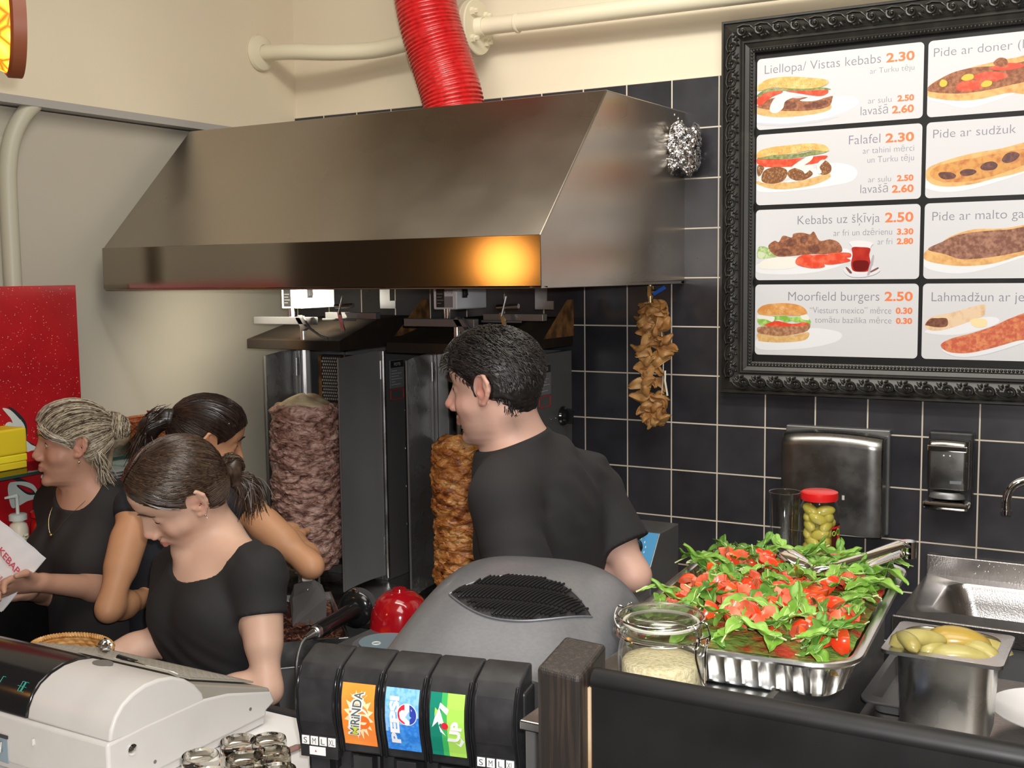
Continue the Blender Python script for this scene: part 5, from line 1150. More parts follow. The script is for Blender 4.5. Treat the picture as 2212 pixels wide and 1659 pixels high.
g = G(); pan(g, .17, .30, .035, .03, (1.600,-1.735,1.068)); obj('pan', g, M('steel'), t, smooth=40, solid=.0012)
t = thing('dark_pan', (1.58,-1.30,1.03), 'dark shallow pan with a few crumbs at the back of the prep counter', 'pan')
g = G(); pan(g, .12, .24, .030, .02, (1.566,-1.23,1.062)); obj('pan', g, M('steel_dark'), t, smooth=40, solid=.0012)
dm('crumb', (.55,.42,.20), .7)
g = G(); r = np.random.default_rng(4)
for k in range(40): g.ball((1.60+r.uniform(-.06,.06), -1.72+r.uniform(-.11,.11), 1.038+r.uniform(0,.003)), r.uniform(.002,.005), 7, 5, (1.4,1,.6))
o = obj('crumbs', g, M('crumb'), None, smooth=50, doubles=False); tag(o, 'scattered pale crumbs in the shallow steel pan', 'crumbs'); o['kind'] = 'stuff'
dm('blue_dark', (.03,.06,.16), .4)
g = G().obox((1.575,-1.58,1.074), (.010,.055,0),(.010,-.002,0),(0,0,.004)); tag(obj('blue_spatula', g, M('blue_dark'), None, smooth=0, bevel=.002), 'dark blue flat spatula lying across the pans', 'spatula')
# gastronorm pan of peppers
t = thing('food_container', (1.640,-1.385,1.03), 'deep steel food container with pale pickled peppers, right of the salad', 'food container')
g = G(); pan(g, .150, .140, .150, .035, (1.640,-1.385,1.188), rim=.013, taper=.90); obj('container', g, M('steel'), t, smooth=40, solid=.0012)
g = G(); out = [(1.640+u, -1.385+v) for u, v in rrect(.184,.172,.012,5)]; inn = [(1.640+u, -1.385+v) for u, v in rrect(.152,.142,.042,5)]
n = len(out); g.add([(x,y,1.188) for x,y in out]+[(x,y,1.1895) for x,y in inn]+[(x,y,1.182) for x,y in out], [(i,(i+1)%n,n+(i+1)%n,n+i) for i in range(n)]+[(2*n+i,2*n+(i+1)%n,(i+1)%n,i) for i in range(n)])
obj('flange', g, M('steel'), t, smooth=40)
dm('pepper_pale', (.50,.44,.15), .28, noise=(26,(.38,.29,.07),.45,.75,4), sss=.05)
dm('pepper_gold', (.47,.32,.06), .25, noise=(20,(.30,.08,.02),.55,.8,3))
r = np.random.default_rng(12)
PEP = [((1.600,-1.425,1.196),.6,.05,.017,0),((1.655,-1.375,1.186),.1,.052,.026,1),((1.690,-1.395,1.180),-.6,.04,.018,0),((1.625,-1.40,1.182),1.2,.045,.016,0),((1.665,-1.425,1.178),.2,.05,.018,0),((1.60,-1.35,1.176),.9,.045,.017,0),((1.69,-1.35,1.172),.3,.045,.018,0),((1.64,-1.345,1.170),-.2,.045,.018,0),((1.585,-1.452,1.200),2.2,.038,.013,0)]
for c, a, ln, rd, kind in PEP:
    g = G(); P = []; R = []
    for q in range(11):
        s = -1+.2*q; P.append((c[0]+ln*s*cos(a), c[1]+ln*s*sin(a), c[2]+.010*(1-s*s)-.004)); R.append(rd*(1-abs(s)**2.6)**.5*(1-.25*s)+.0008)
    g.tube(P, R, 14, flat=.8)
    o = obj('pickled_pepper', g, M('pepper_gold' if kind else 'pepper_pale'), None, smooth=60)
    if kind: tag(o, 'fat golden brown pickled pepper in the middle of the steel container', 'pepper', 'pickled peppers in the steel container')
    else: tag(o, 'pale yellow pickled pepper in the deep steel container', 'pepper', 'pickled peppers in the steel container')
t = thing('white_plate', (1.80,-1.29,1.03), 'white plate with some white food at the right edge of the picture', 'plate')
g = G().lathe([(0,.012),(.050,.012),(.066,.018),(.104,.034),(.106,.037),(.102,.0365),(.064,.022),(.0,.017)], 56, (1.80,-1.29,1.032), close=False); obj('plate', g, M('white'), t, smooth=60)
dm('creamy', (.72,.68,.58), .6, bump=(50,.6,.006)); r = np.random.default_rng(6); g = G()
g.grid(lambda u,v: (1.815+.05*(1-v)*cos(2*pi*u)*(1+.2*sin(5*u*6)), -1.29+.045*(1-v)*sin(2*pi*u), 1.050+.020*v**.6+r.uniform(-.002,.002)), 24, 8, cu=True)
o = obj('white_cheese', g, M('creamy'), None, smooth=60); tag(o, 'small heap of white crumbled food on the white plate', 'food')

# ------------------------------------------------------------------ salad in the foil tray
TA = RAD(4); TO = Vector((1.411,-1.610,1.237)); TMx = Matrix.Translation(TO) @ Matrix.Rotation(TA,4,'Z')
t = thing('foil_tray', tuple(TO), 'large aluminium foil tray heaped with tomato and rocket salad', 'tray')
TWd, TLn, TH = .318, .545, .056
g = G(); g.M = TMx; n = 8
def loop(s_out, z, flute):
    P = []; base = []
    for (u, v) in rrect(TWd, TLn, .05, 10): base.append(Vector((u, v, 0)))
    # resample the outline evenly so that the flutes are regular
    tot = sum((base[(i+1)%len(base)]-base[i]).length for i in range(len(base))); N_ = 360; i = 0; acc = 0
    for k in range(N_):
        d = tot*k/N_
        while acc+(base[(i+1)%len(base)]-base[i%len(base)]).length < d: acc += (base[(i+1)%len(base)]-base[i%len(base)]).length; i += 1
        seg = (base[(i+1)%len(base)]-base[i%len(base)]); p = base[i%len(base)]+seg.normalized()*(d-acc); nn_ = Vector((seg.y,-seg.x,0)).normalized()
        fl = flute*(max(-.2, sin(2*pi*k/5))) if flute else 0
        q = p+nn_*(s_out+fl); P.append((q.x, q.y, z))
    return P
L_ = [loop(.012,TH-.007,0),loop(.0155,TH-.003,0),loop(.014,TH+.001,0),loop(.008,TH+.002,0),loop(.001,TH,0),loop(-.001,TH-.006,.0012),loop(-.006,TH*.6,.0042),loop(-.014,.008,.0042),loop(-.020,.001,0)]
n = len(L_[0]); vs = sum(L_, []); fs = [(k*n+i, k*n+(i+1)%n, (k+1)*n+(i+1)%n, (k+1)*n+i) for k in range(len(L_)-1) for i in range(n)]; fs.append(tuple((len(L_)-1)*n+i for i in range(n)))
g.add(vs, fs); obj('tray', g, M('aluminium'), t, smooth=35)
dm('salad_bed', (.16,.28,.05), .5, noise=(26,(.42,.05,.02),.45,.6,4), bump=(60,.8,.01))
def heap(u, v): return .046+.022*max(0,1-(abs(u)/.5)**3)*max(0,1-(abs(v)/.5)**3.2)
g = G(); g.M = TMx; r = np.random.default_rng(31)
g.grid(lambda a,b: ((a-.5)*TWd*.92, (b-.5)*TLn*.94, heap(a-.5,b-.5)-.012+r.uniform(-.003,.003)), 26, 40)
o = obj('chopped_salad', g, M('salad_bed'), None, smooth=50, doubles=False); tag(o, 'lower layer of chopped salad filling the foil tray', 'salad'); o['kind'] = 'stuff'
dm('tomato_skin', (.66,.045,.012), .16, noise=(9,(.80,.16,.03),.45,.75,3), coat=.4)
dm('tomato_flesh', (.66,.10,.045), .22, noise=(40,(.74,.25,.14),.45,.7,4), coat=.3, bump=(70,.4,.003))
def wedge(seed):
    r = np.random.default_rng(seed); R = r.uniform(.020,.026); a1 = r.uniform(.7,1.5); g = G(); nu, nv = 8, 7; h = r.uniform(.7,1.0)
    sk = [[Vector((R*sin(.35+(pi-.7)*j/(nv-1))*cos(a1*(i/(nu-1)-.5)), R*sin(.35+(pi-.7)*j/(nv-1))*sin(a1*(i/(nu-1)-.5)), R*h*cos(.35+(pi-.7)*j/(nv-1)))) for j in range(nv)] for i in range(nu)]
    inn = [[p*.42+Vector((r.uniform(-.001,.001),0,0)) for p in row] for row in sk]
    vs = [p for row in sk for p in row]+[p for row in inn for p in row]; o_ = nu*nv
    g.add(vs, [(i*nv+j,(i+1)*nv+j,(i+1)*nv+j+1,i*nv+j+1) for i in range(nu-1) for j in range(nv-1)], 0)
    f2 = [(o_+i*nv+j+1,o_+(i+1)*nv+j+1,o_+(i+1)*nv+j,o_+i*nv+j) for i in range(nu-1) for j in range(nv-1)]
    for i in (0, nu-1): f2 += [(i*nv+j, i*nv+j+1, o_+i*nv+j+1, o_+i*nv+j) for j in range(nv-1)]
    for j in (0, nv-1): f2 += [(i*nv+j, (i+1)*nv+j, o_+(i+1)*nv+j, o_+i*nv+j) for i in range(nu-1)]
    k = len(g.f); g.f += f2; g.m += [1]*len(f2)
    c = sum((Vector(p) for p in g.v), Vector())/len(g.v); g.v = [tuple(Vector(p)-c) for p in g.v]
    return obj('tomato_chunk', g, [M('tomato_skin'), M('tomato_flesh')], None, smooth=35, bevel=.0012, loc=(0,0,0))
dm('rocket_a', (.12,.27,.025), .38, noise=(45,(.19,.36,.05),.4,.65,3)); dm('rocket_b', (.20,.40,.05), .38, noise=(45,(.28,.48,.10),.4,.65,3)); dm('rocket_c', (.07,.18,.02), .38, noise=(45,(.12,.27,.035),.4,.65,3))
dm('rocket_stem', (.50,.62,.28), .4)
def leaf(seed, m):
    r = np.random.default_rng(seed); ln = r.uniform(.055,.085); g = G(); ns = 22; cur = r.uniform(4,11)*(1 if r.random() < .7 else -1); tw = r.uniform(-.8,.8); fold = r.uniform(.2,.8)
    wd = r.uniform(.014,.022); ph = r.uniform(0,6); lob = r.uniform(2.2,3.2)
    rows = []
    for i in range(ns+1):
        s = i/ns; base = (sin(pi*min(1,s**.8)))**.7*(.35+.75*s) if s < .99 else .05
        w_ = wd*base*(.60+.40*abs(cos(lob*pi*s+ph)))+.0012
        x = ln*s; z = -cur*(x-ln*.4)**2*.9; row = []
        for j in range(7):
            q = -1+j/3; y = q*w_; zz = z+abs(q)*w_*fold+.0022*sin(14*s+4*q+ph); a = tw*(s-.4)
            row.append((x-ln*.45+.004*abs(q)*s, y*cos(a)-(zz-z)*sin(a), z+y*sin(a)+(zz-z)*cos(a)))
        rows.append(row)
    vs = [p for r_ in rows for p in r_]; g.add(vs, [(i*7+j,(i+1)*7+j,(i+1)*7+j+1,i*7+j+1) for i in range(ns) for j in range(6)], 0)
    mid = [Vector(rw[3])+Vector((0,0,.0003)) for rw in rows]; st = [mid[0]+(mid[0]-mid[3])*.9]+mid[:18]
    g.tube(st, [.0012]+[.0011*(1-i/20) for i in range(18)], 5, mi=1)
    return obj('rocket_leaf', g, [m, M('rocket_stem')], None, smooth=60, loc=(0,0,0), solid=.0004)
tv = [wedge(100+k) for k in range(9)]; lv = [leaf(200+k, M(['rocket_a','rocket_b','rocket_c'][k % 3])) for k in range(15)]
r = np.random.default_rng(77)
def setrot(o, tiltmax):
    o.rotation_euler = (r.uniform(-tiltmax,tiltmax), r.uniform(-tiltmax,tiltmax), r.uniform(0,2*pi))
nt = 0
for k in range(190):
    u = r.uniform(-.46,.46); v = r.uniform(-.46,.46)
    wgt = .95 if (-.36 < v < .24) else .45
    if r.random() > wgt: continue
    b_ = tv[nt % 9]
    o = b_ if nt < 9 else b_.copy()
    if nt >= 9: COL.objects.link(o)
    nt += 1
    p = TMx @ Vector((u*TWd*.93, v*TLn*.95, heap(u,v)+.008+r.uniform(-.003,.010))); o.location = p; setrot(o, 3.1); s = r.uniform(.75,1.12); o.scale = (s,s,s)
    tag(o, 'red tomato chunk in the rocket salad of the foil tray', 'tomato', 'tomato chunks in the salad')
nl = 0
for k in range(340):
    u = r.uniform(-.48,.48); v = r.uniform(-.475,.485)
    dens = .22 if (-.34 < v < .12 and abs(u+.05) < .42) else .80
    if r.random() > dens: continue
    b_ = lv[nl % 15]
    o = b_ if nl < 15 else b_.copy()
    if nl >= 15: COL.objects.link(o)
    nl += 1
    p = TMx @ Vector((u*TWd*1.0, v*TLn*.99, heap(u,v)+.014+r.uniform(-.004,.012)+(.006 if abs(u) > .42 else 0))); o.location = p; setrot(o, .42 if v > -.40 else .15); s = r.uniform(.68,1.02); o.scale = (s,s,s)
    tag(o, 'green rocket leaf in the salad of the foil tray', 'rocket leaf', 'rocket leaves in the salad')
# serving tongs lying over the salad
t = thing('salad_tongs', (1.48,-1.46,1.32), 'shiny steel serving tongs lying across the back of the salad', 'tongs')
g = G(); A_, B_ = Vector((1.566,-1.372,1.338)), Vector((1.452,-1.535,1.318))
def strip(g, pts, ws, cup):
    P = [Vector(p) for p in pts]; vs = []
    for i, p in enumerate(P):
        d = (P[min(i+1,len(P)-1)]-P[max(i-1,0)]).normalized(); s = d.cross(Vector((0,0,1))).normalized(); up = s.cross(d)
        for j in range(7):
            q = -1+j/3; vs.append(p+s*q*ws[i]+up*cup*(1-q*q)*ws[i])
    return g.add(vs, [(i*7+j,(i+1)*7+j,(i+1)*7+j+1,i*7+j+1) for i in range(len(P)-1) for j in range(6)])
strip(g, [A_, A_.lerp(B_,.08)+Vector((0,0,.004)), A_.lerp(B_,.4), A_.lerp(B_,.75), B_], [.013,.015,.0125,.011,.012], .55); obj('upper_arm', g, M('chrome'), t, smooth=50, solid=.0012)
g = G(); C_ = Vector((1.385,-1.475,1.332)); strip(g, [B_, B_.lerp(C_,.3)+Vector((0,0,.003)), B_.lerp(C_,.7)+Vector((0,0,.004)), C_], [.012,.022,.024,.016], .35); obj('scoop_end', g, M('chrome'), t, smooth=50, solid=.0012)
g = G(); strip(g, [A_-Vector((0,0,.010)), A_.lerp(B_,.5)-Vector((0,0,.016)), B_-Vector((0,.01,.020))], [.013,.0125,.012], -.4); obj('lower_arm', g, M('chrome'), t, smooth=50, solid=.0012)
g = G().tube([A_+Vector((.004,.006,-.020)), A_+Vector((.004,.006,.008))], .0125, 16); obj('pivot_cap', g, M('chrome'), t)

# ------------------------------------------------------------------ flip-top jar
JC = (1.383,-1.990,1.236)
t = thing('preserving_jar', JC, 'glass flip-top jar of pale crumbs standing behind the partition post', 'jar')
JZ = .90
outer = [(.0,.0),(.046,.0),(.0535,.006),(.055,.016),(.0555,.085),(.0535,.100),(.0505,.108),(.050,.116),(.0525,.118),(.0525,.128),(.049,.130)]
inner = [(.046,.128),(.0462,.112),(.049,.102),(.0512,.090),(.0512,.016),(.048,.010),(.0,.009)]
g = G().lathe([(a,b*JZ) for a,b in outer+inner], 56, JC, close=False); obj('jar_body', g, M('thin_glass'), t, smooth=40)
g = G().lathe([(a,b-.013) for a,b in [(0,.143),(.036,.143),(.044,.146),(.049,.1445),(.0525,.140),(.0535,.134),(.052,.1315),(.044,.1315),(.040,.137),(.0,.137)]], 56, JC, close=False); ld = obj('glass_lid', g, M('lid_glass'), t, smooth=40)
g = G().tube([(JC[0]+.0475*cos(2*pi*k/40), JC[1]+.0475*sin(2*pi*k/40), JC[2]+.1178) for k in range(40)], .0022, 8, closed=True); obj('seal_ring', g, M('rubber_white'), t)
g = G().tube([(JC[0]+.0522*cos(2*pi*k/48), JC[1]+.0522*sin(2*pi*k/48), JC[2]+.1015) for k in range(48)], .0014, 8, closed=True)
g.tube([(JC[0]+.0548*cos(2*pi*k/48), JC[1]+.0548*sin(2*pi*k/48), JC[2]+.1255) for k in range(48)], .0013, 8, closed=True)
obj('wire_band', g, M('chrome'), t)
for sd, nm in ((-1,'hinge_wire'),(1,'clasp_wire')):
    d = Vector((.95*sd,-.31*sd+(-.0),0)).normalized(); s = Vector((-d.y,d.x,0)); c = Vector(JC)-Vector((0,0,.013))
    g = G()
    for q in (-1, 1):
        g.tube(crom([c+d*.053+s*.010*q+Vector((0,0,.114)), c+d*.064+s*.010*q+Vector((0,0,.112)), c+d*.070+s*.011*q+Vector((0,0,.124)), c+d*.064+s*.011*q+Vector((0,0,.140)), c+d*.055+s*.009*q+Vector((0,0,.139))],4,False), .0013, 6)
    g.tube([c+d*.068-s*.012+Vector((0,0,.125)), c+d*.068+s*.012+Vector((0,0,.125))], .0016, 6)
    if sd > 0: g.tube(crom([c+d*.066-s*.010+Vector((0,0,.122)), c+d*.064-s*.009+Vector((0,0,.100)), c+d*.070+Vector((0,0,.066)), c+d*.064+s*.009+Vector((0,0,.100)), c+d*.066+s*.010+Vector((0,0,.122))],5,False), .0014, 6)
    else: g.tube(crom([c+d*.068-s*.010+Vector((0,0,.120)), c+d*.066-s*.008+Vector((0,0,.104)), c+d*.066+s*.008+Vector((0,0,.104)), c+d*.068+s*.010+Vector((0,0,.120))],4,False), .0014, 6)
    obj(nm, g, M('chrome'), t)
dm('crumbs_pale', (.80,.70,.46), .8, noise=(220,(.62,.50,.28),.45,.7,4), bump=(220,.8,.003))
r = np.random.default_rng(15); g = G().lathe([(.0,.0095),(.045,.0105),(.0500,.018),(.0502,.066),(.048,.069),(.03,.071),(0,.073)], 48, JC, close=False)
o = obj('jar_crumbs', g, M('crumbs_pale'), None, smooth=50); tag(o, 'pale breadcrumb-like filling inside the flip-top jar', 'crumbs'); o['kind'] = 'stuff'

# ------------------------------------------------------------------ jar of pickles and empty glass behind the salad
PC = (1.352,-1.105,1.236)
t = thing('pickle_jar', PC, 'jar of yellow pickled peppers with a red lid behind the salad', 'jar')
g = G().lathe([(.0,.0),(.034,.0),(.038,.004),(.0385,.030),(.0375,.034),(.0385,.090),(.0375,.100),(.033,.108),(.0325,.120),(.0305,.120),(.031,.107),(.0355,.098),(.0365,.088),(.0365,.008),(.0,.005)], 44, PC, close=False); obj('jar_body', g, M('thin_glass'), t, smooth=45)
g = G().lathe([(0,.131),(.031,.131),(.0355,.129),(.0362,.118),(.0350,.114),(.0335,.114),(.0335,.126),(0,.127)], 60, PC, close=False); obj('lid', g, M('red_plastic'), t, smooth=45)
dm('label_dark', (.05,.006,.006), .35); dm('label_green', (.30,.55,.03), .4)
def cyl(a, z, r_=.0389): return (PC[0]+r_*cos(a), PC[1]+r_*sin(a), PC[2]+z)
def lab(g, a0, a1, z0, z1, r_, mi): g.grid(lambda u,v: cyl(a0+(a1-a0)*u, z0+(z1-z0)*v, r_), 16, 2, mi=mi)
g = G(); a0, a1 = RAD(-38), RAD(60)
lab(g,a0,a1,.004,.066,.0392,0); lab(g,a0,a1,.004,.008,.0394,1); lab(g,a0,a1,.062,.066,.0394,1); lab(g,RAD(-16),a1,.012,.050,.0394,1)
g.tube([cyl(RAD(-30)+.10*cos(b_),.053+.0045*sin(b_),.0396) for b_ in [2*pi*k/16 for k in range(16)]], .0008, 5, closed=True, mi=2)
put_text(g, 'Ol', lambda u,v: cyl(u/.0394, .048+v, .0397), RAD(-20)*.0394, RAD(0)*.0394, .014, .0006, mi=2)
obj('label', g, [M('label_dark'), M('red_plastic'), M('label_green')], t, smooth=40, doubles=False)
dm('pickle', (.55,.46,.06), .25, noise=(12,(.62,.52,.14),.4,.7,3))
r = np.random.default_rng(41)
for k in range(22):
    lay = k//4; a = r.uniform(0,.6)+2*pi*(k % 4)/4+lay*.7; c = Vector((PC[0]+.0195*cos(a), PC[1]+.0195*sin(a), PC[2]+.017+.0155*lay)); aa = a+pi/2+r.uniform(-.5,.5); tl = r.uniform(-.5,.5); g = G()
    d = Vector((cos(aa)*cos(tl), sin(aa)*cos(tl), sin(tl)))
    g.tube([c+d*.019*s for s in (-1,-.8,-.4,0,.4,.8,1)], [.0015,.0075,.0105,.011,.0102,.0065,.0015], 12)
    tag(obj('pickled_chilli', g, M('pickle'), None, smooth=60), 'yellow pickled chilli inside the red-lidded jar', 'pepper', 'pickled chillies in the red-lidded jar')
t = thing('tall_glass', (1.287,-1.118,1.236), 'tall empty clear glass beside the red-lidded pickle jar', 'glass')
g = G().lathe([(.0,0),(.024,0),(.0265,.004),(.031,.124),(.0316,.126),(.0300,.126),(.0252,.010),(.0,.008)], 40, (1.287,-1.118,1.236), close=False); obj('glass_body', g, M('thin_glass'), t, smooth=45)
g = G().tube([(1.287+.0307*cos(2*pi*k/40), -1.118+.0307*sin(2*pi*k/40), 1.362) for k in range(40)], .0009, 6, closed=True); obj('rim', g, M('thin_glass'), t)

# ------------------------------------------------------------------ left side: glass shelf, board, baskets, boxes, bottles
thin_glass('shelf_glass', (.55,.62,.58), .04); dm('shelf_edge', (.02,.06,.05), .2)
t = thing('glass_shelf', (-.82,-1.2,1.274), 'glass shelf along the left wall carrying the yellow packs and wicker basket', 'shelf')
obj('shelf_pane', G().prism([(-.936,-.62),(-.702,-.62),(-.702,-1.62),(-.862,-1.62),(-.862,-.985),(-.936,-.985)], lambda u,v,w_: (u,v,w_), 1.2745, 1.2825), M('shelf_glass'), t, smooth=0)
obj('front_edge', G().box((-.702,-1.62,1.2745),(-.700,-.62,1.2825)), M('shelf_edge'), t, smooth=0)
for y in (-.95,-.72): obj('bracket', G().box((-.935,y-.008,1.262),(-.76,y+.008,1.2743)), M('steel'), t, smooth=0, bevel=.002)
dm('red_board', (.47,.010,.016), .35, noise=(7,(.36,.006,.012),.35,.65,3))
t = thing('red_sign', (-.869,-1.3,1.035), 'red speckled sign board with white swirls leaning on the left wall', 'sign')
obj('board', G().box((-.872,-1.75,1.035),(-.866,-1.0339,1.7803)), M('red_board'), t, smooth=0, bevel=.001)
g = G(); r = np.random.default_rng(17)
for k in range(520):
    y, z = r.uniform(-1.42,-1.0369), r.uniform(1.33,1.7773); s = r.uniform(.0006,.0016)
    g.add([(-.8656,y-s,z),(-.8656,y,z-s),(-.8656,y+s,z),(-.8656,y,z+s)], [(0,1,2,3)])
dm('speck', (.75,.55,.45), .6); o = obj('specks', g, M('speck'), t, smooth=0, doubles=False); o['kind'] = 'stuff'
dm('swirl_white', (.60,.66,.64), .5); dm('swirl_black', (.02,.022,.03), .5)
def sw(name, pts, m, h):
    g = G(); poly = crom(pts, 6); bm = bmesh.new(); vv = [bm.verts.new((-.8658+h, a, b)) for a, b in poly]; ee = [bm.edges.new((vv[i], vv[(i+1)%len(vv)])) for i in range(len(vv))]
    bmesh.ops.triangle_fill(bm, edges=ee, use_beauty=True, normal=(1,0,0)); bm.verts.index_update()
    g.add([tuple(q.co) for q in bm.verts], [tuple(q.index for q in f.verts) for f in bm.faces]); bm.free(); obj(name, g, m, t, smooth=0, doubles=False)
sw('swirl_outline', [(-1.2835,1.4462),(-1.2629,1.4364),(-1.2373,1.4108),(-1.2246,1.3843),(-1.2295,1.3430),(-1.2364,1.3538),(-1.2393,1.3892),(-1.2560,1.4167),(-1.2727,1.4344)], M('swirl_black'), .0)  # black outline printed along the white swirl
sw('swirl', [(-1.2993,1.4433),(-1.2757,1.4354),(-1.2501,1.4098),(-1.2324,1.3853),(-1.2295,1.3460),(-1.2373,1.3627),(-1.2432,1.3833),(-1.2649,1.3853),(-1.2737,1.4089),(-1.2875,1.4266)], M('swirl_white'), .0004)
sw('swirl_dot', [(-1.2963,1.3931),(-1.2885,1.4010),(-1.2776,1.4020),(-1.2698,1.3961),(-1.2668,1.3853),(-1.2963,1.3872)], M('swirl_white'), .0006)
sw('swirl_outline', [(-1.2344,1.3470),(-1.2167,1.3361),(-1.1951,1.3204),(-1.2069,1.3253),(-1.2275,1.3361)], M('swirl_black'), .0002)
sw('swirl', [(-1.2315,1.3420),(-1.2138,1.3293),(-1.1902,1.3145),(-1.2147,1.3116),(-1.2315,1.3126)], M('swirl_white'), .0004)
sw('swirl_outline', [(-1.2845,1.2447),(-1.2609,1.2418),(-1.2275,1.2221),(-1.2069,1.2005),(-1.1990,1.1769),(-1.2079,1.1553),(-1.2147,1.1887),(-1.2413,1.2162),(-1.2668,1.2320)], M('swirl_black'), .0002)
sw('swirl', [(-1.2973,1.2074),(-1.2924,1.2290),(-1.2767,1.2320),(-1.2403,1.2261),(-1.2138,1.2123),(-1.2020,1.1907),(-1.2118,1.1730),(-1.2383,1.1691),(-1.2649,1.1612),(-1.2885,1.1612)], M('swirl_white'), .0004)
sw('swirl_eye_line', [(-1.2688,1.2212),(-1.2462,1.2153),(-1.2197,1.2005),(-1.2098,1.1848),(-1.2334,1.1877),(-1.2560,1.2054)], M('swirl_black'), .0006)
sw('swirl_eye', [(-1.2619,1.2182),(-1.2462,1.2133),(-1.2246,1.2015),(-1.2167,1.1917),(-1.2334,1.1946),(-1.2501,1.2064)], M('red_board'), .0008)
sw('swirl', [(-1.1882,1.2330),(-1.1745,1.2379),(-1.1489,1.2192),(-1.1725,1.2113),(-1.1833,1.2231)], M('swirl_white'), .0004)
for k, (z0, z1, m, lb) in enumerate(((1.283,1.302,'yellow','lower thin pack of yellow napkins on the glass shelf'),(1.3025,1.322,'yellow_bright','bright yellow pack of napkins in the middle of the stack on the shelf'),(1.3225,1.394,'yellow','tall yellow pack on top of the stack on the glass shelf'))):
    g = G().box((-.88,-1.52,z0),(-.780,-1.294+.002*k,z1)); o = obj('napkin_pack', g, M(m), None, smooth=0, bevel=.006 if k == 2 else .003, bseg=3); tag(o, lb, 'napkins', 'yellow napkin packs on the glass shelf')
def basket(cx, cy, z, rx, ry, h, m, label, rows, flare=.22):
    t = thing('wicker_basket', (cx,cy,z), label, 'basket')
    g = G(); ns = 48
    for k in range(rows):
        v = (k+.5)/rows; s = 1-flare*(1-v); ph = (k % 2)*pi; pts = []
        for i in range(ns*2):
            a = 2*pi*i/(ns*2); w_ = 1+.018*sin(ns/2*a+ph)*1.2
            pts.append((cx+rx*s*w_*cos(a), cy+ry*s*w_*sin(a), z+.004+(h-.008)*v))
        g.tube(pts, h/rows*.54, 5, closed=True)
    obj('weave', g, m, t, smooth=60, doubles=False)
    g = G()
    for i in range(ns//2):
        a = 2*pi*i/(ns//2); g.tube([(cx+rx*(1-flare)*cos(a), cy+ry*(1-flare)*sin(a), z+.002),(cx+rx*cos(a), cy+ry*sin(a), z+h)], .0022, 5)
    obj('stakes', g, m, t, smooth=60, doubles=False)
    g = G()
    for q in (0, 1):
        pts = [(cx+(rx+.003*sin(40*a+q*pi))*cos(a), cy+(ry+.003*sin(40*a+q*pi))*sin(a), z+h+.003*cos(40*a+q*pi)) for a in [2*pi*i/160 for i in range(160)]]
        g.tube(pts, .0036, 6, closed=True)
    obj('braided_rim', g, m, t, smooth=60, doubles=False)
    g = G().lathe([(0,.002),(1-flare,.002),(1-flare,.005),(0,.005)], 40, (cx,cy,z), sx=rx, sy=ry, close=False); obj('base', g, m, t, smooth=30)
    return t
dm('wicker_red', (.24,.060,.022), .45, noise=(60,(.40,.15,.05),.4,.7,4)); dm('wicker_tan', (.42,.20,.055), .45, noise=(50,(.60,.36,.14),.4,.7,4))
basket(-.835,-.800,1.2828,.068,.088,.075, M('wicker_red'), 'reddish wicker basket of wrapped sachets on the glass shelf', 11)
dm('sachet_silver', (.42,.42,.48), .3, .4); dm('sachet_tan', (.42,.36,.26), .45); dm('sachet_red', (.36,.03,.05), .4)
for k, (c, a, b, m, lb) in enumerate((((-.85,-.845,1.345),.6,.3,'sachet_silver','silver wrapped sachet at the left in the wicker basket'),((-.82,-.80,1.343),-.3,.35,'sachet_tan','tan paper sachet in the middle of the wicker basket'),((-.845,-.765,1.362),.2,-.9,'sachet_red','dark red sachet sticking up at the right of the wicker basket'),((-.84,-.81,1.332),1.2,.1,'sachet_silver','silver wrapped sachet lying below the others in the wicker basket'))):
    g = G(); R_ = Matrix.Translation(c) @ Matrix.Rotation(a,4,'Z') @ Matrix.Rotation(b,4,'X'); g.M = R_
    g.grid(lambda u,v: ((u-.5)*.056,(v-.5)*.044,.006*sin(pi*u)*sin(pi*v)), 8, 8); g.grid(lambda u,v: ((u-.5)*.056,(v-.5)*.044,-.006*sin(pi*u)*sin(pi*v)), 8, 8)
    tag(obj('sachet', g, M(m), None, smooth=50), lb, 'sachet', 'sachets in the wicker basket')
# paper bags lying on a lower board, sauce bottles and onion pan
t = thing('lower_shelf', (-.83,-.95,1.17), 'lower board of the left wall shelf holding paper bags', 'shelf')
obj('board', G().box((-.936,-1.10,1.168),(-.73,-.62,1.180)), M('steel'), t, smooth=0, bevel=.002)
for k in range(5):
    g = G(); y0 = -1.05; r = np.random.default_rng(k); z0 = 1.1805+.0098*k
    g.grid(lambda u,v: (-.92+.165*u+.004*k, y0+.30*v+.006*k, z0+.0085+.0035*sin(5*u+k)*sin(4*v+2*k)*(0 if k == 0 else .5)), 10, 10); g.grid(lambda u,v: (-.92+.165*u+.004*k, y0+.30*v+.006*k, z0), 10, 10)
    n = 10
    o = obj('paper_bag', g, M('paper'), None, smooth=30, doubles=False)
    tag(o, 'flat white paper bag in the pile below the glass shelf', 'paper bag', 'paper bags piled below the glass shelf')
    if k == 4:
        g = G(); g.obox((-.745,-.92,z0+.0105), (.004,0,0),(.0,.05,0),(0,0,.0006)); obj('red_print', g, M('sachet_red'), o, smooth=0)
t = thing('side_counter', (-.8,-1.35,FLOOR), 'dark counter along the left wall', 'counter')
obj('worktop', G().box((-.914,-1.80,1.010),(-.70,-1.12,1.03)), M('steel_dark'), t, smooth=0, bevel=.002)
obj('cabinet', G().box((-.914,-1.79,FLOOR),(-.71,-1.13,1.010)), M('black_panel'), t, smooth=0)
dm('sauce_white', (.72,.68,.56), .4); dm('sauce_red', (.50,.010,.010), .3)
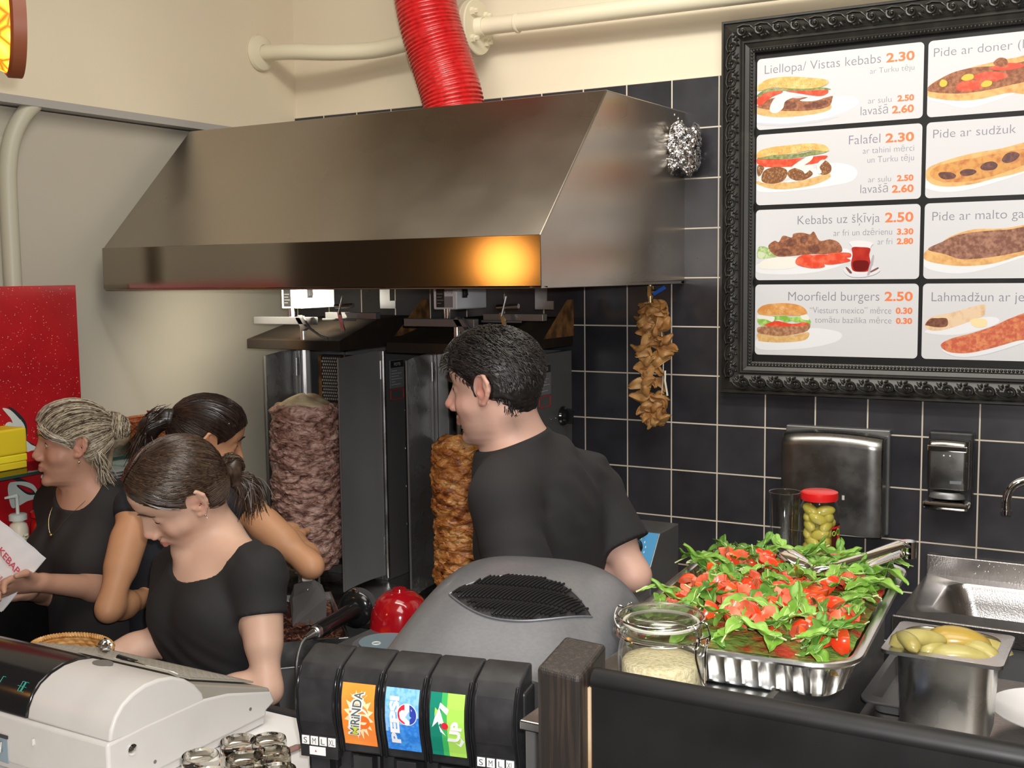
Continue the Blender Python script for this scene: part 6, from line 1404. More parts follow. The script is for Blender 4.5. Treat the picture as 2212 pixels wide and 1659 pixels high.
def bottle(x, y, z, m, cap, label, pump):
    t = thing('sauce_bottle', (x,y,z), label, 'bottle', 'sauce bottles by the red sign')
    g = G().lathe([(0,0),(.024,0),(.0255,.004),(.0255,.085),(.022,.098),(.015,.104),(.015,.112),(0,.112)], 28, (x,y,z), close=False); obj('bottle_body', g, m, t, smooth=45)
    g = G().lathe([(0,.110),(.024,.110),(.024,.124),(.020,.127),(0,.127)], 28, (x,y,z), close=False); obj('cap', g, cap, t, smooth=40)
    if pump:
        g = G().tube([(x,y,z+.125),(x,y,z+.175)], .005, 12); g.tube([(x,y,z+.172),(x,y,z+.178),(x-.012,y-.03,z+.174)], [.007,.007,.003], 12); obj('nozzle', g, cap, t)
    else:
        g = G().lathe([(.012,.127),(.004,.160),(0,.161)], 16, (x,y,z), close=False); obj('nozzle', g, cap, t)
bottle(-.79,-1.325,1.0305, M('sauce_white'), M('swirl_white'), 'white sauce pump bottle in front of the red sign', True)
bottle(-.775,-1.268,1.0305, M('sauce_red'), M('red_plastic'), 'red sauce bottle with pointed cap, right of the white bottle', False)
t = thing('onion_pan', (-.75,-1.40,1.0305), 'steel pan of chopped white onions at the left edge', 'pan')
g = G(); pan(g, .13, .22, .055, .03, (-.785,-1.43,1.088), rim=.008); obj('pan', g, M('steel_dark'), t, smooth=40, solid=.0012)
dm('onion', (.60,.64,.36), .25, noise=(18,(.72,.72,.55),.4,.7,4), bump=(40,.7,.006)); r = np.random.default_rng(19); g = G()
g.grid(lambda u,v: (-.785+.118*(u-.5), -1.43+.21*(v-.5), 1.074+.026*sin(pi*u)*sin(pi*v)+r.uniform(-.003,.003)), 22, 30)
for k in range(60):
    a = r.uniform(0,6); g.obox((-.785+r.uniform(-.05,.05), -1.43+r.uniform(-.095,.095), 1.095+r.uniform(-.008,.008)), (.009*cos(a),.009*sin(a),r.uniform(-.005,.005)), (-.005*sin(a),.005*cos(a),.001), (0,0,.003))
o = obj('chopped_onion', g, M('onion'), None, smooth=50, doubles=False); tag(o, 'chopped white onion filling the pan by the red sign', 'onion'); o['kind'] = 'stuff'
# basket, glass and paper at the lower left, on the sales counter behind the register
basket(.165,-1.925,1.0305,.085,.062,.080, M('wicker_tan'), 'honey coloured wicker basket behind the cash register display', 10, .12)
t = thing('straw_glass', (.225,-1.95,1.0305), 'narrow clear glass tube beside the honey coloured basket', 'glass')
obj('tube', G().lathe([(0,0),(.008,0),(.008,.085),(.0068,.085),(.0068,.004),(0,.004)], 20, (.243,-1.925,1.0305), close=False), M('thin_glass'), t, smooth=40)
g = G(); r = np.random.default_rng(23)
g.grid(lambda u,v: (.070+.028*cos(2*pi*u)*(1+.1*sin(9*u*6)), -2.01+.028*sin(2*pi*u), 1.0305+.085*v+.003*sin(14*u)), 32, 8, cu=True); g.f.append(tuple(i*8+7 for i in range(32))); g.m.append(0)
tag(obj('white_cloth', g, M('paper'), None, smooth=50), 'rolled white cloth at the left edge behind the cash register', 'cloth')
# illuminated sign at the top left
t = thing('neon_sign', (.29,-2.12,2.13), 'glowing orange and yellow lamp sign hanging at the upper left corner', 'lamp')
m = bpy.data.materials.new('lamp_glow'); m.use_nodes = True; N = m.node_tree.nodes; L = m.node_tree.links; b = N['Principled BSDF']
tc = N.new('ShaderNodeTexCoord'); vo = N.new('ShaderNodeTexVoronoi'); vo.feature = 'DISTANCE_TO_EDGE'; vo.inputs['Scale'].default_value = 36; L.new(tc.outputs['Object'], vo.inputs['Vector'])
r_ = N.new('ShaderNodeValToRGB'); e = r_.color_ramp.elements; e[0].position = .0; e[0].color = (.75,.03,.0,1); e[1].position = .16; e[1].color = (1,.36,.02,1); e2 = e.new(.5); e2.color = (1,.66,.10,1)
L.new(vo.outputs[0], r_.inputs[0]); L.new(r_.outputs[0], b.inputs['Emission Color']); b.inputs['Emission Strength'].default_value = 4.0; b.inputs['Base Color'].default_value = (.4,.1,.02,1); MT['lamp_glow'] = m
NX = basis((.868,-.497,0),(0,0,1),(-.497,-.868,0)); nc = (.272,-2.071,2.216)
g = G().lathe([(0,.030),(.05,.028),(.070,.018),(.076,.004),(.0,.004)], 48, nc, NX, sy=1.05, close=False); obj('lit_face', g, M('lamp_glow'), t, smooth=50)
dm('lamp_brown', (.20,.05,.015), .5)
g = G().lathe([(.070,.0),(.078,.004),(.083,.0),(.083,-.02),(.0,-.022)], 48, nc, NX, sy=1.05, close=False); obj('backing', g, M('lamp_brown'), t, smooth=40)
g = G().tube([(nc[0],nc[1],nc[2]+.08),(nc[0],nc[1],3.3)], .004, 8); obj('hanger', g, M('black_plastic'), t)
# ------------------------------------------------------------------ people: bodies as one blended surface each
class Field:
    def __init__(s, lo, hi, h):
        s.lo = np.array(lo, float); s.h = h; s.n = tuple(int(math.ceil((b-a)/h))+1 for a, b in zip(lo, hi))
        s.F = np.ones(s.n, np.float32)
    def block(s, lo, hi, pad):
        a = [max(0, int((lo[i]-pad-s.lo[i])/s.h)) for i in range(3)]; b = [min(s.n[i], int((hi[i]+pad-s.lo[i])/s.h)+2) for i in range(3)]
        if any(b[i] <= a[i] for i in range(3)): return None
        sl = tuple(slice(a[i], b[i]) for i in range(3))
        ax = [s.lo[i]+s.h*np.arange(a[i], b[i], dtype=np.float32) for i in range(3)]
        return sl, ax[0][:,None,None], ax[1][None,:,None], ax[2][None,None,:]
    def put(s, fn, lo, hi, k=.01, sub=False):
        bl = s.block(lo, hi, k+4*s.h)
        if bl is None: return
        sl, X, Y, Z = bl; d = fn(X, Y, Z).astype(np.float32); A = s.F[sl]
        if sub:
            d = -d; h_ = np.clip(k-np.abs(A-d), 0, None)/k; s.F[sl] = np.maximum(A, d)+h_*h_*k*.25
        else:
            h_ = np.clip(k-np.abs(A-d), 0, None)/k; s.F[sl] = np.minimum(A, d)-h_*h_*k*.25
    def cone(s, a, b, ra, rb, k=.01, side=None, flat=1.0, sub=False):
        a = np.array(a, float); b = np.array(b, float); L = np.linalg.norm(b-a); r = max(ra, rb)
        ax = (b-a)/L if L > 1e-9 else np.array((0,0,1.))
        if side is not None:
            sd = np.array(side, float); sd = sd-ax*sd.dot(ax); sd /= np.linalg.norm(sd); dp = np.cross(ax, sd)
        def fn(X, Y, Z):
            x, y, z = X-a[0], Y-a[1], Z-a[2]; t = x*ax[0]+y*ax[1]+z*ax[2]; tc = np.clip(t, 0, L); f = tc/max(L,1e-9); rr = ra+(rb-ra)*f
            if side is None:
                q = (x-ax[0]*tc)**2+(y-ax[1]*tc)**2+(z-ax[2]*tc)**2; return np.sqrt(q)-rr
            u = x*sd[0]+y*sd[1]+z*sd[2]; v = x*dp[0]+y*dp[1]+z*dp[2]; e = t-tc
            return (np.sqrt(u*u+(v/flat)**2+e*e)-rr)*(.5+.5*flat)
        s.put(fn, np.minimum(a,b)-r, np.maximum(a,b)+r, k, sub)
    def ell(s, c, rad, R=None, k=.01, sub=False):
        c = np.array(c, float); rad = np.array(rad, float); m = rad.max(); R = np.eye(3) if R is None else R
        def fn(X, Y, Z):
            x, y, z = X-c[0], Y-c[1], Z-c[2]; q = 0
            for i in range(3): q = q+((x*R[0,i]+y*R[1,i]+z*R[2,i])/rad[i])**2
            q = np.sqrt(q); return (q-1)*rad.min()*.6+(q-1)*m*.4
        s.put(fn, c-m, c+m, k, sub)
    def clip(s, fn):
        X, Y, Z = [s.lo[i]+s.h*np.arange(s.n[i], dtype=np.float32) for i in range(3)]
        s.F = np.maximum(s.F, fn(X[:,None,None], Y[None,:,None], Z[None,None,:]).astype(np.float32))
    def mesh(s):
        F = s.F; F[0]=F[-1]=1; F[:,0]=F[:,-1]=1; F[:,:,0]=F[:,:,-1]=1
        S = F < 0; n = [x-1 for x in s.n]
        c = np.zeros(n, np.uint8)
        for i in (0,1):
            for j in (0,1):
                for k in (0,1): c += S[i:n[0]+i, j:n[1]+j, k:n[2]+k]
        I = np.argwhere((c > 0) & (c < 8)); idx = -np.ones(n, np.int32); idx[tuple(I.T)] = np.arange(len(I))
        acc = np.zeros((len(I),3)); cnt = np.zeros(len(I))
        for ax in range(3):
            o = [a for a in range(3) if a != ax]
            for p in (0,1):
                for q in (0,1):
                    A = I.copy(); A[:,o[0]] += p; A[:,o[1]] += q; B = A.copy(); B[:,ax] += 1
                    fa = F[tuple(A.T)].astype(float); fb = F[tuple(B.T)].astype(float); m = (fa < 0) != (fb < 0)
                    t = np.where(m, fa/np.where(m, fa-fb, 1), 0); P = A.astype(float); P[:,ax] += t
                    acc += P*m[:,None]; cnt += m
        V = s.lo+s.h*acc/cnt[:,None]; Q = []
        for ax in range(3):
            o = [(1,2),(2,0),(0,1)][ax]; sl0 = [slice(None)]*3; sl1 = [slice(None)]*3; sl0[ax] = slice(0,-1); sl1[ax] = slice(1,None)
            a = S[tuple(sl0)]; b = S[tuple(sl1)]; E_ = np.argwhere(a != b); inside_ = a[tuple(E_.T)]
            ok = (E_[:,o[0]] > 0) & (E_[:,o[1]] > 0) & (E_[:,o[0]] < n[o[0]]) & (E_[:,o[1]] < n[o[1]]); E_ = E_[ok]; inside_ = inside_[ok]
            def g_(p, q): T = E_.copy(); T[:,o[0]] -= p; T[:,o[1]] -= q; return idx[tuple(T.T)]
            f = np.stack([g_(1,1), g_(0,1), g_(0,0), g_(1,0)], 1); f[~inside_] = f[~inside_][:,::-1]; Q.append(f)
        return V, np.concatenate(Q)
def mesh_obj(name, V, Q, mats, parent, smooth_it=2, tint=None):
    if smooth_it:
        E_ = np.concatenate([Q[:,[0,1]],Q[:,[1,2]],Q[:,[2,3]],Q[:,[3,0]]]); 
        for it in range(smooth_it*2):
            S_ = np.zeros_like(V); C_ = np.zeros(len(V))
            for d in range(3): S_[:,d] = np.bincount(E_[:,0], V[E_[:,1],d], len(V))+np.bincount(E_[:,1], V[E_[:,0],d], len(V))
            C_ = np.bincount(E_[:,0], minlength=len(V))+np.bincount(E_[:,1], minlength=len(V))
            V = V+(S_/np.maximum(C_,1)[:,None]-V)*(.55 if it % 2 == 0 else -.50)
    off = np.array(wofs(parent)); me = bpy.data.meshes.new(name)
    me.vertices.add(len(V)); me.vertices.foreach_set('co', (V-off).astype(np.float32).ravel())
    me.loops.add(Q.size); me.loops.foreach_set('vertex_index', Q.astype(np.int32).ravel())
    me.polygons.add(len(Q)); me.polygons.foreach_set('loop_start', np.arange(0, Q.size, 4, dtype=np.int32))
    me.update(calc_edges=True); me.validate(); me.polygons.foreach_set('use_smooth', np.ones(len(me.polygons), bool))
    for m in (mats if isinstance(mats, list) else [mats]): me.materials.append(m)
    if tint is not None:
        at_ = me.color_attributes.new('tint', 'FLOAT_COLOR', 'POINT'); c = np.ones((len(V),4), np.float32); c[:,:3] = tint(V); at_.data.foreach_set('color', c.ravel())
    me.update(); o = bpy.data.objects.new(name, me); COL.objects.link(o); o.parent = parent
    return o

HZ = np.array([-.118,-.112,-.100,-.085,-.070,-.055,-.040,-.020,0,.020,.040,.060,.080,.095,.105,.111])
HF = np.array([.046,.064,.076,.077,.080,.083,.083,.081,.080,.085,.089,.087,.076,.057,.034,.004])
HB = np.array([.010,.018,.032,.048,.062,.072,.080,.090,.096,.099,.098,.092,.078,.059,.037,.004])
HW = np.array([.022,.032,.044,.0525,.0585,.063,.067,.071,.0735,.0757,.0762,.0735,.064,.049,.030,.004])
def headR(th, z, grow=0.0, jaw=1.0):
    zz = np.clip(z, -.118, .111); xf = np.interp(zz, HZ, HF)+grow; xb = np.interp(zz, HZ, HB)+grow; w_ = np.interp(zz, HZ, HW)
    w_ = w_*np.where(zz < -.03, 1+(jaw-1)*np.clip((-zz-.03)/.05, 0, 1), 1)+grow
    c = np.cos(th); s_ = np.sin(th); a = np.where(c > 0, xf, xb); e = np.where(c > 0, np.interp(zz, [-.07,-.03], [2.2,1.92]), 2.05)
    return 1.0/((np.abs(c)/a)**e+(np.abs(s_)/w_)**e)**(1/e)
def headsdf(x, y, z, grow=0.0, jaw=1.0):
    zz = z/(1+grow/.111); rho = np.sqrt(x*x+y*y); R = headR(np.arctan2(y, x), zz, grow, jaw)
    dz = np.maximum(np.maximum(-.118-z, z-.111-grow), 0); return np.sqrt(np.maximum(rho-R, 0)**2+dz**2)+np.minimum(np.maximum((rho-R)*.85, dz*0-1), 0)
def onhead(d, grow, jaw=1.0):
    """points of the scalp surface in directions d (n,3)"""
    d = d/np.linalg.norm(d, axis=1)[:,None]; lo_ = np.full(len(d), .02); hi_ = np.full(len(d), .22)
    for _ in range(26):
        m = (lo_+hi_)/2; p = d*m[:,None]; ins = (np.hypot(p[:,0],p[:,1]) < headR(np.arctan2(p[:,1],p[:,0]), p[:,2]/(1+grow/.111), grow, jaw)) & (p[:,2] < .111+grow) & (p[:,2] > -.118)
        lo_ = np.where(ins, m, lo_); hi_ = np.where(ins, hi_, m)
    return d*lo_[:,None]
def skin(name, base, lip, red):
    m = mat(name, base, .48, sss=.12, spec=.35, bump=(320,.12,.0008))
    N = m.node_tree.nodes; L = m.node_tree.links; b = N['Principled BSDF']
    at_ = N.new('ShaderNodeVertexColor'); at_.layer_name = 'tint'; sp = N.new('ShaderNodeSeparateColor'); L.new(at_.outputs[0], sp.inputs[0])
    ns = N.new('ShaderNodeTexNoise'); ns.inputs['Scale'].default_value = 14; ns.inputs['Detail'].default_value = 5; tc = N.new('ShaderNodeTexCoord'); L.new(tc.outputs['Object'], ns.inputs['Vector'])
    r = N.new('ShaderNodeValToRGB'); r.color_ramp.elements[0].position = .3; r.color_ramp.elements[0].color = (*[c*.90 for c in base],1); r.color_ramp.elements[1].position = .7; r.color_ramp.elements[1].color = (*base,1); L.new(ns.outputs[0], r.inputs[0])
    prev = r.outputs[0]
    for ch, c in (('Red', lip), ('Green', red), ('Blue', (.10,.075,.06))):
        mx = N.new('ShaderNodeMix'); mx.data_type = 'RGBA'; L.new(sp.outputs[ch], mx.inputs[0]); L.new(prev, mx.inputs[6]); mx.inputs[7].default_value = (*c,1); prev = mx.outputs[2]
    L.new(prev, b.inputs['Base Color']); return m
def unit(v): v = np.array(v, float); return v/np.linalg.norm(v)
RGT, DEP, UPV = np.array((.8668,.4986,0)), np.array((-.4986,.8668,0)), np.array((0,0,1.))
def headframe(Fimg, pitch, roll):
    """forward in image terms (right, away), pitch downwards, roll to the person's left"""
    f = unit(Fimg[0]*RGT+Fimg[1]*DEP); l = np.cross(UPV, f); f2 = f*cos(pitch)-UPV*sin(pitch); u2 = np.cross(f2, l)
    l2 = l*cos(roll)-u2*sin(roll); u3 = np.cross(f2, l2); return np.stack([f2, l2, u3], 1)      # columns forward, left, up
dm('eye_white', (.70,.66,.62), .2); dm('iris', (.10,.07,.05), .1); dm('lash', (.012,.009,.008), .5)
dm('trouser_black', (.012,.012,.014), .8); dm('shoe_black', (.01,.01,.01), .4)
HAIRLINE = np.array([(-.09,-.050),(-.075,-.044),(-.045,-.030),(-.022,-.014),(0,.010),(.018,.034),(.034,.050),(.050,.064),(.062,.078),(.111,.1)])
def person(J, label, R, hs, sk, cloth, female, face, hairfn, neck, sleeve, tors, grp=None, brow_m=None, neckr=.050, wide=1.0):
    lo = min(J['pelvis'][2], 2)-.12
    root = thing('person', (J['pelvis'][0], J['pelvis'][1], FLOOR), label, 'person')
    J = {k: np.array(v) for k, v in J.items()}; o = J['head']
    def H(p): return o+R @ (np.array(p, float)*hs)
    # ---- the body
    pts = np.array([v for v in J.values()]); mn = pts.min(0)-.19; mx = pts.max(0)+.19; mn[2] = J['pelvis'][2]-.16; mx[2] = o[2]+.17
    F = Field(mn, mx, .0034)
    cor = [H((a,b,c)) for a in (-.12,.13) for b in (-.1,.1) for c in (-.14,.13)]; hl, hh = np.min(cor,0), np.max(cor,0); Rt = R.T
    def hd(X, Y, Z):
        x, y, z = X-o[0], Y-o[1], Z-o[2]; q = [(x*R[0,i]+y*R[1,i]+z*R[2,i])/hs for i in range(3)]; return headsdf(q[0], q[1], q[2], 0, face['jaw'])*hs
    F.put(hd, hl, hh, .004)
    def hc(a, b, ra, rb, k, **kw): F.cone(H(a), H(b), ra*hs, rb*hs, k*hs, **kw)
    for s_ in (-1, 1):
        hc((.070,.010*s_,.030),(.052,.043*s_,.028),.011,.0075,.014)
        F.ell(H((.096,.0375*s_,.006)), np.array((.0285,.030,.0155))*hs, R, .010*hs, sub=True)
        F.ell(H((.0585,.0315*s_,.0065)), np.array((.0165,.0165,.0140))*hs, R, .004*hs)
        hc((.053,.043*s_,-.028),(.042,.050*s_,-.028),.016,.014,.024)
        F.ell(H((.0905,.0125*s_,-.0335)), np.array((.0105,.0075,.0075))*hs, R, .006*hs)
        hc((.0855,.007*s_,-.0545),(.074,.024*s_,-.0600),.0058,.0030,.004); hc((.0860,.006*s_,-.0655),(.074,.022*s_,-.0615),.0068,.0030,.004)
        # ear
        E_ = [(.006,.0715,.016),(.004,.074,.028),(-.006,.079,.034),(-.018,.083,.030),(-.025,.0855,.016),(-.023,.084,.0),(-.015,.080,-.014),(-.006,.0755,-.026),(.002,.0715,-.027),(.004,.0705,-.016)]
        E_ = [(a*1.0, (b+.25*(b-.070))*s_, c*.98) for a, b, c in E_]; rr = [.0034,.0036,.0038,.0040,.0040,.0036,.0036,.0052,.0046,.0034]
        for i in range(9): hc(E_[i], E_[i+1], rr[i], rr[i+1], .003)
        RE = R @ np.array(((cos(.42),s_*sin(.42),0),(-s_*sin(.42),cos(.42),0),(0,0,1.))); F.ell(H((-.0105,.0795*s_,.003)), np.array((.0185,.0036,.0285))*hs, RE, .004*hs)
        hc((-.017,.0860*s_,.020),(-.016,.0850*s_,-.010),.0030,.0030,.003); hc((.0035,.075*s_,-.004),(.002,.0745*s_,-.010),.0045,.0038,.003)
        F.ell(H((-.006,.0850*s_,-.003)), np.array((.0085,.0068,.0115))*hs, RE, .003*hs, sub=True)
    ns = face['nose']; hc((.069,0,.018),(.0795,0,-.027),.0105,.0155,.010); hc((.0815,0,.012),(.0980*ns+.001,0,-.023),.0068,.0080,.010); F.ell(H((.0980*ns,0,-.0270)), np.array((.0095,.0088,.0082))*hs, R, .006*hs)
    F.ell(H((.070,0,-.101)), np.array((.016,.019,.014))*hs, R, .014*hs)
    N_, C_, W_, P_ = J['neck'], J['chest'], J['waist'], J['pelvis']; SLv, SRv = J['SL'], J['SR']; side = unit(SLv-SRv)
    for s_ in (-1,1): F.cone(H((-.012,.030*s_,-.035)), N_+(SLv-N_)*.16*(s_ > 0)+(SRv-N_)*.16*(s_ < 0), .020*hs, .017, .03)
    F.cone(H((-.022,0,-.050)), N_-UPV*.01, neckr*.98, neckr*1.08, .018)
    def torso(F, g=0.0, k=.045):
        F.cone(P_-UPV*.04, W_, tors['hip']+g, tors['waist']+g, k, side, .72); F.cone(W_, C_, tors['waist']+g, tors['chest']+g, k, side, .70); F.cone(C_, N_-UPV*.055+(C_-N_)*.12, tors['chest']+g, tors['upper']+g, k, side, .60)
        fr = np.cross(side, UPV)*-1.0
        fr = unit(np.cross(side, UPV)); fr = fr if fr.dot(tors['front']) > 0 else -fr
        if female:
            for s_ in (-1,1): F.ell(C_+side*s_*.068*wide+fr*(.058)+UPV*(-.010), (.054+g,.052+g,.056+g), None, .05)
        for S in (SLv, SRv):
            F.cone(N_-UPV*.045, S, .050+g, .047*tors['arm']+g, .04); F.cone(H((-.03,0,-.085))*.35+N_*.65, S-UPV*.0, .030+g, .036*tors['arm']+g, .05)
    torso(F)
    for s_, S, E_, W2, Hd in ((1,SLv,J['EL'],J['WL'],J['HL']), (-1,SRv,J['ER'],J['WR'],J['HR'])):
        a = tors['arm']; F.cone(S, E_, .047*a, .0325*a, .03); F.cone(E_+unit(S-E_)*.02, E_-unit(W2-E_)*.012-unit(S-E_)*.012, .024*a, .014*a, .02); F.cone(S+(E_-S)*.35, S+(E_-S)*.6, .046*a, .042*a, .02); F.cone(E_, E_+(W2-E_)*.35, .0325*a, .037*a, .02); F.cone(E_+(W2-E_)*.3, W2, .037*a, .0245*a, .02)
        d = unit(Hd-W2); up = tors.get('palmL' if s_ > 0 else 'palmR', UPV); lat = unit(np.cross(d, up)); nn_ = np.cross(lat, d); sc = .92 if female else 1.05
        F.cone(W2, W2+d*.030*sc, .026*a, .029*sc, .015, lat, .62); F.cone(W2+d*.025*sc, W2+d*.078*sc, .031*sc, .037*sc, .012, lat, .36)
        for q, (ofs, ln) in enumerate(((.028,.068),(.0095,.076),(-.0095,.071),(-.027,.056))):
            b0 = W2+d*.082*sc+lat*ofs*sc; cu = tors.get('curl',.5)*(1+.12*q); p = b0; dr = d; rad = .0088*sc
            for seg, (fr_, cc) in enumerate(((.45,.5),(.30,1.0),(.25,.8))):
                dr = unit(dr*cos(cu*cc)-nn_*sin(cu*cc)); p2 = p+dr*ln*fr_*sc; F.cone(p, p2, rad, rad*.92, .004); p = p2; rad *= .92
        tb = W2+d*.030*sc+lat*.026*sc*s_*-1; t1 = tb+unit(d*.65-lat*s_*.7-nn_*.2)*.038*sc; t2 = t1+unit(d*.95-lat*s_*.15-nn_*.35)*.030*sc
        F.cone(tb, t1, .0125*sc, .0100*sc, .012); F.cone(t1, t2, .0100*sc, .0080*sc, .004)
    V, Q = F.mesh()
    def tint(V):
        q = (V-o) @ R/hs; x, y, z = q.T; n = len(V); t = np.zeros((n,3))
        fy = np.abs(y); up_ = -.0600+.0060*(1-(fy/.026)**2); lip_ = np.clip(1-((z+.0605)/.0085)**2-(fy/.026)**2*1.0, 0, 1)*(x > .066); t[:,0] = np.clip(lip_*3, 0, 1)*face['lip']
        ch = np.exp(-((fy-.042)**2/.0004+(z+.028)**2/.0005))*(x > .02); ear = np.exp(-((fy-.080)**2/.00008+(x+.012)**2/.0006+z**2/.0012)); nose = np.exp(-((x-.108)**2/.0003+z**2*0+(z+.03)**2/.0004))
        t[:,1] = np.clip(ch*.55+ear*.85+nose*.6, 0, 1)*face['red']
        if face.get('stubble'):
            j = np.clip((-.030-z)/.02, 0, 1)*np.clip((x+.02)/.03, 0, 1)*(z > -.135); t[:,2] = np.clip(j*.16+np.clip(1-np.abs(x+.052)/.03,0,1)*np.clip((-.050-z)/.01,0,1)*np.clip((z+.115)/.03,0,1)*.45, 0, 1)
        return t
    body = mesh_obj('body', V, Q, sk, root, 1, tint)
    # ---- eyes, lashes, brows
    def eyept(s_, a, b, r_=.0166): # a across, b up on the lid ball
        rr = np.array((.0165,.0165,.0140))*(r_/.0165); d = np.array((cos(a)*cos(b), sin(a)*cos(b), sin(b))); return H(np.array((.0585,.0315*s_,.0065))+d*rr)
    for s_ in (-1, 1):
        op = face['open']; A0, A1 = -.82, .82; tiltb = face.get('look', 0)
        if op > 0:
            g = G(); nA = 16
            for i in range(nA):
                a, a2 = A0+(A1-A0)*i/nA, A0+(A1-A0)*(i+1)/nA
                def ed(t_): e = max(0,1-(t_/.84)**2); return (-.12-op*.40*e**.8+.0, -.12+op*.62*e**.7)
                for j in range(6):
                    l1, h1 = ed(a); l2, h2 = ed(a2); pq = [(a,l1+(h1-l1)*j/6),(a2,l2+(h2-l2)*j/6),(a2,l2+(h2-l2)*(j+1)/6),(a,l1+(h1-l1)*(j+1)/6)]
                    ca = sum(p[0] for p in pq)/4-face['gaze']; cb = sum(p[1] for p in pq)/4; r2 = math.hypot(ca, (cb+.05)*.9); mi = 1 if r2 < .30 else 0
                    g.add([eyept(s_, p[0]*s_*1.0, p[1], .0169) for p in pq], [(0,1,2,3)], mi)
            obj('eye', g, [M('eye_white'), M('iris')], root, smooth=60)
        g = G(); P = []; Rr = []
        for i in range(13):
            a = A0+(A1-A0)*i/12; e = max(0,1-(a/.84)**2); b_ = (-.12+op*.62*e**.7) if op > 0 else (-.28-.10*e**.8); P.append(eyept(s_, a*s_, b_, .0168)); Rr.append((.0005+(.0007 if op > 0 else .0010)*e)*hs)
        g.tube(P, Rr, 6); obj('eyelashes', g, M('lash'), root, smooth=60)
        g = G(); P = []; Rr = []
        for i in range(11):
            u = i/10; y_ = (.011+.040*u)*s_; z_ = .0285+.0065*sin(pi*min(1,u*1.25))*.9-.004*u; th = math.atan2(y_, .08); d_ = np.array([[math.cos(th)*.085, y_, z_]]); p = onhead(d_, .0045, face['jaw'])[0]; P.append(H(p)); Rr.append((.0018+.0024*sin(pi*min(1,u*.9+.12)))*hs*face['brow'])
        g.tube(P, Rr, 6, flat=.55); obj('eyebrow', g, brow_m, root, smooth=60)
    # ---- shirt
    F2 = Field(np.minimum(np.min([SLv,SRv,P_,C_,W_,J['EL'],J['ER']],0)-.20, mn), np.maximum(np.max([SLv,SRv,P_,C_,N_],0)+.20, mx), .0044)
    torso(F2, tors.get('loose', .010), .05)
    for S, E_ in ((SLv, J['EL']), (SRv, J['ER'])):
        L_ = np.linalg.norm(E_-S); ln = sleeve; ax = (E_-S)/L_; T_ = S+ax*min(ln, L_*.92); a = tors['arm']; loose = tors.get('sl_loose', .010)
        def fn(X, Y, Z, S=S, ax=ax, ln=ln, a=a):
            x, y, z = X-S[0], Y-S[1], Z-S[2]; t = x*ax[0]+y*ax[1]+z*ax[2]; tc = np.clip(t, 0, ln+.03); r_ = (.047*a+loose*.8)+(loose*.55-.010*a*.6)*np.clip(tc/ max(ln,.05),0,1); q = (x-ax[0]*tc)**2+(y-ax[1]*tc)**2+(z-ax[2]*tc)**2; return np.maximum(np.sqrt(q)-r_, t-ln)
        F2.put(fn, np.minimum(S,T_)-.09, np.maximum(S,T_)+.09, .025)
        if tors.get('flare'): pass
    fz = tors.get('folds', .0025); rs = np.random.default_rng(int(abs(o[0])*1000)); D1, D2, D3 = [unit(rs.normal(size=3)+np.array((0,0,.6))) for _ in range(3)]
    def folds(X, Y, Z):
        w1 = X*D1[0]+Y*D1[1]+Z*D1[2]; w2 = X*D2[0]+Y*D2[1]+Z*D2[2]; w3 = X*D3[0]+Y*D3[1]+Z*D3[2]
        return fz*(np.sin(70*w1+3*np.sin(22*w2))*np.clip(np.sin(17*w3+1),0,1)+.6*np.sin(120*w2+2*np.sin(30*w1))*np.clip(np.sin(25*w1),0,1))
    X, Y, Z = [F2.lo[i]+F2.h*np.arange(F2.n[i], dtype=np.float32) for i in range(3)]; F2.F = F2.F+folds(X[:,None,None], Y[None,:,None], Z[None,None,:]).astype(np.float32)*(F2.F < .05)
    nc, nr, nR = neck(J, side, H)
    if nr is not None: F2.ell(nc, nr, nR, .006, sub=True)
    else:                                                   # a round collar cut off square to the neck
        a_, b_ = N_-UPV*.05, N_+(H((-.022,0,-.050))-N_)*.75; ax = unit(b_-a_); LL = np.linalg.norm(b_-a_)
        def col(X, Y, Z):
            x, y, z = X-a_[0], Y-a_[1], Z-a_[2]; tc = np.clip(x*ax[0]+y*ax[1]+z*ax[2], 0, LL); rr = neckr+.030-.024*tc/LL
            return np.sqrt((x-ax[0]*tc)**2+(y-ax[1]*tc)**2+(z-ax[2]*tc)**2)-rr
        F2.put(col, np.minimum(a_,b_)-.1, np.maximum(a_,b_)+.1, .03)
        F2.clip(lambda X, Y, Z: ((X-nc[0])*nR[0]+(Y-nc[1])*nR[1]+(Z-nc[2])*nR[2])*.9)
    hem = P_[2]-.02; F2.clip(lambda X, Y, Z: hem-Z+0*X+0*Y)
    V2, Q2 = F2.mesh(); mesh_obj('shirt', V2, Q2, cloth, root, 3)
    # ---- trousers and shoes
    F3 = Field((P_[0]-.3,P_[1]-.3,FLOOR+.03), (P_[0]+.3,P_[1]+.3,W_[2]+.05), .009)
    F3.cone(P_-UPV*.04, P_*.55+W_*.45, tors['hip']+.010, tors['waist']+.014+.4*(tors['hip']-tors['waist']), .03, side, .74)
    fr = unit(np.cross(side, UPV)); fr = fr if fr.dot(tors['front']) > 0 else -fr
    for s_ in (-1,1):
        hp = P_+side*s_*.085-UPV*.05; kn = np.array((P_[0],P_[1],(P_[2]+FLOOR)/2+.02))+side*s_*.095+fr*.02; an = np.array((P_[0],P_[1],FLOOR+.07))+side*s_*.10
        F3.cone(hp, kn, .092, .062, .02); F3.cone(kn, an, .062, .052, .02)
    V3, Q3 = F3.mesh(); mesh_obj('trousers', V3, Q3, M('trouser_black'), root, 1)
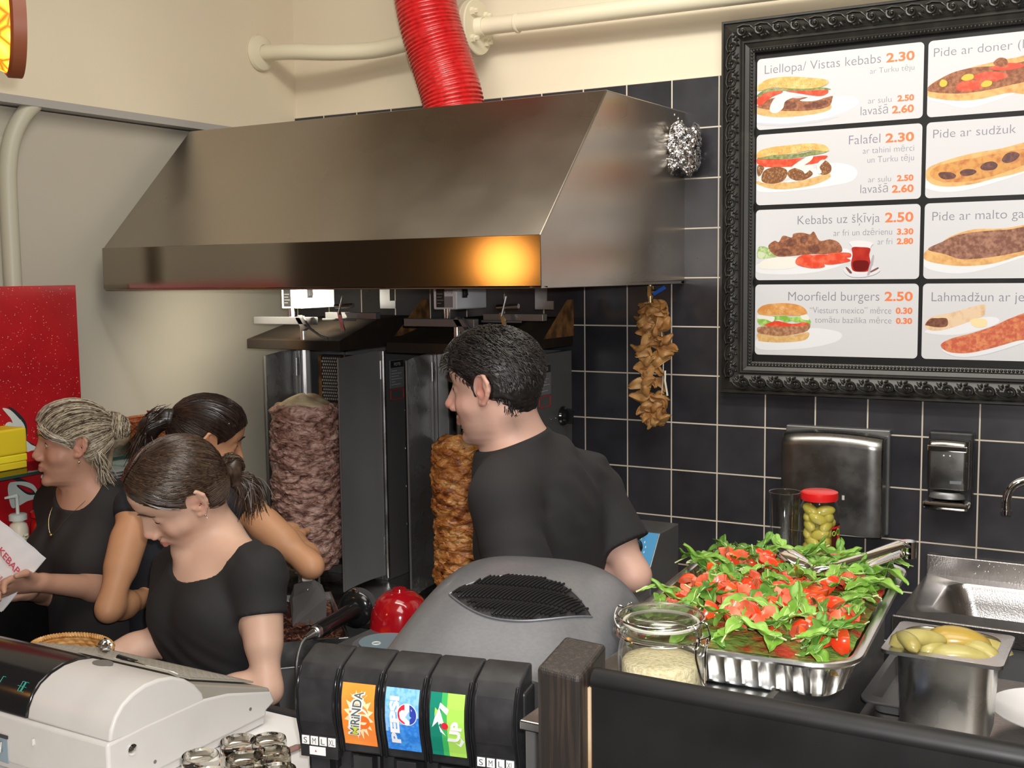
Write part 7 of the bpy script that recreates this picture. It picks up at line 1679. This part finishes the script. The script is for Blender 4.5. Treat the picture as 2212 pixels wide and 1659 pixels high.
    for s_ in (-1,1):
        an = np.array((P_[0],P_[1],FLOOR))+side*s_*.10; F4 = Field(an-.2, an+.24, .008); F4.cone(an+UPV*.045-fr*.04, an+UPV*.038+fr*.13, .045, .034, .02, side, .8); F4.cone(an+UPV*.05, an+UPV*.10, .046, .045, .02)
        F4.clip(lambda X, Y, Z: FLOOR-Z+0*X+0*Y); V4, Q4 = F4.mesh(); mesh_obj('shoe', V4, Q4, M('shoe_black'), root, 1)
    hairfn(root, H, R, hs, face['jaw'], o)
    return root
def xh(z): return np.interp(z, HAIRLINE[:,0], HAIRLINE[:,1])
def haircap(root, H, R, hs, jaw, o, thick, mats, extra=None, low=-.075, shift=0.0, smooth_it=1, bumpy=0.0, name='hair', h=.0036, earz=.031):
    """the mass of hair on the scalp, a closed surface following the hairline"""
    F = Field(o-.22, o+.22, h)
    def fn(X, Y, Z):
        x, y, z = X-o[0], Y-o[1], Z-o[2]; q = [(x*R[0,i]+y*R[1,i]+z*R[2,i])/hs for i in range(3)]
        t = thick*np.clip((xh(q[2])+shift-q[0])/.030, .12, 1.0)*(.75+.25*np.clip((q[2]+.03)/.09, 0, 1))
        d = headsdf(q[0], q[1], q[2], 0, jaw)-t
        if bumpy: d = d+bumpy*np.sin(150*q[0]+40*np.sin(60*q[2]))*np.sin(140*q[1]+2)*np.sin(150*q[2])
        d = np.maximum(d, (q[0]-xh(q[2])-shift)*.8); d = np.maximum(d, low-q[2])
        e = np.sqrt(((q[0]+.006)/.026)**2+((np.abs(q[1])-.088)/.022)**2+((q[2]-.002)/earz)**2); d = np.maximum(d, (1-e)*.02); return d*hs
    F.put(fn, o-.17, o+.17, .003)
    if extra: extra(F, lambda a,b,ra,rb,k=.01: F.cone(H(a), H(b), ra*hs, rb*hs, k))
    V, Q = F.mesh(); return mesh_obj(name, V, Q, mats, root, smooth_it)
def strands(g, H, paths, r0, hs, nm, rng, taper=True):
    for P in paths:
        if len(P) < 3: continue
        n = len(P); g.tube([H(p) for p in P], [(r0*(.25+.75*sin(pi*min(1,(i+.25)/n))**.6) if taper else r0)*hs for i in range(n)], 4, mi=int(rng.integers(nm)), caps=False)
def combed(starts, tie, grow, n, rng, jaw, lift=0.0, mids=None):
    """hair combed over the scalp from each start to the tie"""
    out = []; tie = np.array(tie, float)
    for s in starts:
        s = np.array(s, float); T = np.linspace(0, 1, n); a = s/np.linalg.norm(s); b = tie/np.linalg.norm(tie); om = math.acos(max(-1,min(1,a.dot(b)))); b = unit(b+rng.normal(size=3)*.05)
        D = np.array([(sin((1-t)*om)*a+sin(t*om)*b)/max(sin(om),1e-4) for t in T]); 
        if mids is not None and mids[len(out)] is not None:
            m_ = unit(mids[len(out)]); D = np.array([(1-t)**2*a+2*t*(1-t)*m_*1.25+t*t*b for t in T])
        D += np.outer(np.sin(pi*T), rng.normal(size=3)*.05); D[:,2] += lift*np.sin(pi*T)
        P = onhead(D, 0, jaw); Dn = D/np.linalg.norm(D,axis=1)[:,None]; gr = grow*np.clip((.55 if abs(s[0]-float(xh(s[2]))) < .006 else .97)+3*T, 0, 1)+rng.uniform(-.0012,.0014); P = P+Dn*gr[:,None]; bad = np.where((((P[:,0]+.008)/.021)**2+((P[:,2]-.002)/.029)**2 < 1) & (np.abs(P[:,1]) > .05))[0]
        if len(bad): P = P[bad[-1]+1:] if n-bad[-1] > bad[0]+1 else P[:bad[0]]
        out.append(P)
    return out
def hair_mat(name, cols, rough=.34):
    m = mat(name, cols[0], rough, spec=.55); N = m.node_tree.nodes; L = m.node_tree.links; b = N['Principled BSDF']
    tc = N.new('ShaderNodeTexCoord'); n1 = N.new('ShaderNodeTexNoise'); n1.inputs['Scale'].default_value = 34; n1.inputs['Detail'].default_value = 6; n1.inputs['Distortion'].default_value = 2.0; L.new(tc.outputs['Object'], n1.inputs['Vector'])
    r = N.new('ShaderNodeValToRGB'); r.color_ramp.elements[0].position = .35; r.color_ramp.elements[0].color = (*cols[1],1); r.color_ramp.elements[1].position = .62; r.color_ramp.elements[1].color = (*cols[0],1); L.new(n1.outputs[0], r.inputs[0]); L.new(r.outputs[0], b.inputs['Base Color'])
    b.inputs['Anisotropic'].default_value = .4; MT[name] = m; return m
hair_mat('hair_brown', ((.052,.030,.018),(.022,.012,.008))); hair_mat('hair_brown_l', ((.085,.052,.032),(.045,.026,.016)))
hair_mat('hair_dark', ((.018,.010,.008),(.008,.005,.004))); hair_mat('hair_dark_l', ((.045,.022,.014),(.02,.01,.007)))
hair_mat('hair_black', ((.016,.012,.011),(.008,.006,.006)), .42); hair_mat('hair_black_l', ((.024,.018,.016),(.012,.009,.008)), .45)
hair_mat('hair_blonde', ((.36,.30,.21),(.22,.165,.105)), .32); hair_mat('hair_blonde_l', ((.60,.54,.42),(.44,.38,.28)), .32); hair_mat('hair_blonde_d', ((.085,.060,.04),(.05,.034,.024)), .36)
SKIN_M = skin('skin_man', (.68,.42,.33), (.46,.18,.15), (.62,.20,.15)); SKIN_F = skin('skin_front', (.66,.425,.315), (.58,.20,.17), (.70,.32,.24)); SKIN_T = skin('skin_tan', (.54,.28,.15), (.45,.17,.13), (.52,.20,.12)); SKIN_B = skin('skin_blonde', (.52,.29,.20), (.42,.17,.15), (.54,.21,.15))
dm('tee_black', (.015,.0145,.0155), .85, bump=(420,.25,.0006), noise=(7,(.019,.018,.019),.4,.7,4)); dm('tee_dark', (.020,.017,.017), .85, bump=(420,.25,.0006)); dm('tee_navy', (.013,.015,.022), .8, bump=(420,.25,.0006))

# ---- the man
def hair_man(root, H, R, hs, jaw, o):
    global HAIRLINE
    keep = HAIRLINE; HAIRLINE = np.array([(-.12,-.062),(-.075,-.055),(-.050,-.044),(-.028,-.034),(-.022,-.020),(-.012,.016),(.012,.020),(.030,.036),(.046,.064),(.056,.080),(.111,.1)])
    cap = haircap(root, H, R, hs, jaw, o, .013, [M('hair_black')], low=-.072, bumpy=.0022)
    g = G(); r = np.random.default_rng(55); D = []
    while len(D) < 8200:
        d = r.normal(size=3); d /= np.linalg.norm(d); D.append(d)
    D = np.array(D); P = onhead(D, 0, jaw); ok = (P[:,0] < xh(P[:,2])-.002) & (P[:,2] > -.070) & (((P[:,0]+.006)/.026)**2+((P[:,2]-.002)/.034)**2 > 1); P = P[ok]; D = D[ok]
    for p, d in zip(P, D):
        top = max(0, min(1, (p[2]+.01)/.07)); ln = .010+.014*top; sw_ = np.array((sin(40*p[1]+22*p[2]), cos(35*p[0]), sin(38*p[0]+20*p[1])))*.45; t = np.array((-.40,0,-.25-.5*(1-top)))+sw_+r.normal(size=3)*.22; t = t-d*t.dot(d); t = unit(t); e = .006+.006*top
        q0 = p+d*e*.6; q1 = p+d*(e+ln*.22)+t*ln*.55; q2 = p+d*(e+ln*.10)+t*ln*1.05+r.normal(size=3)*.001
        g.tube([H(q0),H(q1),H(q2)], [.0009*hs,.0009*hs,.0002*hs], 4, mi=int(r.integers(2)), caps=False)
    obj('hair_locks', g, [M('hair_black'), M('hair_black_l')], cap, smooth=70, doubles=False); HAIRLINE = keep
J_man = dict(head=(0.711,-1.275,1.564), neck=(0.744,-1.226,1.428), SL=(0.792,-1.377,1.352), SR=(0.829,-1.068,1.326), EL=(0.853,-1.409,1.180), ER=(0.946,-1.083,1.142), WL=(0.649,-1.293,1.107), WR=(0.767,-1.018,1.096), HL=(0.582,-1.263,1.096), HR=(0.702,-0.987,1.080), chest=(0.786,-1.218,1.278), waist=(0.784,-1.217,1.095), pelvis=(0.784,-1.209,0.960))
def neck_man(J, side, H): return J['neck']+UPV*.026, None, unit(-.30*RGT+.95*UPV)
person(J_man, 'dark-haired man in a black T-shirt, seen from behind, looking left at the kebabs', headframe((-.93,.36), RAD(8), RAD(2)), 1.02, SKIN_M, M('tee_black'), False,
    dict(jaw=1.08, nose=1.06, lip=.55, red=.8, open=.55, gaze=0, brow=1.35, stubble=True), hair_man, neck_man, .152, dict(hip=.155, waist=.145, chest=.158, upper=.108, arm=1.04, front=DEP-RGT*.6, loose=.010, sl_loose=.020, folds=.0055, curl=.6), brow_m=M('hair_black'), neckr=.060)

# ---- the woman in front
def hair_front(root, H, R, hs, jaw, o):
    def ex(F, c): c((-.085,0,-.030),(-.105,.0,-.040),.030,.018,.02); c((-.105,-.005,-.040),(-.122,-.012,-.035),.018,.022,.01); c((-.105,.006,-.045),(-.098,.022,-.085),.016,.012,.012)
    cap = haircap(root, H, R, hs, jaw, o, .009, [M('hair_brown')], ex, low=-.060)
    r = np.random.default_rng(61); st = []; md = []
    for k in range(2000):
        sgn = 1 if r.random() < .66 else -1; u = r.random()
        if u < .18: st.append((r.uniform(-.06,.05), sgn*.004, .108)); md.append((-.03, sgn*r.uniform(.0,.07), r.uniform(.05,.10)))
        elif u < .60: x = r.uniform(-.03,.080); st.append((x, sgn*.003, .111)); md.append((x*.75-.015, sgn*.085, r.uniform(.02,.075)))    # from the parting
        else:
            z = r.uniform(-.02,.062); st.append((float(xh(z))-.003, sgn*.9*np.interp(z, HZ, HW)*(1 if z < .03 else .75), z)); md.append(None)
    g = G(); strands(g, H, combed(st, (-.095,0,-.036), .0112, 12, r, jaw, .0, md), .00105, hs, 3, r)
    for k in range(220):                                                                      # loose tail below the tie
        a = np.array((-.102,.004,-.044)); e = np.array((-.088+r.normal()*.016, .028+r.normal()*.020, -.118+r.normal()*.016)); mid = (a+e)/2+np.array((-.020,.006,.004))+r.normal(size=3)*.006
        strands(g, H, [crom([a, mid, e], 5, False)], .0009, hs, 3, r)
    for k in range(230):                                                                      # curl of hair above the tie
        a0 = r.uniform(0,2*pi); rad = r.uniform(.018,.0245); P = [(-.118+rad*cos(a0+.45*i)*.9+r.normal()*.001, -.010+(r.random()-.5)*.034, -.034+rad*sin(a0+.45*i)) for i in range(9)]
        strands(g, H, [P], .0010, hs, 3, r)
    obj('hair_strands', g, [M('hair_brown'), M('hair_brown_l'), M('hair_dark_l')], cap, smooth=70, doubles=False)
    for s_ in (1,):
        g = G().ball(H((-.004,.0805*s_,-.030)), .0026, 10, 8); g.ball(H((-.004,.0815*s_,-.036)), .0018, 10, 8); obj('earring', g, M('chrome'), root)
J_front = dict(head=(0.163,-1.636,1.352), neck=(0.193,-1.555,1.215), SL=(0.350,-1.610,1.198), SR=(0.068,-1.557,1.157), EL=(0.410,-1.665,0.985), ER=(0.075,-1.622,1.018), WL=(0.270,-1.735,0.975), WR=(-0.010,-1.765,0.995), HL=(0.200,-1.745,0.975), HR=(-0.070,-1.770,0.990), chest=(0.205,-1.583,1.107), waist=(0.173,-1.561,0.958), pelvis=(0.159,-1.537,0.823))
def neck_front(J, side, H): fr = unit(-.5*RGT-.85*DEP); c = J['neck']+fr*.060+UPV*.038+side*.010; R_ = np.stack([side, fr, UPV], 1); return c, (.105,.085,.098), R_
person(J_front, 'brown-haired woman in front, head bent down, black scoop-neck T-shirt, at the cash register', headframe((-.87,-.49), RAD(36), RAD(14)), 1.02, SKIN_F, M('tee_black'), True,
    dict(jaw=.94, nose=1.0, lip=.85, red=.7, open=0, gaze=0, brow=.75), hair_front, neck_front, .085, dict(hip=.155, waist=.118, chest=.132, upper=.080, arm=.86, front=-RGT*.5-DEP*.85, loose=.007, sl_loose=.012, folds=.0032, curl=.7), brow_m=M('hair_brown'), neckr=.047)

# ---- the dark-haired woman at the kebab, seen from behind
def hair_brun(root, H, R, hs, jaw, o):
    def ex(F, c): c((-.085,0,.035),(-.118,0,.030),.026,.020,.015); c((-.118,0,.030),(-.150,.0,-.005),.022,.027,.015); c((-.150,0,-.005),(-.150,.0,-.060),.026,.016,.015)
    cap = haircap(root, H, R, hs, jaw, o, .011, [M('hair_dark')], ex, low=-.065)
    r = np.random.default_rng(71); st = []
    for k in range(1400):
        z = r.uniform(-.055,.070); sgn = 1 if r.random() < .4 else -1; st.append((float(xh(z))-.003, sgn*np.interp(z, HZ, HW)*(.95 if z < .045 else r.uniform(0,.95)), z))
    g = G(); strands(g, H, combed(st, (-.105,0,.033), .0128, 12, r, jaw), .00105, hs, 2, r)
    for k in range(420):
        a = np.array((-.118,0,.034))+r.normal(size=3)*.012; b_ = np.array((-.164,r.normal()*.020,-.002+r.normal()*.012)); e = np.array((-.150+r.normal()*.016, r.normal()*.018, -.078+r.normal()*.018)); strands(g, H, [crom([a,b_,e],5,False)], .0010, hs, 2, r)
    obj('hair_strands', g, [M('hair_dark'), M('hair_dark_l')], cap, smooth=70, doubles=False)
    P = [H((-.116+.004*cos(a)*0, .022*cos(a), .031+.022*sin(a))) for a in [2*pi*k/20 for k in range(20)]]; obj('hair_tie', G().tube(P, .004, 8, closed=True), M('tee_navy'), root)
    for q in range(3): obj('hair_clip', G().ball(H((.026,-.0795,.066-.006*q)), .0022, 8, 6), M('chrome'), root)
    obj('earring', G().ball(H((-.004,-.0805,-.031)), .0034, 10, 8), M('white'), root)
J_brun = dict(head=(-0.236,-1.158,1.375), neck=(-0.290,-1.179,1.254), SL=(-0.345,-1.300,1.215), SR=(-0.185,-1.091,1.195), EL=(-0.273,-1.465,0.999), ER=(0.026,-1.067,1.049), WL=(-0.361,-1.265,0.964), WR=(-0.147,-0.921,1.069), HL=(-0.378,-1.194,0.956), HR=(-0.209,-0.885,1.088), chest=(-0.327,-1.174,1.084), waist=(-0.351,-1.173,0.903), pelvis=(-0.358,-1.182,0.751))
def neck_brun(J, side, H): return J['neck']+UPV*.035, (.085,.085,.070), None
person(J_brun, 'dark-haired woman with a ponytail, seen from behind, sleeveless black top, reaching to the left kebab', headframe((.90,.43), RAD(18), RAD(-4)), .99, SKIN_T, M('tee_navy'), True,
    dict(jaw=.95, nose=1.0, lip=.7, red=.5, open=.4, gaze=0, brow=.8), hair_brun, neck_brun, .030, dict(hip=.150, waist=.112, chest=.126, upper=.090, arm=.93, front=DEP+RGT*.2, loose=.006, sl_loose=.005, folds=.0015, curl=.9), brow_m=M('hair_dark'), neckr=.047)

# ---- the blonde woman at the left
def hair_blonde(root, H, R, hs, jaw, o):
    def ex(F, c):
        c((-.075,0,.040),(-.118,0,.030),.045,.036,.02); c((-.110,0,.055),(-.125,.004,.010),.026,.030,.015); c((-.060,.045,-.030),(-.070,.050,-.085),.022,.012,.02); c((-.085,0,-.02),(-.090,.02,-.07),.026,.012,.02); c((.045,.052,.040),(.010,.072,.010),.006,.006,.02)
    cap = haircap(root, H, R, hs, jaw, o, .015, [M('hair_blonde')], ex, low=-.060, shift=.004)
    r = np.random.default_rng(81); st = []
    for k in range(1700):
        z = r.uniform(-.04,.070); sgn = 1 if r.random() < .65 else -1; st.append((float(xh(z))+.001, sgn*np.interp(z, HZ, HW)*(.95 if z < .050 else r.uniform(0,.95)), z))
    g = G(); strands(g, H, combed(st, (-.105,.005,.030), .0180, 12, r, jaw, .05), .00115, hs, 5, r)
    for k in range(520):                                                                      # twisted knot
        a0 = r.uniform(0,2*pi); rad = r.uniform(.012,.042); tl = r.uniform(-.5,.5); dk = math.sqrt(max(0,.042**2-rad**2)); P = [(-.118-dk*.9-.008*sin(a0+.4*i)*tl+r.normal()*.0012, .004+rad*cos(a0+.4*i), .034+rad*sin(a0+.4*i)) for i in range(10)]; strands(g, H, [P], .0011, hs, 5, r)
    for k in range(260):
        x_ = r.uniform(-.128,-.078); a0 = r.uniform(0,2*pi); P = [(x_+.006*sin(a0+.8*i), .002+(.047-.25*max(0,-x_-.105))*cos(a0+.35*i), .037+(.047-.25*max(0,-x_-.105))*sin(a0+.35*i)) for i in range(10)]; strands(g, H, [P], .0011, hs, 5, r)
    for k in range(200):                                                                       # locks behind the ear down to the neck
        a = np.array((-.045+r.normal()*.010,.068,.000+r.normal()*.010)); b_ = np.array((-.058,.072,-.045))+r.normal(size=3)*.006; e = np.array((-.078+r.normal()*.012,.058+r.normal()*.01,-.105+r.normal()*.012)); strands(g, H, [crom([a,b_,e],5,False)], .0010, hs, 5, r)
    for k in range(190):                                                                      # side fringe
        a = np.array((.082,.030,.060))+r.normal(size=3)*.006; b_ = np.array((.062,.066,.036))+r.normal(size=3)*.006; e = np.array((.016,.086,.016))+r.normal(size=3)*.006; strands(g, H, [crom([a,b_,e],6,False)], .0010, hs, 5, r)
    obj('hair_strands', g, [M('hair_blonde'), M('hair_blonde_l'), M('hair_blonde_d'), M('hair_blonde_l'), M('hair_blonde_d')], cap, smooth=70, doubles=False)
    g = G().tube([H((-.105,.020*cos(a),.052+.004*sin(2*a))) for a in [pi*k/8 for k in range(9)]], .0028, 6); obj('hair_clip', g, M('brass'), root)
    g = G().tube([H((-.004,.078,-.027)), H((-.004,.0785,-.040))], .0007, 6); g.ball(H((-.004,.0785,-.043)), .0034, 10, 8); obj('earring', g, M('chrome'), root)
    J = J_blonde; nk = np.array(J['neck']); fr = unit(-.62*RGT-.78*DEP); sd = unit(np.array(J['SL'])-np.array(J['SR'])); ch = np.array(J['chest'])
    P = [nk+sd*.062+UPV*.02, nk+sd*.058+fr*.055-UPV*.02, nk+sd*.034+fr*.092-UPV*.062, nk+sd*.004+fr*.112-UPV*.102, nk-sd*.022+fr*.098-UPV*.062, nk-sd*.045+fr*.06-UPV*.02]
    g = G().tube(crom(P, 6, False), .0006, 6); g.ball(P[3]+fr*.002, .0042, 10, 8); obj('necklace', g, M('brass'), root)
J_blonde = dict(head=(-0.566,-1.314,1.365), neck=(-0.558,-1.278,1.236), SL=(-0.494,-1.246,1.193), SR=(-0.706,-1.259,1.182), EL=(-0.455,-1.271,0.972), ER=(-0.691,-1.300,0.947), WL=(-0.454,-1.517,1.054), WR=(-0.550,-1.484,1.010), HL=(-0.466,-1.558,1.058), HR=(-0.573,-1.521,1.004), chest=(-0.575,-1.290,1.074), waist=(-0.545,-1.28,0.888), pelvis=(-0.515,-1.27,0.734))
def neck_blonde(J, side, H): fr = unit(-.62*RGT-.78*DEP); return J['neck']+fr*.03+UPV*.03, (.080,.085,.082), np.stack([side, fr, UPV], 1)
person(J_blonde, 'blonde woman with pinned-up hair in a dark T-shirt, holding a paper bag', headframe((-.87,-.49), RAD(0), RAD(0)), .94, SKIN_B, M('tee_dark'), True,
    dict(jaw=.93, nose=.985, lip=.8, red=.6, open=.75, gaze=0, brow=.7), hair_blonde, neck_blonde, .110, dict(hip=.150, waist=.118, chest=.130, upper=.095, arm=.92, front=-RGT*.62-DEP*.78, loose=.009, sl_loose=.010, folds=.0035, curl=.75, palmL=unit(-RGT*.6+UPV*.6+DEP*.5), palmR=UPV), brow_m=M('hair_blonde_d'), neckr=.047)

# ---- the paper bag in her hand
t = thing('kebab_bag', (-.50,-1.57,1.03), 'white paper bag with red print and the word KEBAP, held by the blonde woman', 'paper bag')
A0 = np.array((-.497,-1.571,1.198)); ux = unit(np.array((-.411,-1.531,1.118))-A0); vx_ = unit(np.array((-.438,-1.551,1.08))-np.array((-.411,-1.531,1.118))); vx_ = unit(np.array((-.560,-1.615,1.060))-A0-ux*ux.dot(np.array((-.560,-1.615,1.060))-A0)); nb = np.cross(ux, vx_); nb = nb if nb.dot(DEP) < 0 else -nb
def bp(u, v, w_): return A0+ux*u+vx_*v+nb*w_
g = G()
def bagf(sg): return lambda a,b: bp(-.030+.150*a, -.002+.170*b, sg*(.004+.012*sin(pi*a)*(.3+.7*b))+.0012*sin(23*a+9*b))
g.grid(bagf(1), 16, 16); g.grid(bagf(-1), 16, 16); obj('bag', g, M('paper'), t, smooth=40, doubles=False)
g = G(); put_text(g, 'KEBAP', lambda u,v: bp(.024+u, .052+u*.2-v, .0182), .0, .071, .0155, .0005); 
dm('print_red', (.60,.09,.13), .6); obj('lettering', g, M('print_red'), t, smooth=0, doubles=False)
g = G()
for k in range(6): g.add([bp(.060+.008*k,.092,.0178),bp(.065+.008*k,.092,.0178),bp(.062+.0075*k,.130,.0178),bp(.059+.0075*k,.130,.0178)], [(0,1,2,3)])
g.add([bp(.035+.016*cos(a),.100+.026*sin(a),.0177) for a in [2*pi*k/20 for k in range(20)]], [tuple(range(20))]); dm('print_pink', (.62,.28,.30), .6); obj('print', g, M('print_pink'), t, smooth=0, doubles=False)
